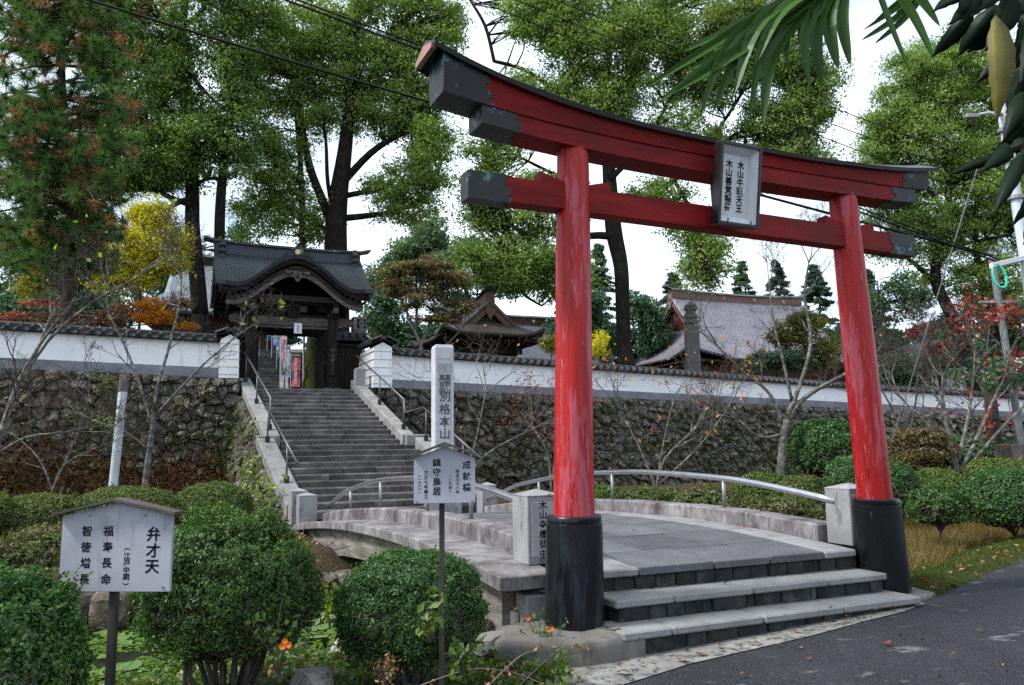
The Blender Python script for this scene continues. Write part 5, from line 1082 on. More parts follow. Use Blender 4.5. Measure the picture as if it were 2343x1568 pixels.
def clump_points(centres, radii, per, flat=.7, shell=.5, up=.25):
    c = np.repeat(np.asarray(centres, float), per, 0); r = np.repeat(np.asarray(radii, float), per)[:, None]; n = len(c)
    d = RNG.normal(size=(n, 3)); d[:, 2] += up; d /= np.linalg.norm(d, axis=1, keepdims=True); k = RNG.uniform(0, 1, size=(n, 1)) ** shell
    o = d * r * k; o[:, 2] *= flat; return c + o, d
def pxm(Y): return SPX / FPX * Y
def tubes_into(m, path, rad, n=5): m.tube(path, rad, n, caps=False)
def smooth_path(pts, k=3):
    """Catmull-Rom through (Vector, r)"""
    out = []
    for i in range(len(pts) - 1):
        p0, p1, p2, p3 = pts[max(0, i - 1)][0], pts[i][0], pts[i + 1][0], pts[min(len(pts) - 1, i + 2)][0]
        for j in range(k):
            t = j / k; q = .5 * ((2 * p1) + (p2 - p0) * t + (2 * p0 - 5 * p1 + 4 * p2 - p3) * t * t + (3 * p1 - p0 - 3 * p2 + p3) * t ** 3)
            out.append((q, lerp(pts[i][1], pts[i + 1][1], t)))
    out.append(pts[-1]); return out
def tree(name, label, cat, Y, limbs, crowns, leaf, lsize, per, bark='bark_dark', cr=1.0, depth=.8, aspect=.5, twigs=True, group=None, shell=.5, flat=.7, droop=.3, zbase=None, dy=0.0, ext=None, up=.25, obias=.45, crown2=None, dens=1.0, sk=1.0, rk=.55):
    k = pxm(Y); skel = []; tr = MB()
    for li, lm in enumerate(limbs):
        yo = 0.0; pts = []
        jit = random.uniform(-1, 1) * dy
        for i, q in enumerate(lm):
            f = i / max(1, len(lm) - 1); p = W(q[0], q[1], Y=Y + jit * f); pts.append((p, q[2] * k * rk if len(q) > 2 else pts[-1][1] * .75))
        pts = smooth_path(pts, 4); tr.tube([p for p, _ in pts], [r for _, r in pts], 12 if li == 0 else 8)
        skel += [(p, r) for p, r in pts]
    base = skel[0][0].copy()
    if zbase is not None and base.z > zbase:
        tr.tube([base, Vector((base.x, base.y, zbase))], [skel[0][1], skel[0][1] * 1.25], 12)
    t = thing(name, label, cat, Vector((base.x, base.y, zbase if zbase is not None else base.z)), group)
    SP = np.array([p[:] for p, _ in skel]); cs = []; rs = []
    for (cx, cy, rx, ry, n) in crowns:
        c = np.array(W(cx, cy, Y=Y)[:]); dep = depth * (rx + ry) / 2 * k
        for _ in range(int(n * dens)):
            d = RNG.normal(size=3); d /= np.linalg.norm(d); d *= RNG.uniform() ** .4 * sk
            cs.append(c + d * np.array([rx * k, dep, ry * k])); rs.append(cr * RNG.uniform(.6, 1.3))
    cs = np.array(cs); rs = np.array(rs)
    if twigs:
        for c in cs:
            dd = np.linalg.norm(SP - c, axis=1) + np.maximum(0, SP[:, 2] - c[2]) * .6; i = int(np.argmin(dd)); p0 = skel[i][0]; p1 = Vector(c); L = (p1 - p0).length
            if L < .2: continue
            side = Vector((random.uniform(-1, 1), random.uniform(-1, 1), random.uniform(.0, .6))) * L * .16
            pts = smooth_path([(p0, min(skel[i][1] * .55, .03 + L * .012)), (p0.lerp(p1, .5) + side, .02 + L * .007), (p1, .012)], 3); tr.tube([p for p, _ in pts], [r for _, r in pts], 5, caps=False)
            for _ in range(2):
                q = p0.lerp(p1, random.uniform(.55, .9)) + side * .5; e = p1 + Vector((random.uniform(-1, 1), random.uniform(-1, 1), random.uniform(-.4, .8))) * cr * .7; tr.tube([q, q.lerp(e, .5) + Vector((0, 0, .05)), e], [.018, .012, .006], 4, caps=False)
    tr.build('trunk', bark, t, smooth=True)
    P, d = clump_points(cs, rs, per, flat, shell, up)
    if crown2:
        n2 = int(len(P) * crown2[1]); idx = RNG.permutation(len(P)); m2 = leaves_mesh('crown', P[idx[:n2]], lsize, d[idx[:n2]], aspect, obias, droop); obj('crown', m2, crown2[0], t); P = P[idx[n2:]]; d = d[idx[n2:]]
    obj('crown', leaves_mesh('crown', P, lsize, d, aspect, obias, droop), leaf, t)
    return t
# ------------------------------------------------------------------ great camphor trees
tree('camphor_tree', 'tall camphor tree with two dark trunks left behind the gate', 'tree', 33, [
    [(458, 720, 34), (448, 600, 32), (440, 520, 31), (440, 440, 29), (437, 330, 27), (424, 220, 27), (416, 110, 28), (420, 30, 18), (440, -80, 9)],
    [(505, 720, 25), (502, 560, 24), (505, 450, 22), (515, 350, 19), (526, 250, 16), (520, 120, 13), (514, -40, 9)],
    [(416, 120, 16), (385, 60, 12), (350, 10, 9), (330, -60, 5)], [(420, 60, 14), (465, 20, 11), (490, -50, 7)], [(418, 150, 9), (470, 210, 7), (510, 250, 5)],
    [(440, 470, 14), (390, 452, 11), (340, 430, 9), (268, 441, 6)], [(440, 450, 13), (380, 478, 9), (310, 525, 6), (285, 560, 4)], [(436, 330, 9), (375, 300, 7), (300, 300, 5), (255, 290, 3)], [(440, 430, 9), (470, 410, 8), (502, 408, 7)], [(437, 350, 8), (380, 240, 6), (335, 160, 4)]],
    [(330, 110, 110, 90, 26), (290, 250, 80, 80, 18), (375, 330, 75, 95, 22), (465, 320, 50, 90, 14), (545, 290, 40, 110, 12), (490, 70, 80, 80, 12), (555, 150, 50, 90, 12), (320, 400, 90, 45, 12), (240, 60, 80, 80, 14), (250, 360, 60, 70, 12), (560, 20, 80, 60, 10), (390, 200, 60, 70, 12), (360, -80, 240, 70, 18)],
    'camphor_leaf_dark', .145, 215, cr=.95, depth=.85, dens=3.2, sk=1.30, shell=.72, obias=.3, flat=.6, dy=1.5, zbase=3.2)
tree('camphor_tree', 'huge spreading camphor tree with forked dark trunk right behind the gate roof', 'tree', 36, [
    [(770, 640, 52), (768, 540, 47), (774, 450, 40), (788, 350, 31), (800, 240, 24), (812, 120, 17), (818, 10, 11), (822, -70, 6)],
    [(768, 540, 24), (742, 470, 20), (708, 380, 17), (690, 280, 14), (676, 150, 10), (670, 30, 6)], [(695, 640, 15), (692, 540, 15), (690, 440, 13), (684, 330, 11), (672, 220, 8)],
    [(782, 420, 18), (848, 350, 15), (915, 308, 12), (990, 285, 7)], [(776, 500, 16), (850, 492, 13), (920, 478, 10), (985, 440, 5)], [(778, 450, 14), (830, 440, 12), (880, 432, 9), (910, 400, 5)],
    [(762, 545, 14), (700, 490, 11), (640, 472, 8), (560, 482, 5)], [(690, 420, 9), (640, 380, 8), (600, 320, 6), (560, 250, 4)], [(800, 260, 14), (850, 170, 10), (890, 90, 7)], [(804, 220, 11), (760, 120, 8), (740, 40, 5)], [(770, 520, 11), (750, 420, 9), (745, 320, 7), (730, 210, 5)], [(900, 480, 8), (940, 400, 6), (985, 340, 4)]],
    [(800, 50, 150, 70, 26), (690, 110, 90, 80, 22), (610, 190, 70, 70, 14), (905, 150, 90, 80, 20), (965, 330, 55, 100, 20), (930, 440, 80, 60, 16), (620, 350, 60, 70, 12), (650, 450, 70, 50, 10), (1000, 60, 50, 90, 16), (800, 240, 90, 60, 12), (720, 260, 60, 70, 9), (870, 270, 60, 50, 9), (860, -60, 200, 60, 16), (800, 150, 140, 50, 14), (950, 240, 60, 60, 10), (600, 500, 60, 40, 6), (700, 520, 40, 30, 4)],
    'camphor_leaf', .145, 215, cr=.95, depth=.85, dens=3.2, sk=1.30, shell=.72, obias=.3, flat=.6, dy=1.6, zbase=3.4)
tree('camphor_tree', 'broad camphor tree with thick trunk seen between the torii columns', 'tree', 35, [
    [(1440, 850, 34), (1428, 800, 31), (1424, 700, 30), (1420, 610, 31), (1404, 530, 36), (1396, 440, 32), (1390, 330, 25), (1386, 200, 19), (1400, 60, 13), (1410, -60, 7)],
    [(1404, 540, 18), (1330, 545, 15), (1272, 610, 11), (1190, 650, 9), (1200, 675, 7), (1240, 700, 4)], [(1398, 500, 18), (1480, 460, 15), (1560, 395, 12), (1640, 330, 8), (1720, 290, 5)], [(1396, 410, 14), (1470, 330, 11), (1520, 250, 8), (1570, 160, 5)],
    [(1390, 330, 14), (1330, 220, 11), (1295, 110, 8), (1270, 0, 5)], [(1388, 260, 12), (1450, 150, 9), (1490, 50, 6)], [(1540, 410, 9), (1590, 500, 7), (1612, 590, 6), (1650, 660, 3)], [(1400, 470, 12), (1310, 420, 9), (1230, 380, 7), (1150, 340, 4)], [(1600, 360, 8), (1680, 240, 7), (1740, 140, 5)], [(1660, 320, 7), (1760, 300, 6), (1850, 260, 4)], [(1330, 545, 9), (1240, 520, 7), (1150, 560, 5), (1090, 600, 3)], [(1130, 140, 8), (1110, 60, 8), (1075, 0, 6)], [(1130, 140, 8), (1200, 160, 9), (1280, 210, 9), (1350, 240, 10)]],
    [(1250, 50, 90, 60, 14), (1350, 110, 100, 90, 22), (1480, 90, 90, 90, 20), (1600, 170, 80, 80, 18), (1755, 120, 90, 100, 22), (1855, 220, 50, 90, 15), (1780, 290, 80, 50, 12), (1550, 320, 90, 50, 12), (1200, 240, 80, 60, 14), (1310, 250, 70, 60, 11), (1230, 480, 110, 60, 14), (1140, 600, 90, 50, 12), (1250, 620, 90, 55, 14), (1620, 610, 45, 60, 9), (1130, 340, 50, 60, 8), (1100, 470, 55, 60, 8), (1680, 60, 80, 60, 12), (1450, -50, 350, 60, 24), (1400, 210, 90, 60, 12), (1500, 450, 60, 30, 5), (1700, 380, 120, 30, 8), (1830, 380, 60, 40, 7), (1590, 520, 50, 40, 5)],
    'camphor_leaf', .145, 215, cr=.95, depth=.85, dens=4.3, sk=1.30, shell=.72, obias=.3, flat=.6, dy=1.6, zbase=3.0)
tree('camphor_tree', 'rounded camphor tree standing at the far right behind the torii beam end', 'tree', 40, [
    [(2230, 900, 26), (2205, 800, 25), (2170, 710, 24), (2140, 640, 22), (2150, 560, 18), (2170, 450, 14), (2160, 330, 10), (2150, 200, 6)],
    [(2300, 900, 22), (2290, 760, 20), (2250, 660, 17), (2230, 540, 13), (2240, 420, 9)], [(2150, 660, 12), (2100, 610, 10), (2060, 580, 6)], [(2160, 480, 10), (2100, 400, 8), (2060, 320, 5)], [(2170, 440, 9), (2230, 330, 7), (2270, 220, 4)], [(2150, 600, 8), (2200, 560, 8), (2300, 540, 5)]],
    [(2110, 200, 80, 70, 20), (2050, 290, 60, 60, 14), (2190, 150, 90, 70, 20), (2140, 340, 110, 70, 24), (2010, 380, 45, 45, 8), (2260, 290, 90, 90, 22), (2200, 470, 120, 80, 22), (2310, 480, 80, 90, 18), (2090, 540, 90, 60, 14), (2260, 640, 110, 60, 14), (2040, 470, 60, 40, 8), (2360, 250, 80, 130, 16)],
    'camphor_leaf', .145, 215, cr=.95, depth=.85, dens=4.2, sk=1.30, shell=.72, obias=.3, flat=.6, dy=1.5, zbase=3.0)
# ------------------------------------------------------------------ background trees, each its own thing
def bush_tree(name, label, Y, px, ytop, ybase, crowns, leaf, lsize=.26, per=240, bark='bark_dark', cr=1.0, group='trees behind the temple', tw=7, **k):
    return tree(name, label, 'tree', Y, [[(px, ybase, tw), (px + 3, lerp(ybase, ytop, .4), tw * .7), (px - 3, lerp(ybase, ytop, .85), tw * .3)]], crowns, leaf, lsize, per, bark, cr, group=group, zbase=3.0, **k)
bush_tree('broadleaf_tree', 'pale green tree standing behind the brown maple right of the gate', 50, 950, 500, 800, [(985, 535, 40, 40, 14), (930, 590, 60, 50, 16), (880, 650, 50, 60, 12), (1000, 620, 60, 50, 12), (860, 760, 60, 40, 8)], 'far_leaf_light')
bush_tree('broadleaf_tree', 'dark green tree behind the bell tower roof', 52, 1090, 540, 820, [(1080, 590, 60, 60, 16), (1160, 640, 60, 60, 14), (1050, 680, 60, 50, 10)], 'far_leaf')
bush_tree('broadleaf_tree', 'dark evergreen tree left of the torii column foot behind the wall', 48, 1330, 620, 840, [(1330, 700, 50, 60, 14), (1370, 770, 40, 50, 10), (1300, 780, 50, 40, 10)], 'far_leaf')
bush_tree('broadleaf_tree', 'dark evergreen bush filling the gap beside the thick trunk', 47, 1480, 640, 850, [(1470, 720, 35, 60, 12), (1500, 780, 30, 40, 8)], 'far_leaf')
bush_tree('broadleaf_tree', 'dark tree behind the left hall roof beside the yellow ginkgo', 44, 420, 520, 780, [(420, 600, 40, 60, 12), (380, 650, 50, 40, 10), (560, 560, 60, 50, 8)], 'far_leaf')
bush_tree('broadleaf_tree', 'dense green tree behind the pine at the far left', 40, 60, 420, 800, [(60, 560, 90, 70, 22), (180, 600, 70, 60, 16), (20, 660, 80, 50, 14), (130, 660, 60, 50, 10)], 'far_leaf_light')
bush_tree('broadleaf_tree', 'dark green thicket tree right of the farther torii column', 50, 2010, 600, 880, [(2000, 730, 60, 60, 14), (2070, 690, 60, 70, 14), (2060, 800, 60, 40, 10)], 'far_leaf')
bush_tree('broadleaf_tree', 'shadowy green tree at the right edge behind the utility poles', 46, 2300, 600, 900, [(2300, 720, 90, 70, 20), (2220, 790, 70, 50, 12), (2350, 830, 60, 60, 10)], 'far_leaf')
bush_tree('broadleaf_tree', 'low evergreen tree behind the right wall beside the white gabled house', 44, 2150, 700, 900, [(2060, 850, 70, 35, 10), (2190, 830, 50, 50, 9)], 'far_leaf')
bush_tree('broadleaf_tree', 'low dark evergreen tree filling the gap under the pine at far left', 38, 40, 680, 800, [(30, 700, 60, 40, 14), (110, 720, 50, 30, 10)], 'far_leaf', cr=1.1)
bush_tree('broadleaf_tree', 'low dark evergreen tree behind the orange maple', 39, 210, 660, 800, [(190, 700, 60, 40, 14), (255, 725, 40, 30, 8)], 'far_leaf', cr=1.1)
bush_tree('broadleaf_tree', 'low dark evergreen tree between the gate wing and the brown maple', 44, 890, 690, 840, [(880, 720, 40, 45, 12), (940, 770, 50, 35, 12), (1010, 780, 40, 30, 8)], 'far_leaf', cr=1.1)
bush_tree('broadleaf_tree', 'low dark evergreen tree behind the main hall right end', 52, 1900, 740, 880, [(1850, 780, 60, 30, 10), (1930, 800, 50, 50, 12)], 'far_leaf', cr=1.1)
bush_tree('broadleaf_tree', 'low dark evergreen tree behind the red leaved tree at right', 50, 2180, 720, 900, [(2150, 760, 70, 40, 14), (2260, 800, 60, 50, 14)], 'far_leaf', cr=1.2)
bush_tree('broadleaf_tree', 'low dark evergreen tree behind the gap left of the main hall', 50, 1450, 700, 860, [(1400, 780, 50, 40, 10), (1490, 760, 30, 40, 7), (1320, 820, 40, 20, 6)], 'far_leaf', cr=1.1)
def conifer(label, px, ytop, ybase, Y, wpx, n=260, mat='conifer_leaf'):
    k = pxm(Y); b = W(px, ybase, Y=Y); tp = W(px, ytop, Y=Y); t = thing('conifer_tree', label, 'tree', Vector((b.x, b.y, 3.0)), 'conifers behind the main hall')
    m = MB(); m.tube([Vector((b.x, b.y, 3.0)), b, tp], [.22, .16, .02], 7); h = tp.z - 3.0; cs = []; rs = []
    for i in range(n // 2):
        f = random.uniform(.30, 1); z = 3.0 + h * f; a = random.uniform(0, 6.28); r = min(2.2, (1 - f) / .26) * wpx * k + .10; rr = r * random.uniform(.55, 1.1); e = Vector((b.x + math.cos(a) * rr, b.y + math.sin(a) * rr, z - .25 * rr))
        m.tube([Vector((b.x, b.y, z)), e], [.035, .01], 4, caps=False)
        for q in range(4): cs.append(Vector((b.x, b.y, z)).lerp(e, random.uniform(.4, 1.0))[:]); rs.append(random.uniform(.2, .4))
    m.build('trunk', 'bark_dark', t); P, d = clump_points(cs, rs, 40, .5, .6, .1); obj('crown', leaves_mesh('crown', P, .26, d, .3, .3, .2), mat, t)
conifer('slender conifer standing left of the hall roof ridge end', 1545, 625, 800, 54, 55)
conifer('conifer with pointed top above the middle of the hall roof', 1705, 598, 800, 62, 38)
conifer('taller conifer above the right end of the hall roof', 1785, 597, 820, 60, 52)
conifer('conifer beside the farther torii column above the hall roof', 1875, 608, 830, 58, 48)
conifer('thin conifer just right of the farther torii column', 2000, 620, 850, 56, 45)
conifer('tall conifer seen between the nearer torii column and the thick trunk', 1375, 560, 840, 55, 40)
bush_tree('ginkgo_tree', 'bright yellow ginkgo tree behind the left white wall', 31, 318, 480, 760, [(345, 500, 42, 40, 30), (315, 570, 70, 55, 50), (375, 590, 50, 50, 32), (290, 635, 70, 30, 28), (240, 600, 40, 45, 16), (235, 645, 40, 25, 10), (400, 560, 20, 45, 10)], 'ginkgo_leaf', .12, 190, cr=.62, group=None, tw=6, droop=.6)
bush_tree('ginkgo_tree', 'green turning yellow ginkgo tree between the pine and the yellow ginkgo', 33, 215, 480, 780, [(205, 520, 60, 50, 18), (190, 600, 60, 50, 18), (140, 560, 50, 60, 12), (110, 640, 60, 40, 10)], 'ginkgo_mixed', .17, 260, cr=.75, group=None, tw=6)
bush_tree('maple_tree', 'small glowing orange maple behind the left white wall', 26, 352, 690, 770, [(352, 702, 22, 14, 8), (340, 725, 30, 14, 9), (372, 728, 28, 12, 7), (432, 745, 12, 6, 2)], 'orange_leaf', .085, 200, cr=.34, group=None, tw=2, flat=.45)
bush_tree('maple_tree', 'red leaved maple under the pine at the far left', 27, 90, 670, 760, [(90, 690, 80, 10, 7), (40, 720, 60, 18, 5)], 'red_leaf', .08, 60, 'twig', .34, group=None, tw=2, flat=.4)
bush_tree('maple_tree', 'olive leaved shrub tree below the left hall eave', 28, 270, 690, 770, [(270, 725, 60, 25, 9), (140, 735, 80, 22, 9), (410, 720, 40, 30, 6)], 'maple_brown', .12, 170, 'twig', .45, group=None, tw=2)
tree('maple_tree', 'brown leaved maple with pale forked trunk right of the gate', 'tree', 29, [
    [(965, 830, 9), (962, 790, 8), (945, 750, 7), (925, 700, 5), (905, 650, 3)], [(962, 790, 6), (985, 740, 5), (1010, 690, 4), (1040, 640, 2)], [(950, 760, 5), (955, 700, 4), (960, 640, 2)], [(985, 830, 6), (1030, 780, 4), (1060, 750, 2)]],
    [(955, 610, 75, 26, 22), (910, 645, 45, 32, 15), (1020, 635, 50, 32, 16), (965, 680, 80, 30, 18), (1000, 725, 60, 22, 9), (1050, 700, 30, 25, 6)], 'maple_brown', .11, 190, 'bark_pale', .5, flat=.35, zbase=3.2, crown2=('camphor_leaf_dark', .3))
bush_tree('maple_tree', 'small yellow leaved tree just left of the nearer torii column', 30, 1258, 760, 850, [(1256, 790, 12, 22, 6)], 'ginkgo_mixed', .10, 170, cr=.35, group=None, tw=2)
bush_tree('maple_tree', 'small golden tree just right of the nearer torii column', 30, 1372, 750, 850, [(1370, 790, 14, 28, 8)], 'ginkgo_leaf', .10, 170, cr=.35, group=None, tw=2)
bush_tree('maple_tree', 'green and gold maple in front of the main hall right end', 37, 1840, 710, 880, [(1850, 745, 45, 28, 12), (1800, 770, 40, 24, 10), (1880, 800, 40, 36, 12), (1830, 820, 40, 25, 8)], 'maple_green', .15, 230, cr=.6, group=None, tw=4)
bush_tree('pruned_pine', 'flat topped pruned pine in front of the main hall eave', 36, 1775, 790, 880, [(1770, 818, 58, 14, 14), (1730, 835, 30, 10, 6), (1820, 835, 40, 14, 8)], 'conifer_leaf', .14, 230, cr=.5, group=None, tw=4, flat=.5)
bush_tree('maple_tree', 'small salmon red maple behind the wall at right', 42, 2112, 730, 860, [(2108, 755, 26, 22, 8), (2140, 790, 18, 22, 4)], 'red_leaf', .13, 150, cr=.45, group=None, tw=2)
bush_tree('inner_pine', 'dark layered pine seen through the gate opening', 36, 655, 735, 860, [(655, 745, 26, 6, 5), (650, 765, 30, 6, 6), (660, 785, 24, 6, 5)], 'conifer_leaf', .13, 200, cr=.4, group=None, tw=3, flat=.35)
a = zw(1060, 1510, 30.0); b = zw(1100, 960, 30.0); p = thing('mossy_tree', 'leaning mossy trunk just inside the gate', 'tree', a)
m = MB(); pts = smooth_path([(a + Vector((.1, 0, -.2)), .50), (a + Vector((.12, 0, .6)), .36), (zw(1085, 1200, 30), .30), (zw(1105, 960, 30), .26), (zw(1120, 700, 30), .2)], 4); m.tube([q for q, _ in pts], [r * (1 + .12 * fbm(i * .7, 0, 3)) for i, (_, r) in enumerate(pts)], 14); m.build('trunk', 'bark_moss', p, smooth=True)
# ------------------------------------------------------------------ the pine at the left
def needle_tufts(cs, n, L, w_=.010, up=.35):
    cs = np.asarray(cs, float); c = np.repeat(cs, n, 0); N = len(c); d = RNG.normal(size=(N, 3)); d[:, 2] += up; d /= np.linalg.norm(d, axis=1, keepdims=True); l = L * RNG.uniform(.7, 1.1, (N, 1))
    s = np.cross(d, RNG.normal(size=(N, 3))); s /= np.linalg.norm(s, axis=1, keepdims=True); tip = c + d * l; tip[:, 2] -= l[:, 0] * .12
    V = np.stack([c + s * w_, c - s * w_, tip], 1).reshape(-1, 3); return V, np.arange(N * 3).reshape(N, 3)
PY = 23.5
pine = thing('pine_tree', 'tall pine with green and brown needle tufts at the left', 'tree', Vector((W(152, 740, Y=PY).x, PY, 3.3)))
m = MB(); k = pxm(PY); tr = smooth_path([(Vector((W(152, 740, Y=PY).x, PY, 3.3)), 13 * k), (W(154, 700, Y=PY), 13 * k), (W(160, 560, Y=PY), 12 * k), (W(162, 430, Y=PY), 10 * k), (W(150, 300, Y=PY), 9 * k), (W(142, 150, Y=PY), 7 * k), (W(150, 0, Y=PY), 5 * k), (W(150, -150, Y=PY), 2 * k)], 4); m.tube([q for q, _ in tr], [r for _, r in tr], 12)
tg, tb = [], []
for i in range(150):
    f = random.uniform(.24, 1.0); p0 = tr[int(f * (len(tr) - 1))][0]; yy = lerp(560, -120, (f - .27) / .73)
    ex_ = random.choice((-1, 1, 1, -1)) * random.uniform(30, 205); e = W(152 + ex_, yy + random.uniform(-10, 70) + abs(ex_) * .12, Y=PY + random.uniform(-2.6, 2.6))
    if ex_ > 105 and yy > 300: e = W(152 + 105 * random.uniform(.6, 1), yy + 30, Y=PY)
    mid = p0.lerp(e, .5) + Vector((0, 0, random.uniform(-.1, .35))); pts = smooth_path([(p0, .05), (mid, .035), (e, .012)], 3); m.tube([q for q, _ in pts], [r for _, r in pts], 5, caps=False)
    for j in range(13):
        q = p0.lerp(e, random.uniform(.25, 1.05)) + Vector((random.gauss(0, .28), random.gauss(0, .35), random.gauss(.02, .22))); (tb if random.random() < .27 else tg).append(q[:])
m.build('trunk', 'bark_pine', pine, smooth=True)
V, F_ = needle_tufts(tg, 80, .36, .0125); obj('green_needles', fastmesh('green_needles', V, F_), 'pine_green', pine)
V, F_ = needle_tufts(tb, 55, .28, .011, -.3); obj('brown_needles', fastmesh('brown_needles', V, F_), 'pine_brown', pine)
# ------------------------------------------------------------------ bare and half-bare garden trees
def bare_tree(name, label, Y, base, stems, depth=5, bark='bark_pale', spread=.55, leafsets=(), zb=None, seed=1, shrink=.74, cat='tree', twig=.0050, k0=1.0, grav=.0):
    rs = random.Random(seed); k = pxm(Y); b = W(*base, Y=Y); z0 = zb if zb is not None else b.z; t = thing(name, label, cat, Vector((b.x, b.y, z0))); m = MB(); tips = []
    mt = MB()
    def grow(p, d, L, r, lv):
        n = 3; pts = [p]; rad = [r]; q = p; dd = d.copy()
        for i in range(n):
            dd = (dd + Vector((rs.gauss(0, .13), rs.gauss(0, .13), rs.gauss(.03 - grav, .10)))).normalized(); q = q + dd * L / n; pts.append(q); rad.append(max(twig * .55, r * (1 - .32 * (i + 1) / n)))
        (m if lv >= depth - 1 else mt).tube(pts, rad, 8 if lv >= depth - 1 else (5 if r > .012 else 3), caps=False)
        if lv <= 0: tips.append(q); return
        for j in range(rs.choice((2, 3, 3)) if lv > 1 else 3):
            f = rs.uniform(.45, 1.0) if j else 1.0; pp = pts[min(n, max(1, round(f * n)))]
            nd = (dd + Vector((rs.gauss(0, spread), rs.gauss(0, spread), rs.gauss(.05, spread * .7)))).normalized(); grow(pp, nd, L * shrink * rs.uniform(.75, 1.15), max(twig * .7, r * rs.uniform(.5, .68)), lv - 1)
        if lv <= 2: tips.append(q)
    for (path, r_end, L) in stems:
        pts = smooth_path([(W(q[0], q[1], Y=Y + (q[3] if len(q) > 3 else 0)), q[2] * k * .8) for q in path], 3)
        if zb is not None and path[0][:2] == base: pts = [(Vector((b.x, b.y, zb - .1)), pts[0][1] * 1.15)] + pts
        m.tube([q for q, _ in pts], [r for _, r in pts], 9); d = (pts[-1][0] - pts[-3][0]).normalized()
        for _ in range(3): grow(pts[-1][0], (d + Vector((rs.gauss(0, .3), rs.gauss(0, .3), .05))).normalized(), L * rs.uniform(.8, 1.1), pts[-1][1] * .85, depth)
        for fq in (.5, .75): 
            q = pts[int(fq * (len(pts) - 1))]; grow(q[0], (d + Vector((rs.gauss(0, .7), rs.gauss(0, .7), rs.gauss(.1, .4)))).normalized(), L * .75, q[1] * .5, depth - 1)
    nf = len(m.f); m.add(mt.v, mt.f); me = m.mesh('trunk', True, fix=False); me.materials.append(MATS[bark]); me.materials.append(MATS['twig']); me.polygons.foreach_set('material_index', [0] * nf + [1] * (len(me.polygons) - nf)); obj('trunk', me, None, t)
    for (mat, n, size, spreadm, test) in leafsets:
        c = [q for q in tips if test(q)] or tips[:1]; P = np.array([Vector(rs.choice(c))[:] for _ in range(n)]) + RNG.normal(size=(n, 3)) * spreadm; obj('leaves', leaves_mesh('leaves', P, size, None, .6, 0, .5), mat, t)
    return t
bare_tree('bare_tree', 'bare pale barked tree with a few green leaves in front of the left stone wall', 17.5, (330, 1125), [
    ([(330, 1125, 9), (338, 1060, 8.5), (348, 990, 7.5), (352, 950, 6.5)], 0, .1), ([(350, 955, 5), (362, 880, 4.5), (385, 800, 4), (410, 700, 3), (415, 640, 2)], 0, .7), ([(348, 970, 5), (320, 880, 4.2), (285, 790, 3.4), (250, 720, 2.6)], 0, .8), ([(356, 950, 4), (420, 880, 3.4), (480, 820, 2.8), (540, 770, 2)], 0, .6), ([(340, 1030, 3.5), (290, 990, 2.8), (210, 960, 2)], 0, .6)],
    5, zb=.35, seed=3, leafsets=(('lime_leaf', 55, .16, .22, lambda q: q.z > 4.2),))
bare_tree('bare_tree', 'leaning bare tree at the left edge in front of the white wall', 15.5, (-30, 1120), [([(-30, 1120, 9), (0, 1000, 8), (40, 880, 6.5), (90, 790, 5)], 0, .8), ([(30, 900, 5), (110, 780, 4), (200, 700, 3), (300, 640, 2)], 0, .8), ([(-10, 1040, 4), (60, 1000, 3), (140, 990, 2)], 0, .7)], 5, 'bark_pale', seed=9, zb=.3)
bare_tree('bare_tree', 'mossy pale cherry tree without leaves left of the farther torii column', 21.5, (1785, 1095), [
    ([(1785, 1095, 12), (1790, 1020, 11.5), (1798, 960, 11)], 0, .1), ([(1798, 965, 8), (1830, 920, 7), (1870, 890, 6), (1925, 860, 4.5)], 0, .9), ([(1796, 960, 8), (1830, 880, 6), (1855, 780, 5), (1840, 680, 3.5), (1850, 600, 2)], 0, .9), ([(1792, 975, 6), (1760, 900, 4.5), (1700, 850, 3.5), (1640, 790, 2.5)], 0, .9), ([(1812, 920, 5), (1790, 820, 4), (1770, 740, 3), (1760, 660, 2)], 0, .8), ([(1798, 990, 5), (1740, 1000, 3.2), (1690, 960, 2.4)], 0, .7)],
    5, zb=.0, seed=21, shrink=.72)
bare_tree('half_bare_tree', 'multi stemmed bare tree with scattered red leaves at the right', 19.5, (2190, 1110), [
    ([(2190, 1110, 9), (2185, 1060, 8), (2170, 990, 6), (2160, 940, 5)], 0, .8), ([(2195, 1080, 7), (2240, 990, 6), (2270, 920, 4.5), (2300, 860, 3)], 0, .9), ([(2185, 1060, 6), (2130, 980, 4.5), (2080, 930, 3)], 0, .9), ([(2192, 1050, 6), (2215, 950, 4.5), (2225, 870, 3.2)], 0, .9), ([(2195, 1090, 5), (2290, 980, 4), (2340, 930, 3)], 0, .8)],
    5, zb=.05, seed=33, leafsets=(('red_leaf', 650, .13, .14, lambda q: q.x > W(2200, 900, Y=19.5).x), ('red_leaf', 50, .12, .15, lambda q: True)))
bare_tree('bare_shrub', 'leafless grey shrub with a few orange leaves before the right stone wall', 20, (1500, 1120), [([(1500, 1120, 4), (1520, 1050, 3.4), (1580, 990, 2.5)], 0, .8), ([(1500, 1120, 3.6), (1470, 1040, 3), (1430, 960, 2.2)], 0, .8), ([(1505, 1110, 3), (1600, 1020, 2.6), (1660, 940, 2)], 0, .7), ([(1500, 1120, 3), (1520, 1000, 2.2), (1540, 920, 1.6)], 0, .7)], 4, 'bark_pale', zb=.0, seed=41, cat='shrub', leafsets=(('orange_leaf', 90, .12, .2, lambda q: True),))
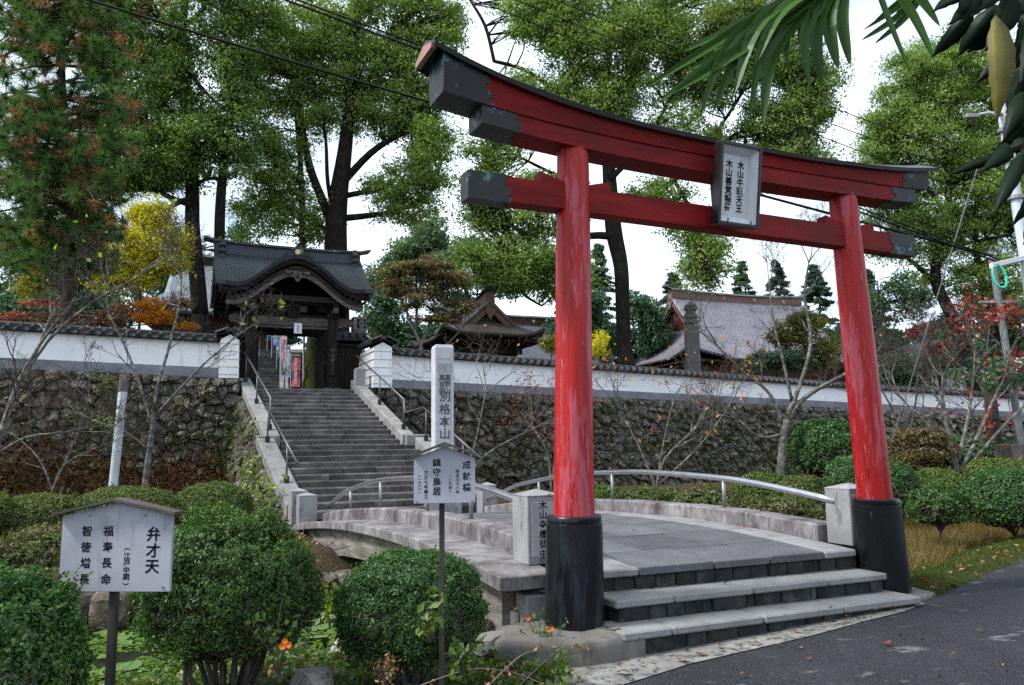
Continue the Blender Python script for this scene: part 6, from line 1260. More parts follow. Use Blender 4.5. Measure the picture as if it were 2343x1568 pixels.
bare_tree('bare_shrub', 'thin leafless shrub behind the inscribed monument', 19.5, (1060, 1110), [([(1060, 1110, 4), (1040, 1010, 3), (1020, 920, 2)], 0, .8), ([(1060, 1110, 4), (1090, 1000, 3), (1110, 900, 2)], 0, .8), ([(1060, 1110, 3), (1110, 1040, 2.4), (1200, 990, 1.6)], 0, .7)], 4, 'bark_pale', zb=.2, seed=47, cat='shrub', leafsets=(('dead_leaf', 30, .09, .12, lambda q: True),))
bare_tree('red_leaf_shrub', 'small shrub with fine red leaves left of the nearer torii column', 20, (1260, 1100), [([(1260, 1100, 3), (1250, 1030, 2.4), (1220, 980, 1.6)], 0, .6), ([(1260, 1100, 3), (1280, 1020, 2), (1300, 960, 1.5)], 0, .6)], 3, 'bark_pale', zb=.1, seed=52, cat='shrub', leafsets=(('red_leaf', 420, .07, .16, lambda q: True),))
bare_tree('bare_shrub', 'tangled leafless shrub right of the farther torii column', 22, (2060, 1060), [([(2060, 1060, 4), (2050, 960, 3), (2010, 880, 2)], 0, .9), ([(2060, 1060, 4), (2090, 950, 3), (2100, 850, 2)], 0, .9), ([(2060, 1060, 3), (2120, 970, 2.4), (2160, 900, 1.6)], 0, .8)], 5, 'bark_pale', zb=.0, seed=58, cat='shrub')
bare_tree('bare_shrub', 'spindly grey shrub at the left before the stone wall', 16.5, (120, 1120), [([(120, 1120, 3), (90, 1050, 2.4), (40, 1000, 1.6)], 0, .7), ([(120, 1120, 3), (150, 1060, 2.2), (230, 1020, 1.6)], 0, .7), ([(120, 1120, 3), (170, 1010, 2), (190, 950, 1.4)], 0, .7)], 4, 'bark_pale', zb=.4, seed=63, cat='shrub')
m = MB(); tq = W(2275, 1045, Y=24); tt_ = thing('tree_stump_trunk', 'short dark trunk standing behind the shrubs at right', 'tree', Vector((tq.x, tq.y, .05))); m.tube([Vector((tq.x, tq.y, 0)), W(2270, 960, Y=24), W(2262, 880, Y=24)], [.22, .19, .16], 10); m.build('trunk', 'bark_pine', tt_, smooth=True)
P, d = clump_points([W(2262 + random.uniform(-70, 70), 860 + random.uniform(-40, 20), Y=24 + random.uniform(-1, 1))[:] for _ in range(9)], [.5] * 9, 160); obj('crown', leaves_mesh('crown', P, .14, d), 'far_leaf', tt_)
# ------------------------------------------------------------------ clipped shrubs
def shrub(name, label, Y, x0, x1, y0, y1, mat, n, ls, stems=6, group=None, zb=None, cut=-.35, depth=1.0, brown=0, seed=0, trunk=False, mat2=None, f2=.0, lump=.10, aspect=.55):
    """dome of leaves between pixel extents (x0..x1, y0..y1) at distance Y"""
    c = W((x0 + x1) / 2, (y0 + y1) / 2, Y=Y); k = pxm(Y); rx = (x1 - x0) / 2 * k; rz = (y1 - y0) / 2 * k; ry = rx * depth
    zb = gh(c.x, c.y) if zb is None else zb; t = thing(name, label, 'shrub', Vector((c.x, c.y, zb)), group)
    d = RNG.normal(size=(int(n * 1.5), 3)); d /= np.linalg.norm(d, axis=1, keepdims=True); d = d[d[:, 2] > cut][:n]; N = len(d)
    kk = np.array([1 + lump * fbm(v[0] * 2.3 + seed, v[1] * 2.3, v[2] * 2.3 + seed, 3) + lump * .6 * fbm(v[0] * 7 + seed, v[1] * 7, v[2] * 7, 2) for v in d]); r = kk * (1 - np.abs(RNG.normal(size=N)) * .085)
    fl = RNG.uniform(size=N) < .05; r = r * (1 + fl * RNG.uniform(.0, .09, N)); low = np.clip((-.15 - d[:, 2]) / .35, 0, 1); drop = RNG.uniform(size=N) < low * .7; r = np.where(drop, r * RNG.uniform(.55, .95, N), r)
    hz = np.sqrt(np.maximum(.02, 1 - d[:, 2] ** 2)); fat = np.where(d[:, 2] < 0, hz ** -.55, hz ** -.12); dd_ = d.copy(); dd_[:, :2] *= fat[:, None]; P = np.array(c[:]) + dd_ * r[:, None] * np.array([rx, ry, rz]); nrm = d / np.array([rx, ry, rz]); nrm /= np.linalg.norm(nrm, axis=1, keepdims=True)
    if f2:
        s = RNG.uniform(size=N) < f2; obj('foliage', leaves_mesh('foliage', P[s], ls * 1.05, nrm[s], aspect, .45), mat2, t); P, nrm = P[~s], nrm[~s]
    obj('foliage', leaves_mesh('foliage', P, ls, nrm, aspect, .45), mat, t)
    # stray shoots standing out of the clipped surface, and bare twigs low down
    ns = max(14, N // 420); idx = RNG.integers(0, len(P), ns); SPt = np.repeat(P[idx], 7, 0); SD_ = np.repeat(nrm[idx] + RNG.normal(size=(ns, 3)) * .35, 7, 0); SPt = SPt + SD_ * (RNG.uniform(0, 1, (ns * 7, 1)) * ls * 3.2); obj('shoots', leaves_mesh('shoots', SPt, ls * 1.1, None, aspect, 0), mat2 or mat, t, kind='stuff')
    nt_ = N // 14; dt = RNG.normal(size=(nt_ * 3, 3)); dt /= np.linalg.norm(dt, axis=1, keepdims=True); dt = dt[(dt[:, 2] < .15) & (dt[:, 2] > cut - .1)][:nt_]; PT = np.array(c[:]) + dt * RNG.uniform(.82, 1.0, (len(dt), 1)) * np.array([rx, ry, rz]); obj('bare_twigs', leaves_mesh('bare_twigs', PT, ls * 3.4, dt, .07, .5), 'bare_twig_leaf', t, kind='stuff')
    # inner twig mass that keeps the dome opaque
    m = MB(); rs = random.Random(seed + 5)
    b0 = Vector((c.x, c.y, zb))
    for i in range(stems):
        a = rs.uniform(0, 6.28); q = b0 + Vector((math.cos(a), math.sin(a), 0)) * rx * rs.uniform(.02, .22) * (0.25 if trunk else 1); e = c + Vector((math.cos(a) * rx * .55, math.sin(a) * ry * .55, rz * rs.uniform(-.4, .3)))
        if trunk: q = b0 + Vector((rs.gauss(0, .02), rs.gauss(0, .02), 0)); mid = Vector((c.x, c.y, lerp(zb, c.z - rz, .9)))
        else: mid = q.lerp(e, .5) + Vector((rs.gauss(0, .05), rs.gauss(0, .05), .03))
        m.tube([q, mid, e], [.022 * (rx + .4), .016 * (rx + .4), .006], 5, caps=False)
        for j in range(7):
            e2 = c + Vector((rs.gauss(0, .5) * rx, rs.gauss(0, .5) * ry, rs.uniform(-.5, .75) * rz)); m.tube([mid.lerp(e, rs.uniform(.2, 1)), e2], [.006, .003], 3, caps=False)
    m.build('stems', 'twig', t)
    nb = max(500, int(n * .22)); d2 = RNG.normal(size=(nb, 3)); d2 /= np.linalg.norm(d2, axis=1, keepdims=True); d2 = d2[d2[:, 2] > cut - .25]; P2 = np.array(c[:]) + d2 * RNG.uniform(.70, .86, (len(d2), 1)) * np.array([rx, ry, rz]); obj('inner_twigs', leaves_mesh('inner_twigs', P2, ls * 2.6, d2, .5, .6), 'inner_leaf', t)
    return t
leafmat('bare_twig_leaf', [(.0, (.045, .036, .03)), (.5, (.09, .072, .058)), (.9, (.16, .13, .11))], .05, .0)
leafmat('moss_leaf', [(.0, (.022, .034, .008)), (.5, (.055, .075, .016)), (.9, (.12, .13, .03))], .25, .0)
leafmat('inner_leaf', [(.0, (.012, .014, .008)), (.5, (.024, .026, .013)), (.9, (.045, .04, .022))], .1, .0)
shrub('clipped_shrub', 'large rounded evergreen shrub in the foreground right of the white notice board', 5.0, 345, 712, 1180, 1530, 'shrub_leaf', 64000, .021, 22, zb=-.10, cut=-.62, seed=2, mat2='shrub_yellow', f2=.45, lump=.20)
shrub('clipped_shrub', 'dense dark green dome shrub in front of the small notice board post', 5.35, 775, 1104, 1264, 1520, 'shrub_leaf', 60000, .0195, 14, zb=.0, cut=-.85, seed=8, lump=.12, mat2='shrub_yellow', f2=.12)
shrub('clipped_shrub', 'loose evergreen shrub filling the lower left corner', 3.7, -230, 160, 1325, 1760, 'shrub_leaf', 52000, .023, 14, zb=-.1, seed=14, cut=-.5, mat2='shrub_yellow', f2=.22, lump=.22)
GB_ = 'clipped azaleas below the left stone wall'
shrub('azalea_shrub', 'wide clipped azalea mound below the white drain pipe', 13.6, 172, 400, 1114, 1215, 'azalea_leaf', 22000, .042, 8, GB_, seed=20, mat2='azalea_brown', f2=.2, cut=-.5, lump=.05)
shrub('azalea_shrub', 'reddish green azalea mound at left behind the white notice board', 13.0, 0, 178, 1130, 1250, 'azalea_leaf', 20000, .042, 8, GB_, seed=21, mat2='azalea_brown', f2=.25, cut=-.5, lump=.06)
shrub('azalea_shrub', 'neat green azalea mound beside the foot of the stair flank', 14.0, 398, 574, 1104, 1225, 'azalea_leaf', 22000, .042, 8, GB_, seed=22, mat2='azalea_brown', f2=.1, cut=-.5, lump=.05)
shrub('azalea_shrub', 'azalea mound cut by the left picture edge', 12.4, -120, 22, 1118, 1230, 'azalea_leaf', 6000, .055, 6, GB_, seed=23, cut=-.5)
shrub('azalea_shrub', 'straggly brown and green azalea bank above the pond at left', 11.8, 30, 330, 1195, 1330, 'azalea_brown', 12000, .055, 10, GB_, seed=24, mat2='azalea_leaf', f2=.4, lump=.25, cut=-.7)
shrub('azalea_shrub', 'low ragged bush above the pond behind the big foreground shrub', 12.2, 330, 560, 1205, 1320, 'azalea_brown', 9000, .05, 8, GB_, seed=25, mat2='azalea_leaf', f2=.45, lump=.25, cut=-.7)
shrub('azalea_shrub', 'dull brown bush at the left pond edge', 11.0, -80, 140, 1240, 1400, 'azalea_brown', 9000, .05, 8, GB_, seed=26, mat2='azalea_leaf', f2=.3, lump=.25, cut=-.7)
GR = 'shrubs in the garden right of the bridge'
shrub('azalea_shrub', 'small green mound seen just right of the nearer torii column', 17.0, 1345, 1425, 1112, 1165, 'azalea_leaf', 5000, .06, 5, GR, seed=30, cut=-.6)
shrub('azalea_shrub', 'low straggling green and yellow bush behind the right bridge rail', 16.0, 1410, 1560, 1118, 1180, 'azalea_brown', 6500, .055, 6, GR, seed=31, mat2='azalea_leaf', f2=.5, lump=.3, cut=-.7)
shrub('azalea_shrub', 'olive bush behind the middle of the right bridge rail', 15.5, 1540, 1710, 1118, 1190, 'azalea_leaf', 7000, .055, 6, GR, seed=32, mat2='azalea_brown', f2=.4, lump=.3, cut=-.7)
shrub('azalea_shrub', 'green azalea mound below the mossy cherry tree', 17.5, 1680, 1812, 1082, 1165, 'azalea_leaf', 8000, .055, 6, GR, seed=33, cut=-.6)
shrub('azalea_shrub', 'rounded olive azalea left of the farther stone post', 15.0, 1775, 1905, 1088, 1190, 'azalea_leaf', 9000, .05, 6, GR, seed=34, mat2='azalea_brown', f2=.35, cut=-.7)
shrub('azalea_shrub', 'ragged brown bush close behind the right bridge kerb', 13.0, 1640, 1880, 1140, 1215, 'azalea_brown', 9000, .05, 7, GR, seed=35, mat2='azalea_leaf', f2=.35, lump=.3, cut=-.7)
shrub('evergreen_shrub', 'big dark evergreen shrub before the wall left of the farther torii column', 22.0, 1808, 1975, 960, 1100, 'shrub_leaf', 14000, .085, 8, GR, seed=36, cut=-.7)
shrub('evergreen_shrub', 'dark clipped dome behind the farther stone post', 14.5, 1890, 2010, 1045, 1170, 'shrub_leaf', 12000, .048, 8, GR, seed=37, cut=-.6)
shrub('evergreen_shrub', 'dark round shrub just right of the farther torii column', 13.4, 2000, 2098, 1058, 1180, 'shrub_leaf', 12000, .042, 8, GR, seed=38, cut=-.5)
shrub('azalea_shrub', 'bright olive azalea dome right of the farther torii column', 17.0, 2080, 2205, 1072, 1160, 'azalea_leaf', 9000, .05, 6, GR, seed=39, cut=-.6)
shrub('azalea_shrub', 'dry yellowish shrub dome under the tangled bare branches', 20.0, 2035, 2175, 980, 1085, 'dry_grass', 7000, .07, 9, GR, seed=40, mat2='azalea_brown', f2=.5, lump=.3, cut=-.7)
shrub('small_shrub_tree', 'small umbrella shaped shrub on a single stem beside the road verge', 11.2, 2085, 2208, 1112, 1212, 'shrub_yellow', 14000, .034, 9, GR, seed=41, trunk=True, lump=.3, cut=-.5, mat2='shrub_leaf', f2=.5)
shrub('evergreen_shrub', 'large round dark green shrub at the right edge above the road', 11.6, 2208, 2425, 1072, 1222, 'shrub_leaf', 24000, .036, 10, GR, seed=42, trunk=True, cut=-.6)
shrub('azalea_shrub', 'orange tinged azalea mound behind the round shrub at right', 17.5, 2215, 2345, 1048, 1115, 'azalea_leaf', 8000, .055, 6, GR, seed=43, mat2='maple_green', f2=.25, cut=-.6)
shrub('azalea_shrub', 'olive azalea mound at the right picture edge', 18.5, 2300, 2440, 1050, 1130, 'azalea_leaf', 6000, .055, 6, GR, seed=44, cut=-.6)
shrub('evergreen_shrub', 'dark low hedge in the shade below the right wall', 25.0, 2130, 2330, 1000, 1075, 'shrub_leaf', 9000, .09, 6, GR, seed=45, cut=-.8)
# ------------------------------------------------------------------ wild plants on the walls and banks
def sprig(name, label, centre, r, mat, n, ls, stems=5, group=None, cat='plant', droop=.2, flat=.8):
    c = Vector(centre); t = thing(name, label, cat, c - UZ * r * .4, group); m = MB()
    for i in range(stems): e = c + Vector((random.gauss(0, .5), random.gauss(0, .5) - .1, random.gauss(.2, .5))) * r; m.tube([c - UZ * r * .4, c.lerp(e, .5) + UZ * r * .1, e], [.006, .005, .003], 4, caps=False)
    m.build('stems', 'twig', t); d = RNG.normal(size=(n, 3)); P = np.array(c[:]) + d * np.array([r, r * .6, r * flat]) * .5; obj('leaves', leaves_mesh('leaves', P, ls, None, .6, 0, droop), mat, t); return t
wp = lambda px, py, off=.35: (lambda p: p)(None)
def on_left(px, py):       # point just in front of the left retaining wall
    Y = lerp(19.6, 22.5, (px + 330) / 878.0) - .45; return W(px, py, Y=Y)
def on_right(px, py):
    Y = lerp(24.0, 34.0, (px - 828) / 1103.0) - .6; return W(px, py, Y=Y)
sprig('wall_plant', 'yellow green plant growing on the left wall beside the drain pipe', on_left(245, 965), .42, 'lime_leaf', 110, .10)
sprig('wall_plant', 'tuft of small green leaves at the top of the left stone wall', on_left(240, 878), .35, 'azalea_leaf', 90, .09)
sprig('wall_plant', 'bright leafy plant hanging on the stair flank', T(2.9, -.62, 1.15), .42, 'lime_leaf', 120, .11)
sprig('wall_plant', 'light green plant at the foot of the stair cheek', T(.55, -.75, .75), .42, 'lime_leaf', 130, .10)
sprig('wall_plant', 'trailing green vine on the upper stair flank', T(4.9, -.55, 1.9), .5, 'weed_leaf', 120, .09, flat=1.3)
sprig('wall_plant', 'lime green broad leaved plant on the right wall beside the nearer column', on_right(1172, 1000), .48, 'lime_leaf', 90, .17)
sprig('wall_plant', 'yellow leaved sprig behind the far bridge end', on_right(1150, 1130), .35, 'ginkgo_leaf', 80, .09)
for i, (px, py) in enumerate([(1010, 930), (1090, 1030), (1390, 960), (1450, 1010), (1560, 960), (1650, 1010), (1720, 960)]):
    sprig('wall_weed', 'tuft of weeds rooted in the right stone wall, ' + ['left of the inscribed monument', 'beside the bare shrub stems', 'just right of the nearer column', 'low beside the leafless grey shrub', 'high behind the leafless grey shrub', 'low left of the mossy cherry', 'high left of the mossy cherry'][i], on_right(px, py), .36, 'azalea_brown' if i % 2 else 'weed_leaf', 60, .09, group='weeds rooted in the right wall')
for i, (px, py) in enumerate([(60, 1000), (110, 1050), (180, 940), (420, 930), (490, 1000), (40, 940), (400, 1010), (470, 900)]):
    sprig('wall_weed', 'tuft of weeds rooted in the left stone wall, ' + ['low near the picture edge', 'low beside the spindly shrub', 'right of the leaning bare tree', 'high between bare tree and stairs', 'low beside the stair flank', 'high near the picture edge', 'low right of the bare tree', 'close below the wall pier'][i], on_left(px, py), .36, 'azalea_brown' if i % 2 else 'weed_leaf', 60, .09, group='weeds rooted in the left wall')
# rusty dead ferns along the foot of the left wall
N = 4200; A_ = RNG.uniform(size=N); px = -60 + 600 * A_; py = 1130 - np.abs(RNG.normal(size=N)) * 55 * (1.2 - .7 * A_); P = np.array([on_left(a, b)[:] for a, b in zip(px, py)]); P[:, 1] -= np.abs(RNG.normal(size=N)) * .3
obj('dead_fern_cover', leaves_mesh('dead_fern_cover', P, .16, None, .22, 0, .9), 'rust_fern', kind='stuff', label='rusty brown dead ferns along the foot of the left wall', cat='ground cover')
def wall_creep(name, label, mapf, Lx, Hy, n, mats, clusters, size, seed):
    rs = random.Random(seed); t = None; P = []; 
    cl = [(rs.uniform(0, Lx), rs.betavariate(1.2, 1.6) * Hy, rs.uniform(.15, .7)) for _ in range(clusters)]
    for i in range(n):
        a, b, r = rs.choice(cl); x, y = a + rs.gauss(0, r), b + rs.gauss(0, r * .6)
        if 0 < x < Lx and 0 < y < Hy * .97: P.append(mapf(x, y, .13 + abs(rs.gauss(0, .05)))[:])
    obj(name, leaves_mesh(name, np.array(P), size, None, .6, 0, .5), mats, kind='stuff', label=label, cat='creeper')
wall_creep('wall_moss_plants', 'small green plants and moss tufts over the right stone wall', right_map, RW_1, RW_H, 9000, 'moss_leaf', 60, .06, 3)
wall_creep('wall_dry_plants', 'dry brown creepers over the right stone wall', right_map, RW_1, RW_H, 5000, 'azalea_brown', 34, .07, 4)
wall_creep('wall_moss_plants', 'small green plants and moss tufts over the left stone wall', left_map, LW_L, LW_H, 5000, 'moss_leaf', 34, .055, 5)
wall_creep('wall_dry_plants', 'dry rusty creepers over the left stone wall', left_map, LW_L, LW_H * .6, 5000, 'rust_fern', 30, .07, 6)
wall_creep('flank_plants', 'small leafy plants over the stair flank stones', flank_map, SRUN - .2, 2.0, 1500, 'weed_leaf', 12, .055, 7)
def scatter(name, label, cat, mat, n, test, size, aspect, lift, cx, cy, sx, sy, up=1.0):
    P = []; 
    while len(P) < n:
        x = cx + random.uniform(-sx, sx); y = cy + random.uniform(-sy, sy)
        if test(x, y): P.append((x, y, gh(x, y) + random.uniform(0, lift)))
    P = np.array(P); nn = np.tile(np.array([[0, 0, up]]), (n, 1)) if up else None
    return obj(name, leaves_mesh(name, P, size, nn, aspect, .45 if up else 0), mat, kind='stuff', label=label, cat=cat)
def blades(name, label, mat, n, test, h, cx, cy, sx, sy, w_=.004, lean=.5):
    P = []
    while len(P) < n:
        x = cx + random.uniform(-sx, sx); y = cy + random.uniform(-sy, sy)
        if test(x, y): P.append((x, y, gh(x, y) - .01))
    P = np.array(P); d = RNG.normal(size=(n, 3)) * lean; d[:, 2] = 1; d /= np.linalg.norm(d, axis=1, keepdims=True); s = np.cross(d, RNG.normal(size=(n, 3))); s /= np.linalg.norm(s, axis=1, keepdims=True); hh = h * RNG.uniform(.5, 1.3, (n, 1))
    V = np.stack([P + s * w_, P - s * w_, P + d * hh], 1).reshape(-1, 3); return obj(name, fastmesh(name, V, np.arange(n * 3).reshape(n, 3)), mat, kind='stuff', label=label, cat='grass')
blades('verge_grass', 'short green grass of the verge beside the road at right', 'lawn_grass', 30000, lambda x, y: .02 < y - road_y(x) < 1.5 + fbm(x, y) * .8 and x > 3.9 + fbm(y * 2, x) * .15, .06, 8.0, 11.5, 4.4, 5.0, .005, .8)
blades('dry_grass', 'long dry yellow brown grass between the shrubs at right', 'dry_grass', 26000, lambda x, y: 1.2 < y - road_y(x) < 5.5 and x > 3.9 and st_of(x, y)[1] > 3.9, .26, 7.5, 13.0, 3.8, 4.5, .005, .6)
scatter('leaf_litter', 'brown leaf litter over the garden ground', 'leaf litter', 'dead_leaf', 9000, lambda x, y: y - road_y(x) > .1 and (st_of(x, y)[0] < .3 or st_of(x, y)[0] > 5.9 or st_of(x, y)[1] > 5) and not (-.4 < st_of(x, y)[1] < 4.1 and -1.1 < st_of(x, y)[0] < 9.3), .07, .6, .015, 2, 11, 13, 9)
scatter('bank_weeds', 'low weeds and fallen leaves on the near pond bank', 'ground cover', 'weed_leaf', 9000, lambda x, y: .1 < y - road_y(x) and -3.2 < st_of(x, y)[0] < .75 and st_of(x, y)[1] < -.35, .06, .6, .09, -1.6, 5.2, 2.6, 2.6)
# ------------------------------------------------------------------ pond life and rocks
def rock(label, c, r, mat='rock_pale', seed=0, group='rocks of the pond bank', sq=(1, 1, .7)):
    bm = bmesh.new(); bmesh.ops.create_icosphere(bm, subdivisions=3, radius=1); 
    for v in bm.verts:
        n = v.co.normalized(); k = 1 + .35 * fbm(n.x * 1.3 + seed, n.y * 1.3, n.z * 1.3, 2) + .10 * fbm(n.x * 4, n.y * 4 + seed, n.z * 4, 3); q = n * k
        q = Vector((max(-.85, min(.85, q.x)), max(-.85, min(.85, q.y)), max(-.8, min(.8, q.z)))); v.co = Vector((q.x * r * sq[0], q.y * r * sq[1], q.z * r * sq[2]))
    bmesh.ops.rotate(bm, verts=bm.verts, cent=(0, 0, 0), matrix=Matrix.Rotation(seed * 1.7, 3, 'Z')); me = bpy.data.meshes.new('rock'); bm.to_mesh(me); bm.free()
    me.polygons.foreach_set('use_smooth', [True] * len(me.polygons)); me.set_sharp_from_angle(angle=math.radians(32))
    return obj('bank_rock', me, mat, None, label, 'rock', group, loc=Vector(c))
rock('large reddish brown rock under the near end of the bridge', B(.75, -.55, -.12), .36, 'rock_red', 3, sq=(.8, 1, 1.05))
rock('pale flat rock left of the torii plinth', B(-.1, -.72, .10), .20, 'rock_pale', 5, sq=(1.1, .8, .6))
rock('small white rock at the foot of the torii plinth', B(-.45, -.52, .12), .15, 'rock_pale', 6, sq=(1.2, .8, .6))
rock('dark rounded rock near the plinth and dome shrub', B(.25, -.35, .02), .22, 'wall_stone_brown', 7)
rock('big pale rock at the bottom between the two foreground shrubs', W(715, 1562, Y=5.2), .13, 'rock_pale', 9, sq=(1.2, .9, .8))
rock('grey angular rock beside the dome shrub foot', W(805, 1490, Y=6.4), .18, 'rock_pale', 10)
rs_ = random.Random(5)
for i in range(34):     # far bank edging, left of the bridge
    t = -.2 - i * .42 + rs_.uniform(-.1, .1); s = 5.35 + rs_.uniform(-.12, .2); r = rs_.uniform(.20, .34)
    rock('rough brown rock edging the far pond bank', B(s, t, -.52 + r * .35), r, rs_.choice(('wall_stone_brown', 'rock_pale', 'wall_stone')), 20 + i, 'rocks edging the far pond bank', (1.1, .8, .9))
for i in range(16):     # second row and under the bridge
    t = rs_.uniform(-1.6, 2.6); s = 5.9 + rs_.uniform(0, 1.6); r = rs_.uniform(.26, .46); rock('tawny rock stacked under the far end of the bridge', B(s, t, -.62 + (s - 5.9) * .16), r, rs_.choice(('rock_red', 'wall_stone_brown', 'rock_pale')), 70 + i, 'rocks stacked under the bridge', (1, .8, .9))
for i in range(12):
    t = -.5 - i * .34; rock('damp rock edging the near pond bank', B(.80 + rs_.uniform(-.1, .1), t, -.42), rs_.uniform(.16, .26), 'wall_stone_brown', 100 + i, 'rocks edging the near pond bank')
for i, (px_, py_) in enumerate([(2180, 1255), (2205, 1248), (2235, 1240), (2262, 1232), (2120, 1270)]): rock('flat stepping stone in the verge at right', W(px_, py_, z=.06), .13, 'wall_stone', 120 + i, 'stones along the right verge', (1.5, .9, .4))
rock('long low boulder in the garden at right', W(2165, 1108, Y=18), .36, 'rock_pale', 131, 'stones along the right verge', (1.6, .8, .6))
# lily pads
def pad_mesh(seed):
    rs = random.Random(seed); n = 20; vs = [Vector((0, 0, .0))]; 
    for k in range(n):
        a = .16 + (2 * math.pi - .32) * k / (n - 1); r = 1 + rs.gauss(0, .02); vs.append(Vector((math.cos(a) * r, math.sin(a) * r, .05 + .10 * math.sin(a * 2 + seed) * rs.uniform(.4, 1))))
    m = MB(); m.add(vs, [(0, k, k + 1) for k in range(1, n)]); m.add([v - UZ * .02 for v in vs], [(0, k + 1, k) for k in range(1, n)]); return m.mesh('lily_pad', fix=False)
pads = [pad_mesh(i) for i in range(5)]
for me in pads: me.materials.append(MATS['pad_leaf'])
cnt = 0; placed = []
while cnt < 170:
    s = random.uniform(1.1, 5.0); t = random.uniform(-7.5, 1.0); r = random.uniform(.07, .15)
    P = B(s, t, -.612)
    if fbm(P.x * .8, P.y * .8, 4) < -.15 and random.random() < .7: continue
    o = bpy.data.objects.new('lily_pad', random.choice(pads)); C.objects.link(o); o.location = P + UZ * random.uniform(.0, .02); o.scale = (r, r, r * random.uniform(.4, 1.0)); o.rotation_euler = (random.gauss(0, .10), random.gauss(0, .10), random.uniform(0, 6.3))
    if random.random() < .12: o.rotation_euler[0] = random.uniform(.4, 1.0); o.location.z += r * .35
    o['label'] = 'green water lily pad floating on the pond'; o['category'] = 'lily pad'; o['group'] = 'water lily pads on the pond'; cnt += 1
N = 26000; sv = RNG.uniform(.9, 5.3, N); tv = RNG.uniform(-9, 3.6, N); P = np.array([B(a, b, -.613)[:] for a, b in zip(sv, tv)]); keep = np.array([fbm(p[0] * 1.1, p[1] * 1.1, 9) > -.22 for p in P]); P = P[keep]
obj('duckweed', leaves_mesh('duckweed', P, .075, np.tile(np.array([[0, 0, 1.]]), (len(P), 1)), .8, .93), 'duckweed_leaf', kind='stuff', label='green duckweed carpet over the pond', cat='duckweed')
# ------------------------------------------------------------------ notice boards
def notice(name, label, Y, corners, roof_over, post_px, postw, zb, cols, mat, yaw, bolts):
    """corners: px of board: left, right, eave y left/right, peak (x,y), bottom y left/right"""
    (xl, xr, yel, yer, xp, yp, ybl, ybr) = corners; ax = Vector((math.cos(yaw), math.sin(yaw), 0)); nn = Vector((math.sin(yaw), -math.cos(yaw), 0))
    c = W((xl + xr) / 2, (ybl + ybr) / 2, Y=Y); k = pxm(Y) ; w_ = (xr - xl) * k / math.cos(yaw) * .995; hl = (ybl - yel) * k; hp = ((ybl + ybr) / 2 - yp) * k
    p = thing(name, label, 'notice board', Vector((c.x, c.y, zb)))
    def Q(x, z, d=0): return c + ax * x + UZ * z + nn * d
    rot = math.atan2((ybl - ybr), (xr - xl)) - .012
    m = MB(); m.prism([Q(-w_ / 2, 0), Q(w_ / 2, 0), Q(w_ / 2, hl), Q(0, hp), Q(-w_ / 2, hl)], -nn * .022); bd = m.build('board', mat, p, bevel=.002)
    o = roof_over
    for sg in (-1, 1):
        a, b = Q(0, hp + .012), Q(sg * (w_ / 2 + o), hl - o * (hp - hl) / (w_ / 2) + .010); m = MB(); m.loft([[a + nn * .05, a - nn * .06, a - nn * .06 + UZ * .014, a + nn * .05 + UZ * .014], [b + nn * .05, b - nn * .06, b - nn * .06 + UZ * .014, b + nn * .05 + UZ * .014]]); m.build('roof_board', 'sign_roof', p)
    q = W(post_px, ybl, Y=Y); px_ = (q - c).dot(ax); m = MB(); m.box(Vector((c.x, c.y, 0)) + ax * px_ - nn * .05 + UZ * ((zb + c.z + hl * .8) / 2), (postw * k, postw * k, c.z + hl * .8 - zb), (ax, -nn, UZ)); m.build('post', 'sign_post', p, bevel=.004)
    for (bx, bz) in bolts:
        m = MB(); m.tube([Q(bx * w_, bz * hl, -.001), Q(bx * w_, bz * hl, .006)], .007, 8); m.build('bolt', 'steel_dull', p)
    for txt, x, zt, zb_, size, bold in cols:       # text column centred at x (fraction), between heights (fraction of hl)
        n = len(txt); h = (zt - zb_) * hl; lettering('\n'.join(txt), size * hl, Q(x * w_, (zt + zb_) / 2 * hl, .0012), ax, UZ, 'ink', p, bold, h / (n * size * hl) if n > 1 else 1.0, squash=1.0)
    return p
notice('notice_board', 'white roofed notice board with stained face in the left foreground', 4.2, (131, 388, 1192, 1192, 275, 1160, 1358, 1349), .03, 249, 17, -.2, [
    ('弁才天', .335, .86, .22, .20, .004), ('(江戸中期)', .105, .60, .06, .095, .001), ('福寿長命', -.075, .90, .06, .145, .002), ('智徳増長', -.27, .90, .06, .145, .002)], 'sign_board', math.radians(-4), ((-.44, .06), (.44, .06), (-.25, 1.0), (.25, 1.0)))
notice('notice_board', 'smaller clean white notice board on a thin post before the bridge', 4.85, (948, 1086, 1050, 1050, 1026, 1024, 1151, 1151), .012, 1010, 12, -.05, [
    ('成就橋', .36, .96, .22, .19, .003), ('明治三十八年', .21, .74, .20, .085, .0008), ('(一九〇四)', .09, .64, .22, .075, .0008), ('鎮守鳥居', -.13, 1.0, .16, .19, .003), ('大正七年建之', -.305, .74, .10, .095, .0008), ('(一九一八)', -.41, .64, .22, .075, .0008)], 'sign_board_clean', math.radians(3), ((-.45, .04), (.45, .04)))
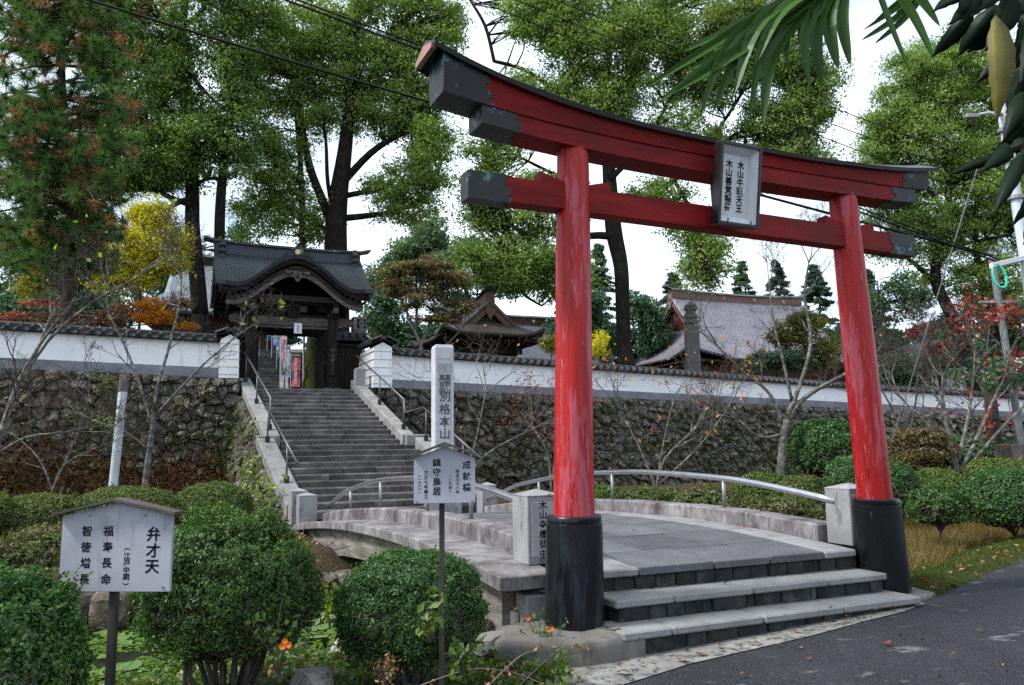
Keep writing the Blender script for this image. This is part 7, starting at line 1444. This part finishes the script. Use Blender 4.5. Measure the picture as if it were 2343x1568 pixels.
# ------------------------------------------------------------------ drain pipe, poles and wires
a = W(258, 1120, Y=17.0); b = W(284, 868, Y=17.0); p = thing('drain_pipe', 'leaning pale grey standpipe in front of the left stone wall', 'pipe', Vector((a.x, a.y, a.z - .5)))
m = MB(); m.tube([a - (b - a) * .25, a, b - (b - a) * .10], .092, 16); m.build('pipe', 'grey_pipe', p, smooth=40); m = MB(); m.tube([b - (b - a) * .11, b], .10, 16); m.build('collar', 'concrete_old', p, smooth=40)
def pole(label, Y, top, bot, r, mat, zb=0):
    a, b = W(*bot, Y=Y), W(*top, Y=Y); f = (zb - b.z) / (a.z - b.z); base = b + (a - b) * f; p = thing('utility_pole', label, 'utility pole', base)
    m = MB(); m.tube([base, b], [r * 1.1, r], 18); m.build('shaft', mat, p, smooth=40); return p, a, b
p1, a1, b1 = pole('white utility pole cut by the right picture edge behind the leaves', 12.5, (2288, 215), (2345, 590), .085, 'grey_pipe')
m = MB(); e0 = W(2300, 262, Y=12.5); e1 = W(2222, 266, Y=12.2); m.tube([e0, W(2260, 258, Y=12.3), e1], .03, 8); m.build('upper_arm', 'steel', p1, smooth=True); m = MB(); m.box(e1, (.22, .10, .07)); m.build('lamp_head', 'steel_dull', p1, bevel=.01)
arm0 = W(2350, 588, Y=12.5); arm1 = W(2266, 608, Y=12.3); m = MB(); m.box((arm0 + arm1) / 2, ((arm0 - arm1).length, .08, .08), ((arm0 - arm1).normalized(), Vector((0, 1, 0)), UZ)); m.build('cross_arm', 'white_paint', p1, bevel=.004)
for yy in (300, 370, 455): m = MB(); q = b1.lerp(a1, (yy - 215) / 375); m.tube([q - UZ * .03, q + UZ * .03], .13, 16); m.build('band', 'steel_dull', p1)
m = MB(); c = W(2285, 618, Y=12.25); pts = [c + Vector((math.cos(t) * .10, math.sin(t * 1) * .05, math.sin(t) * .20 - .1)) for t in np.linspace(0, 2 * math.pi, 30)]; m.tube(pts, .022, 8); m.build('green_cable_loop', 'green_plastic', p1, smooth=True)
for z_, r_ in ((430, .14), (520, .14)): pass
p2, a2, b2 = pole('grey utility pole standing behind the red leaved tree at right', 24.0, (2266, 575), (2340, 1040), .10, 'pole_concrete')
m = MB(); q = W(2283, 690, Y=24); m.box(q, (1.2, .08, .08)); m.build('cross_arm', 'steel_dull', p2)
def cable(label, A0, A1, r, sag, mat='cable', n=24):
    m = MB(); m.tube([A0.lerp(A1, i / n) - UZ * sag * 4 * (i / n) * (1 - i / n) for i in range(n + 1)], r, 6); return m.build('overhead_cable', mat, None, smooth=True, label=label, cat='cable', group='overhead cables')
arm = W(2270, 585, Y=13.0)
cable('thick black cable running from upper left behind the torii to the right pole', W(60, -45, Y=11.0), arm, .022, .12)
c2a, c2b = W(560, -35, Y=9.6), W(2285, 600, Y=13.0)
cable('twin black cable with lashing loops meeting the torii roof tip', c2a, c2b, .014, .02)
cable('second strand of the lashed twin cable at the torii roof tip', c2a + Vector((0, 0, .06)), c2b + Vector((0, 0, .05)), .012, .0)
m = MB(); n = 240; pts = []
for i in range(n + 1):
    f = i / n; q = c2a.lerp(c2b, f) - UZ * .02 * 4 * f * (1 - f) + UZ * .03; pts.append(q + Vector((0, math.cos(i * .9) * .03, math.sin(i * .9) * .05 - .02)))
m.tube(pts, .004, 4); m.build('lashing_wire', 'cable', None, label='thin lashing wire coiled around the twin cable', cat='cable', group='overhead cables')
cable('lowest of three thin wires crossing above the torii', W(1040, -20, Y=10.5), W(2300, 470, Y=13.0), .008, .05)
cable('middle of three thin wires crossing above the torii', W(1130, -20, Y=10.8), W(2300, 430, Y=13.0), .008, .05)
cable('highest of three thin wires crossing above the torii', W(1220, -20, Y=11), W(2300, 390, Y=13.0), .008, .05)
g0, g1 = W(2240, 370, Y=13.5), W(2040, 1010, Y=16.5); gw = thing('guy_wire', 'slanting steel guy wire with white ball insulator right of the torii', 'guy wire', g1); m = MB(); m.tube([g0, g1], .012, 6); m.build('wire', 'wire_steel', gw); q = g0.lerp(g1, .497); m = MB(); m.lathe([(.01, -.08), (.05, -.06), (.062, 0), (.05, .06), (.01, .08)], q, 14); m.build('ball_insulator', 'porcelain', gw, smooth=True)
cab = W(2335, 1040, Y=20); m = MB(); m.box(cab, (.9, .7, .55)); o = m.build('utility_cabinet', 'concrete_old', None, bevel=.02, label='low grey concrete box at the foot of the right pole', cat='cabinet')
# ------------------------------------------------------------------ palm fronds and leafy branch overhead
def strap(m, path, w_, twist=0.0):
    """long folded leaflet along px path [(px,py,Y)...] with width profile"""
    pts = [p for p, _ in smooth_path([(W(a, b, Y=c), 0) for a, b, c in path], 6)]; n = len(pts); L = []; view = Vector((0, 1, 0))
    for i, p in enumerate(pts):
        f = i / (n - 1); t = (pts[min(n - 1, i + 1)] - pts[max(0, i - 1)]).normalized(); s = t.cross(view).normalized(); wd = w_ * (min(1, f * 5 + .35) * (1 - f ** 3.5) + .02)
        s = (s * math.cos(twist) + view * math.sin(twist)); L.append([p - s * wd, p + view * wd * .5, p + s * wd, p + view * wd * .5 + view * .002])
    m.loft(L)
def frond(label, centre, tips, w_=.020, stalk=None):
    p = thing('palm_frond', label, 'palm frond', W(*centre))
    for tip in tips:
        m = MB(); mid = tip[3] if len(tip) > 3 else None; path = [(centre[0] + random.uniform(-8, 8), centre[1], centre[2])]
        if mid: path.append(mid)
        path.append(tip[:3]); strap(m, path, w_ * random.uniform(.85, 1.15), random.uniform(-.5, .5)); m.build('leaflet', 'palm_leaf', p, smooth=False)
    if stalk: m = MB(); m.tube([W(*centre), W(*stalk)], .012, 8); m.build('stalk', 'palm_leaf', p)
frond('large fan palm frond with drooping leaflets at the top right', (1925, -60, 2.5), [
    (1468, 205, 2.45, (1700, 60, 2.45)), (1500, 238, 2.42, (1720, 75, 2.42)), (1535, 215, 2.4, (1740, 80, 2.4)), (1575, 160, 2.45, (1760, 60, 2.42)), (1600, 268, 2.4, (1690, 75, 2.4)), (1628, 262, 2.44, (1730, 60, 2.4)), (1680, 215, 2.4, (1745, 40, 2.4)), (1715, 268, 2.42, (1760, 90, 2.42)), (1745, 285, 2.42, (1775, 110, 2.42)), (1725, 150, 2.4, (1790, 20, 2.4)), (1850, 192, 2.45, (1845, 60, 2.45)), (1880, 200, 2.47, (1868, 60, 2.45)), (1918, 160, 2.45, (1895, 40, 2.45)), (1945, 150, 2.45, (1925, 40, 2.45)), (1800, 150, 2.45, (1810, 40, 2.45)), (1560, 120, 2.5, (1760, 20, 2.5)), (1830, 110, 2.5, (1850, 20, 2.5)), (1640, 110, 2.5, (1790, 10, 2.5)), (1700, 90, 2.5, (1800, 10, 2.5))], .023, (1990, -120, 2.55))
frond('second palm frond with two long dark leaflets near the right corner', (1985, -90, 2.2), [(2085, 172, 2.2, (2035, 50, 2.2)), (2138, 138, 2.2, (2080, 20, 2.2)), (2150, 60, 2.2, (2090, -20, 2.2))], .016)
frond('third palm frond whose leaflet tips point left near the right corner', (2130, -40, 2.3), [(1970, 92, 2.3, (2050, 40, 2.3)), (1975, 68, 2.3, (2050, 20, 2.3)), (1990, 60, 2.3, (2060, 5, 2.3)), (2000, 100, 2.3, (2070, 40, 2.3)), (2050, 30, 2.3, (2090, -10, 2.3))], .012)
lb = thing('leafy_branch', 'dark glossy leaved branch hanging over the top right corner', 'branch', W(2400, -60, Y=1.9))
def broadleaf(base, tip, wpx, Y, mat, name='leaf', tilt=.4):
    a, b = W(*base, Y=Y), W(*tip, Y=Y + random.uniform(-.3, .3) * tilt); L = (b - a); t = L.normalized(); s = t.cross(Vector((0, 1, 0))).normalized(); s = (s + Vector((0, 1, 0)) * random.uniform(-1, 1) * tilt).normalized(); nn = t.cross(s); w_ = wpx * pxm(Y); rows = []
    for i in range(15):
        f = i / 14; wd = w_ / 2 * (math.sin(math.pi * min(1, f * 1.0) ** .8) ** .9) * (1 if f < .8 else (1 - (f - .8) * 2.2)) + .0006; p = a + L * f + nn * .02 * math.sin(f * 3.1); wob = .06 * w_ * math.sin(i * 2.3); rows.append([p - s * (wd + wob * .5) + nn * wd * .14, p, p + s * (wd - wob * .5) + nn * wd * .14, p + nn * .0012])
    m = MB(); m.loft(rows); return m.build(name, mat, lb, smooth=True)
for base, tip, wp_ in [((2240, -20), (2165, 60), 46), ((2230, 20), (2130, 130), 40), ((2280, 10), (2190, 130), 50), ((2300, 30), (2210, 120), 52), ((2320, -10), (2250, 120), 60), ((2342, 40), (2300, 180), 60), ((2260, -30), (2130, 30), 44), ((2330, 100), (2230, 190), 44), ((2360, 150), (2300, 260), 60), ((2342, 210), (2290, 330), 46), ((2350, 0), (2280, 70), 60), ((2360, 60), (2330, 200), 50), ((2390, 190), (2310, 270), 50), ((2360, 270), (2275, 345), 40), ((2340, 350), (2270, 495), 36), ((2365, 400), (2310, 520), 36), ((2320, 345), (2165, 402), 26), ((2310, 335), (2240, 395), 40), ((2370, 330), (2300, 350), 40), ((2200, -20), (2180, 50), 40), ((2400, 100), (2340, 330), 70), ((2300, -40), (2220, 40), 60), ((2390, 20), (2330, 110), 80), ((2400, 260), (2335, 400), 60), ((2390, 430), (2340, 560), 40)]:
    broadleaf(base, tip, wp_, 1.9 + random.uniform(-.1, .2), 'loquat_leaf')
broadleaf((2278, 35), (2276, 285), 66, 1.72, 'yellow_leaf', 'yellow_leaf', .05)
for pth in ([(2420, 300, 1.9), (2340, 330, 1.9), (2310, 340, 1.9)], [(2420, -40, 1.9), (2330, -20, 1.9), (2240, -30, 1.9), (2200, -20, 1.9)], [(2400, 120, 1.95), (2345, 60, 1.95), (2300, 20, 1.95)], [(2340, 330, 1.9), (2342, 380, 1.9), (2350, 420, 1.9)]):
    m = MB(); m.tube([W(a, b, Y=c) for a, b, c in pth], [.008, .006, .005, .004][:len(pth)], 6); m.build('twig', 'twig', lb)
# ------------------------------------------------------------------ fallen leaves and small plants
def leaf_obj(label, px_, py_, z, size, mat, group='fallen leaves'):
    p = W(px_, py_, z=z + (road_z(W(px_, py_, z=z).x) if z < .1 else 0)); m = MB(); a = random.uniform(0, 6.28); ax = Vector((math.cos(a), math.sin(a), 0)); ay = Vector((-ax.y, ax.x, 0)); rows = []
    for i in range(7):
        f = i / 6; wd = size * .3 * math.sin(math.pi * (f * .96 + .02)); q = p + ax * size * (f - .5) + UZ * (.012 * math.sin(f * 3.1 + a) + .006); rows.append([q - ay * wd + UZ * size * .10, q, q + ay * wd + UZ * size * .08, q + UZ * .001])
    m.loft(rows); return m.build('fallen_leaf', mat, None, label=label, cat='leaf', group=group)
leaf_obj('red fallen leaf lying on the asphalt', 2027, 1470, .012, .075, 'red_leaf'); leaf_obj('large tan leaf on the gutter strip before the steps', 1605, 1495, .03, .10, 'dead_leaf'); leaf_obj('curled brown leaf on the gutter strip near the plinth', 1425, 1540, .03, .09, 'dead_leaf')
leaf_obj('green and yellow leaf beside the first step corner', 1405, 1440, .21, .11, 'lime_leaf'); leaf_obj('orange leaf on the bridge deck near the right kerb', 1708, 1207, zd(1.2) + .012, .09, 'orange_leaf'); leaf_obj('orange leaf on the grass verge at right', 2112, 1325, .06, .10, 'orange_leaf'); leaf_obj('pale leaf on the road edge at right', 2180, 1338, .02, .11, 'dead_leaf')
for px_, py_ in [(1830, 1480), (1915, 1490), (1960, 1430), (2060, 1455), (2110, 1465), (2180, 1500), (1850, 1505), (1700, 1545), (2240, 1440), (2290, 1520), (2150, 1550), (1780, 1478), (1990, 1415)]: leaf_obj('small brown leaf scrap on the asphalt', px_, py_, .012, .045, 'dead_leaf')
for px_, py_ in [(1720, 1470), (1770, 1455), (1820, 1442), (1880, 1428), (1940, 1412), (2000, 1398), (1690, 1478), (1560, 1508), (1650, 1485), (2040, 1392)]: leaf_obj('dry leaf caught along the foot of the lowest step', px_, py_, .03, .07, 'dead_leaf')
for px_, py_ in [(1520, 1210), (1600, 1240), (1450, 1215), (1900, 1390), (1660, 1335)]: leaf_obj('small tan leaf on the stone steps or deck', px_, py_, zd(1) + .01 if py_ < 1300 else (.39 if py_ < 1350 else .23), .05, 'dead_leaf')
def flower_plant(name, label, base, h, n, mat, ls, flowers=()):
    b = Vector(base); t = thing(name, label, 'plant', b); m = MB(); P = []
    for i in range(n):
        e = b + Vector((random.gauss(0, .3) * h, random.gauss(0, .25) * h, h * random.uniform(.5, 1.1))); m.tube([b, b.lerp(e, .5) + Vector((random.gauss(0, .03), 0, .02)), e], [.004, .003, .002], 4, caps=False)
        for j in range(9): P.append((b.lerp(e, random.uniform(.2, 1)) + Vector((random.gauss(0, .03), random.gauss(0, .03), random.gauss(0, .02))))[:])
    m.build('stems', 'twig', t); obj('leaves', leaves_mesh('leaves', np.array(P), ls, None, .6, 0, .3), mat, t)
    for (px_, py_, Y, r) in flowers:
        c = W(px_, py_, Y=Y); f = MB()
        for k in range(9):
            a = k * .7; d = Vector((math.cos(a), -.4, math.sin(a))).normalized(); sd = d.cross(Vector((0, 1, 0))).normalized(); f.add([c, c + d * r * .6 + sd * r * .25, c + d * r, c + d * r * .6 - sd * r * .25, c + d * r * .5 + Vector((0, .004, 0))], [(0, 1, 2, 3), (0, 3, 4), (1, 0, 4), (2, 1, 4), (3, 2, 4)])
        f.build('flower', 'flower_orange', t)
flower_plant('marigold_plant', 'weedy plant with orange flowers in front of the big shrub', W(640, 1560, Y=4.4), .42, 7, 'weed_leaf', .05, [(652, 1466, 4.3, .020), (660, 1474, 4.3, .022), (646, 1478, 4.3, .022)])
flower_plant('marigold_plant', 'small orange flowered plant beside the black foot of the nearer column', W(1240, 1480, z=.12), .30, 6, 'weed_leaf', .045, [(1208, 1413, 5.75, .022), (1255, 1440, 5.7, .022), (1262, 1436, 5.7, .02)])
flower_plant('weed_plant', 'leafy weed with reddish stems at the bottom before the plinth', W(1290, 1568, z=.02), .24, 7, 'weed_leaf', .06)
flower_plant('weed_plant', 'broad leaved weed growing out of the dome shrub front', W(985, 1470, Y=4.55), .34, 6, 'azalea_leaf', .06)
flower_plant('weed_plant', 'dry trailing weed at the bottom between the shrubs', W(880, 1575, Y=4.3), .18, 8, 'dead_leaf', .025)
flower_plant('weed_plant', 'green weed at the bottom below the notice board post', W(1060, 1550, Y=4.5), .22, 8, 'weed_leaf', .055)
flower_plant('weed_plant', 'yellow green sapling in front of the rocks below the bridge', W(755, 1440, Y=5.9), .36, 6, 'lime_leaf', .07)
flower_plant('weed_plant', 'small green weed at the end of the lowest step', W(2128, 1382, z=.02), .10, 6, 'lime_leaf', .05)
flower_plant('weed_plant', 'yellowish weed with long stems under the bridge arch', W(700, 1330, Y=8.5), .45, 6, 'lime_leaf', .09)
for i, pth in enumerate([[(960, 1568, 4.6), (1080, 1530, 4.7), (1180, 1540, 4.9), (1250, 1570, 5.0)], [(1180, 1575, 5.2), (1260, 1500, 5.5), (1300, 1475, 5.7), (1340, 1480, 5.8)], [(1110, 1575, 4.8), (1190, 1500, 5.0), (1230, 1490, 5.2)], [(1330, 1560, 5.4), (1290, 1520, 5.5), (1200, 1515, 5.5)]]):
    p = thing('dry_stem', ['long arching dry stem across the bottom weeds', 'dry stem leaning on the concrete plinth', 'thin bent stalk before the dome shrub', 'reddish runner trailing below the plinth'][i], 'plant', W(*pth[0])); m = MB(); q = smooth_path([(W(a, b, Y=c), .0035) for a, b, c in pth], 6); m.tube([x for x, _ in q], .0035, 5); m.build('stalk', 'twig_pale', p)
    P = np.array([random.choice(q)[0][:] for _ in range(16)]) + RNG.normal(size=(16, 3)) * .012; obj('leaves', leaves_mesh('leaves', P, .035, None, .6, 0, .6), 'dead_leaf', p)
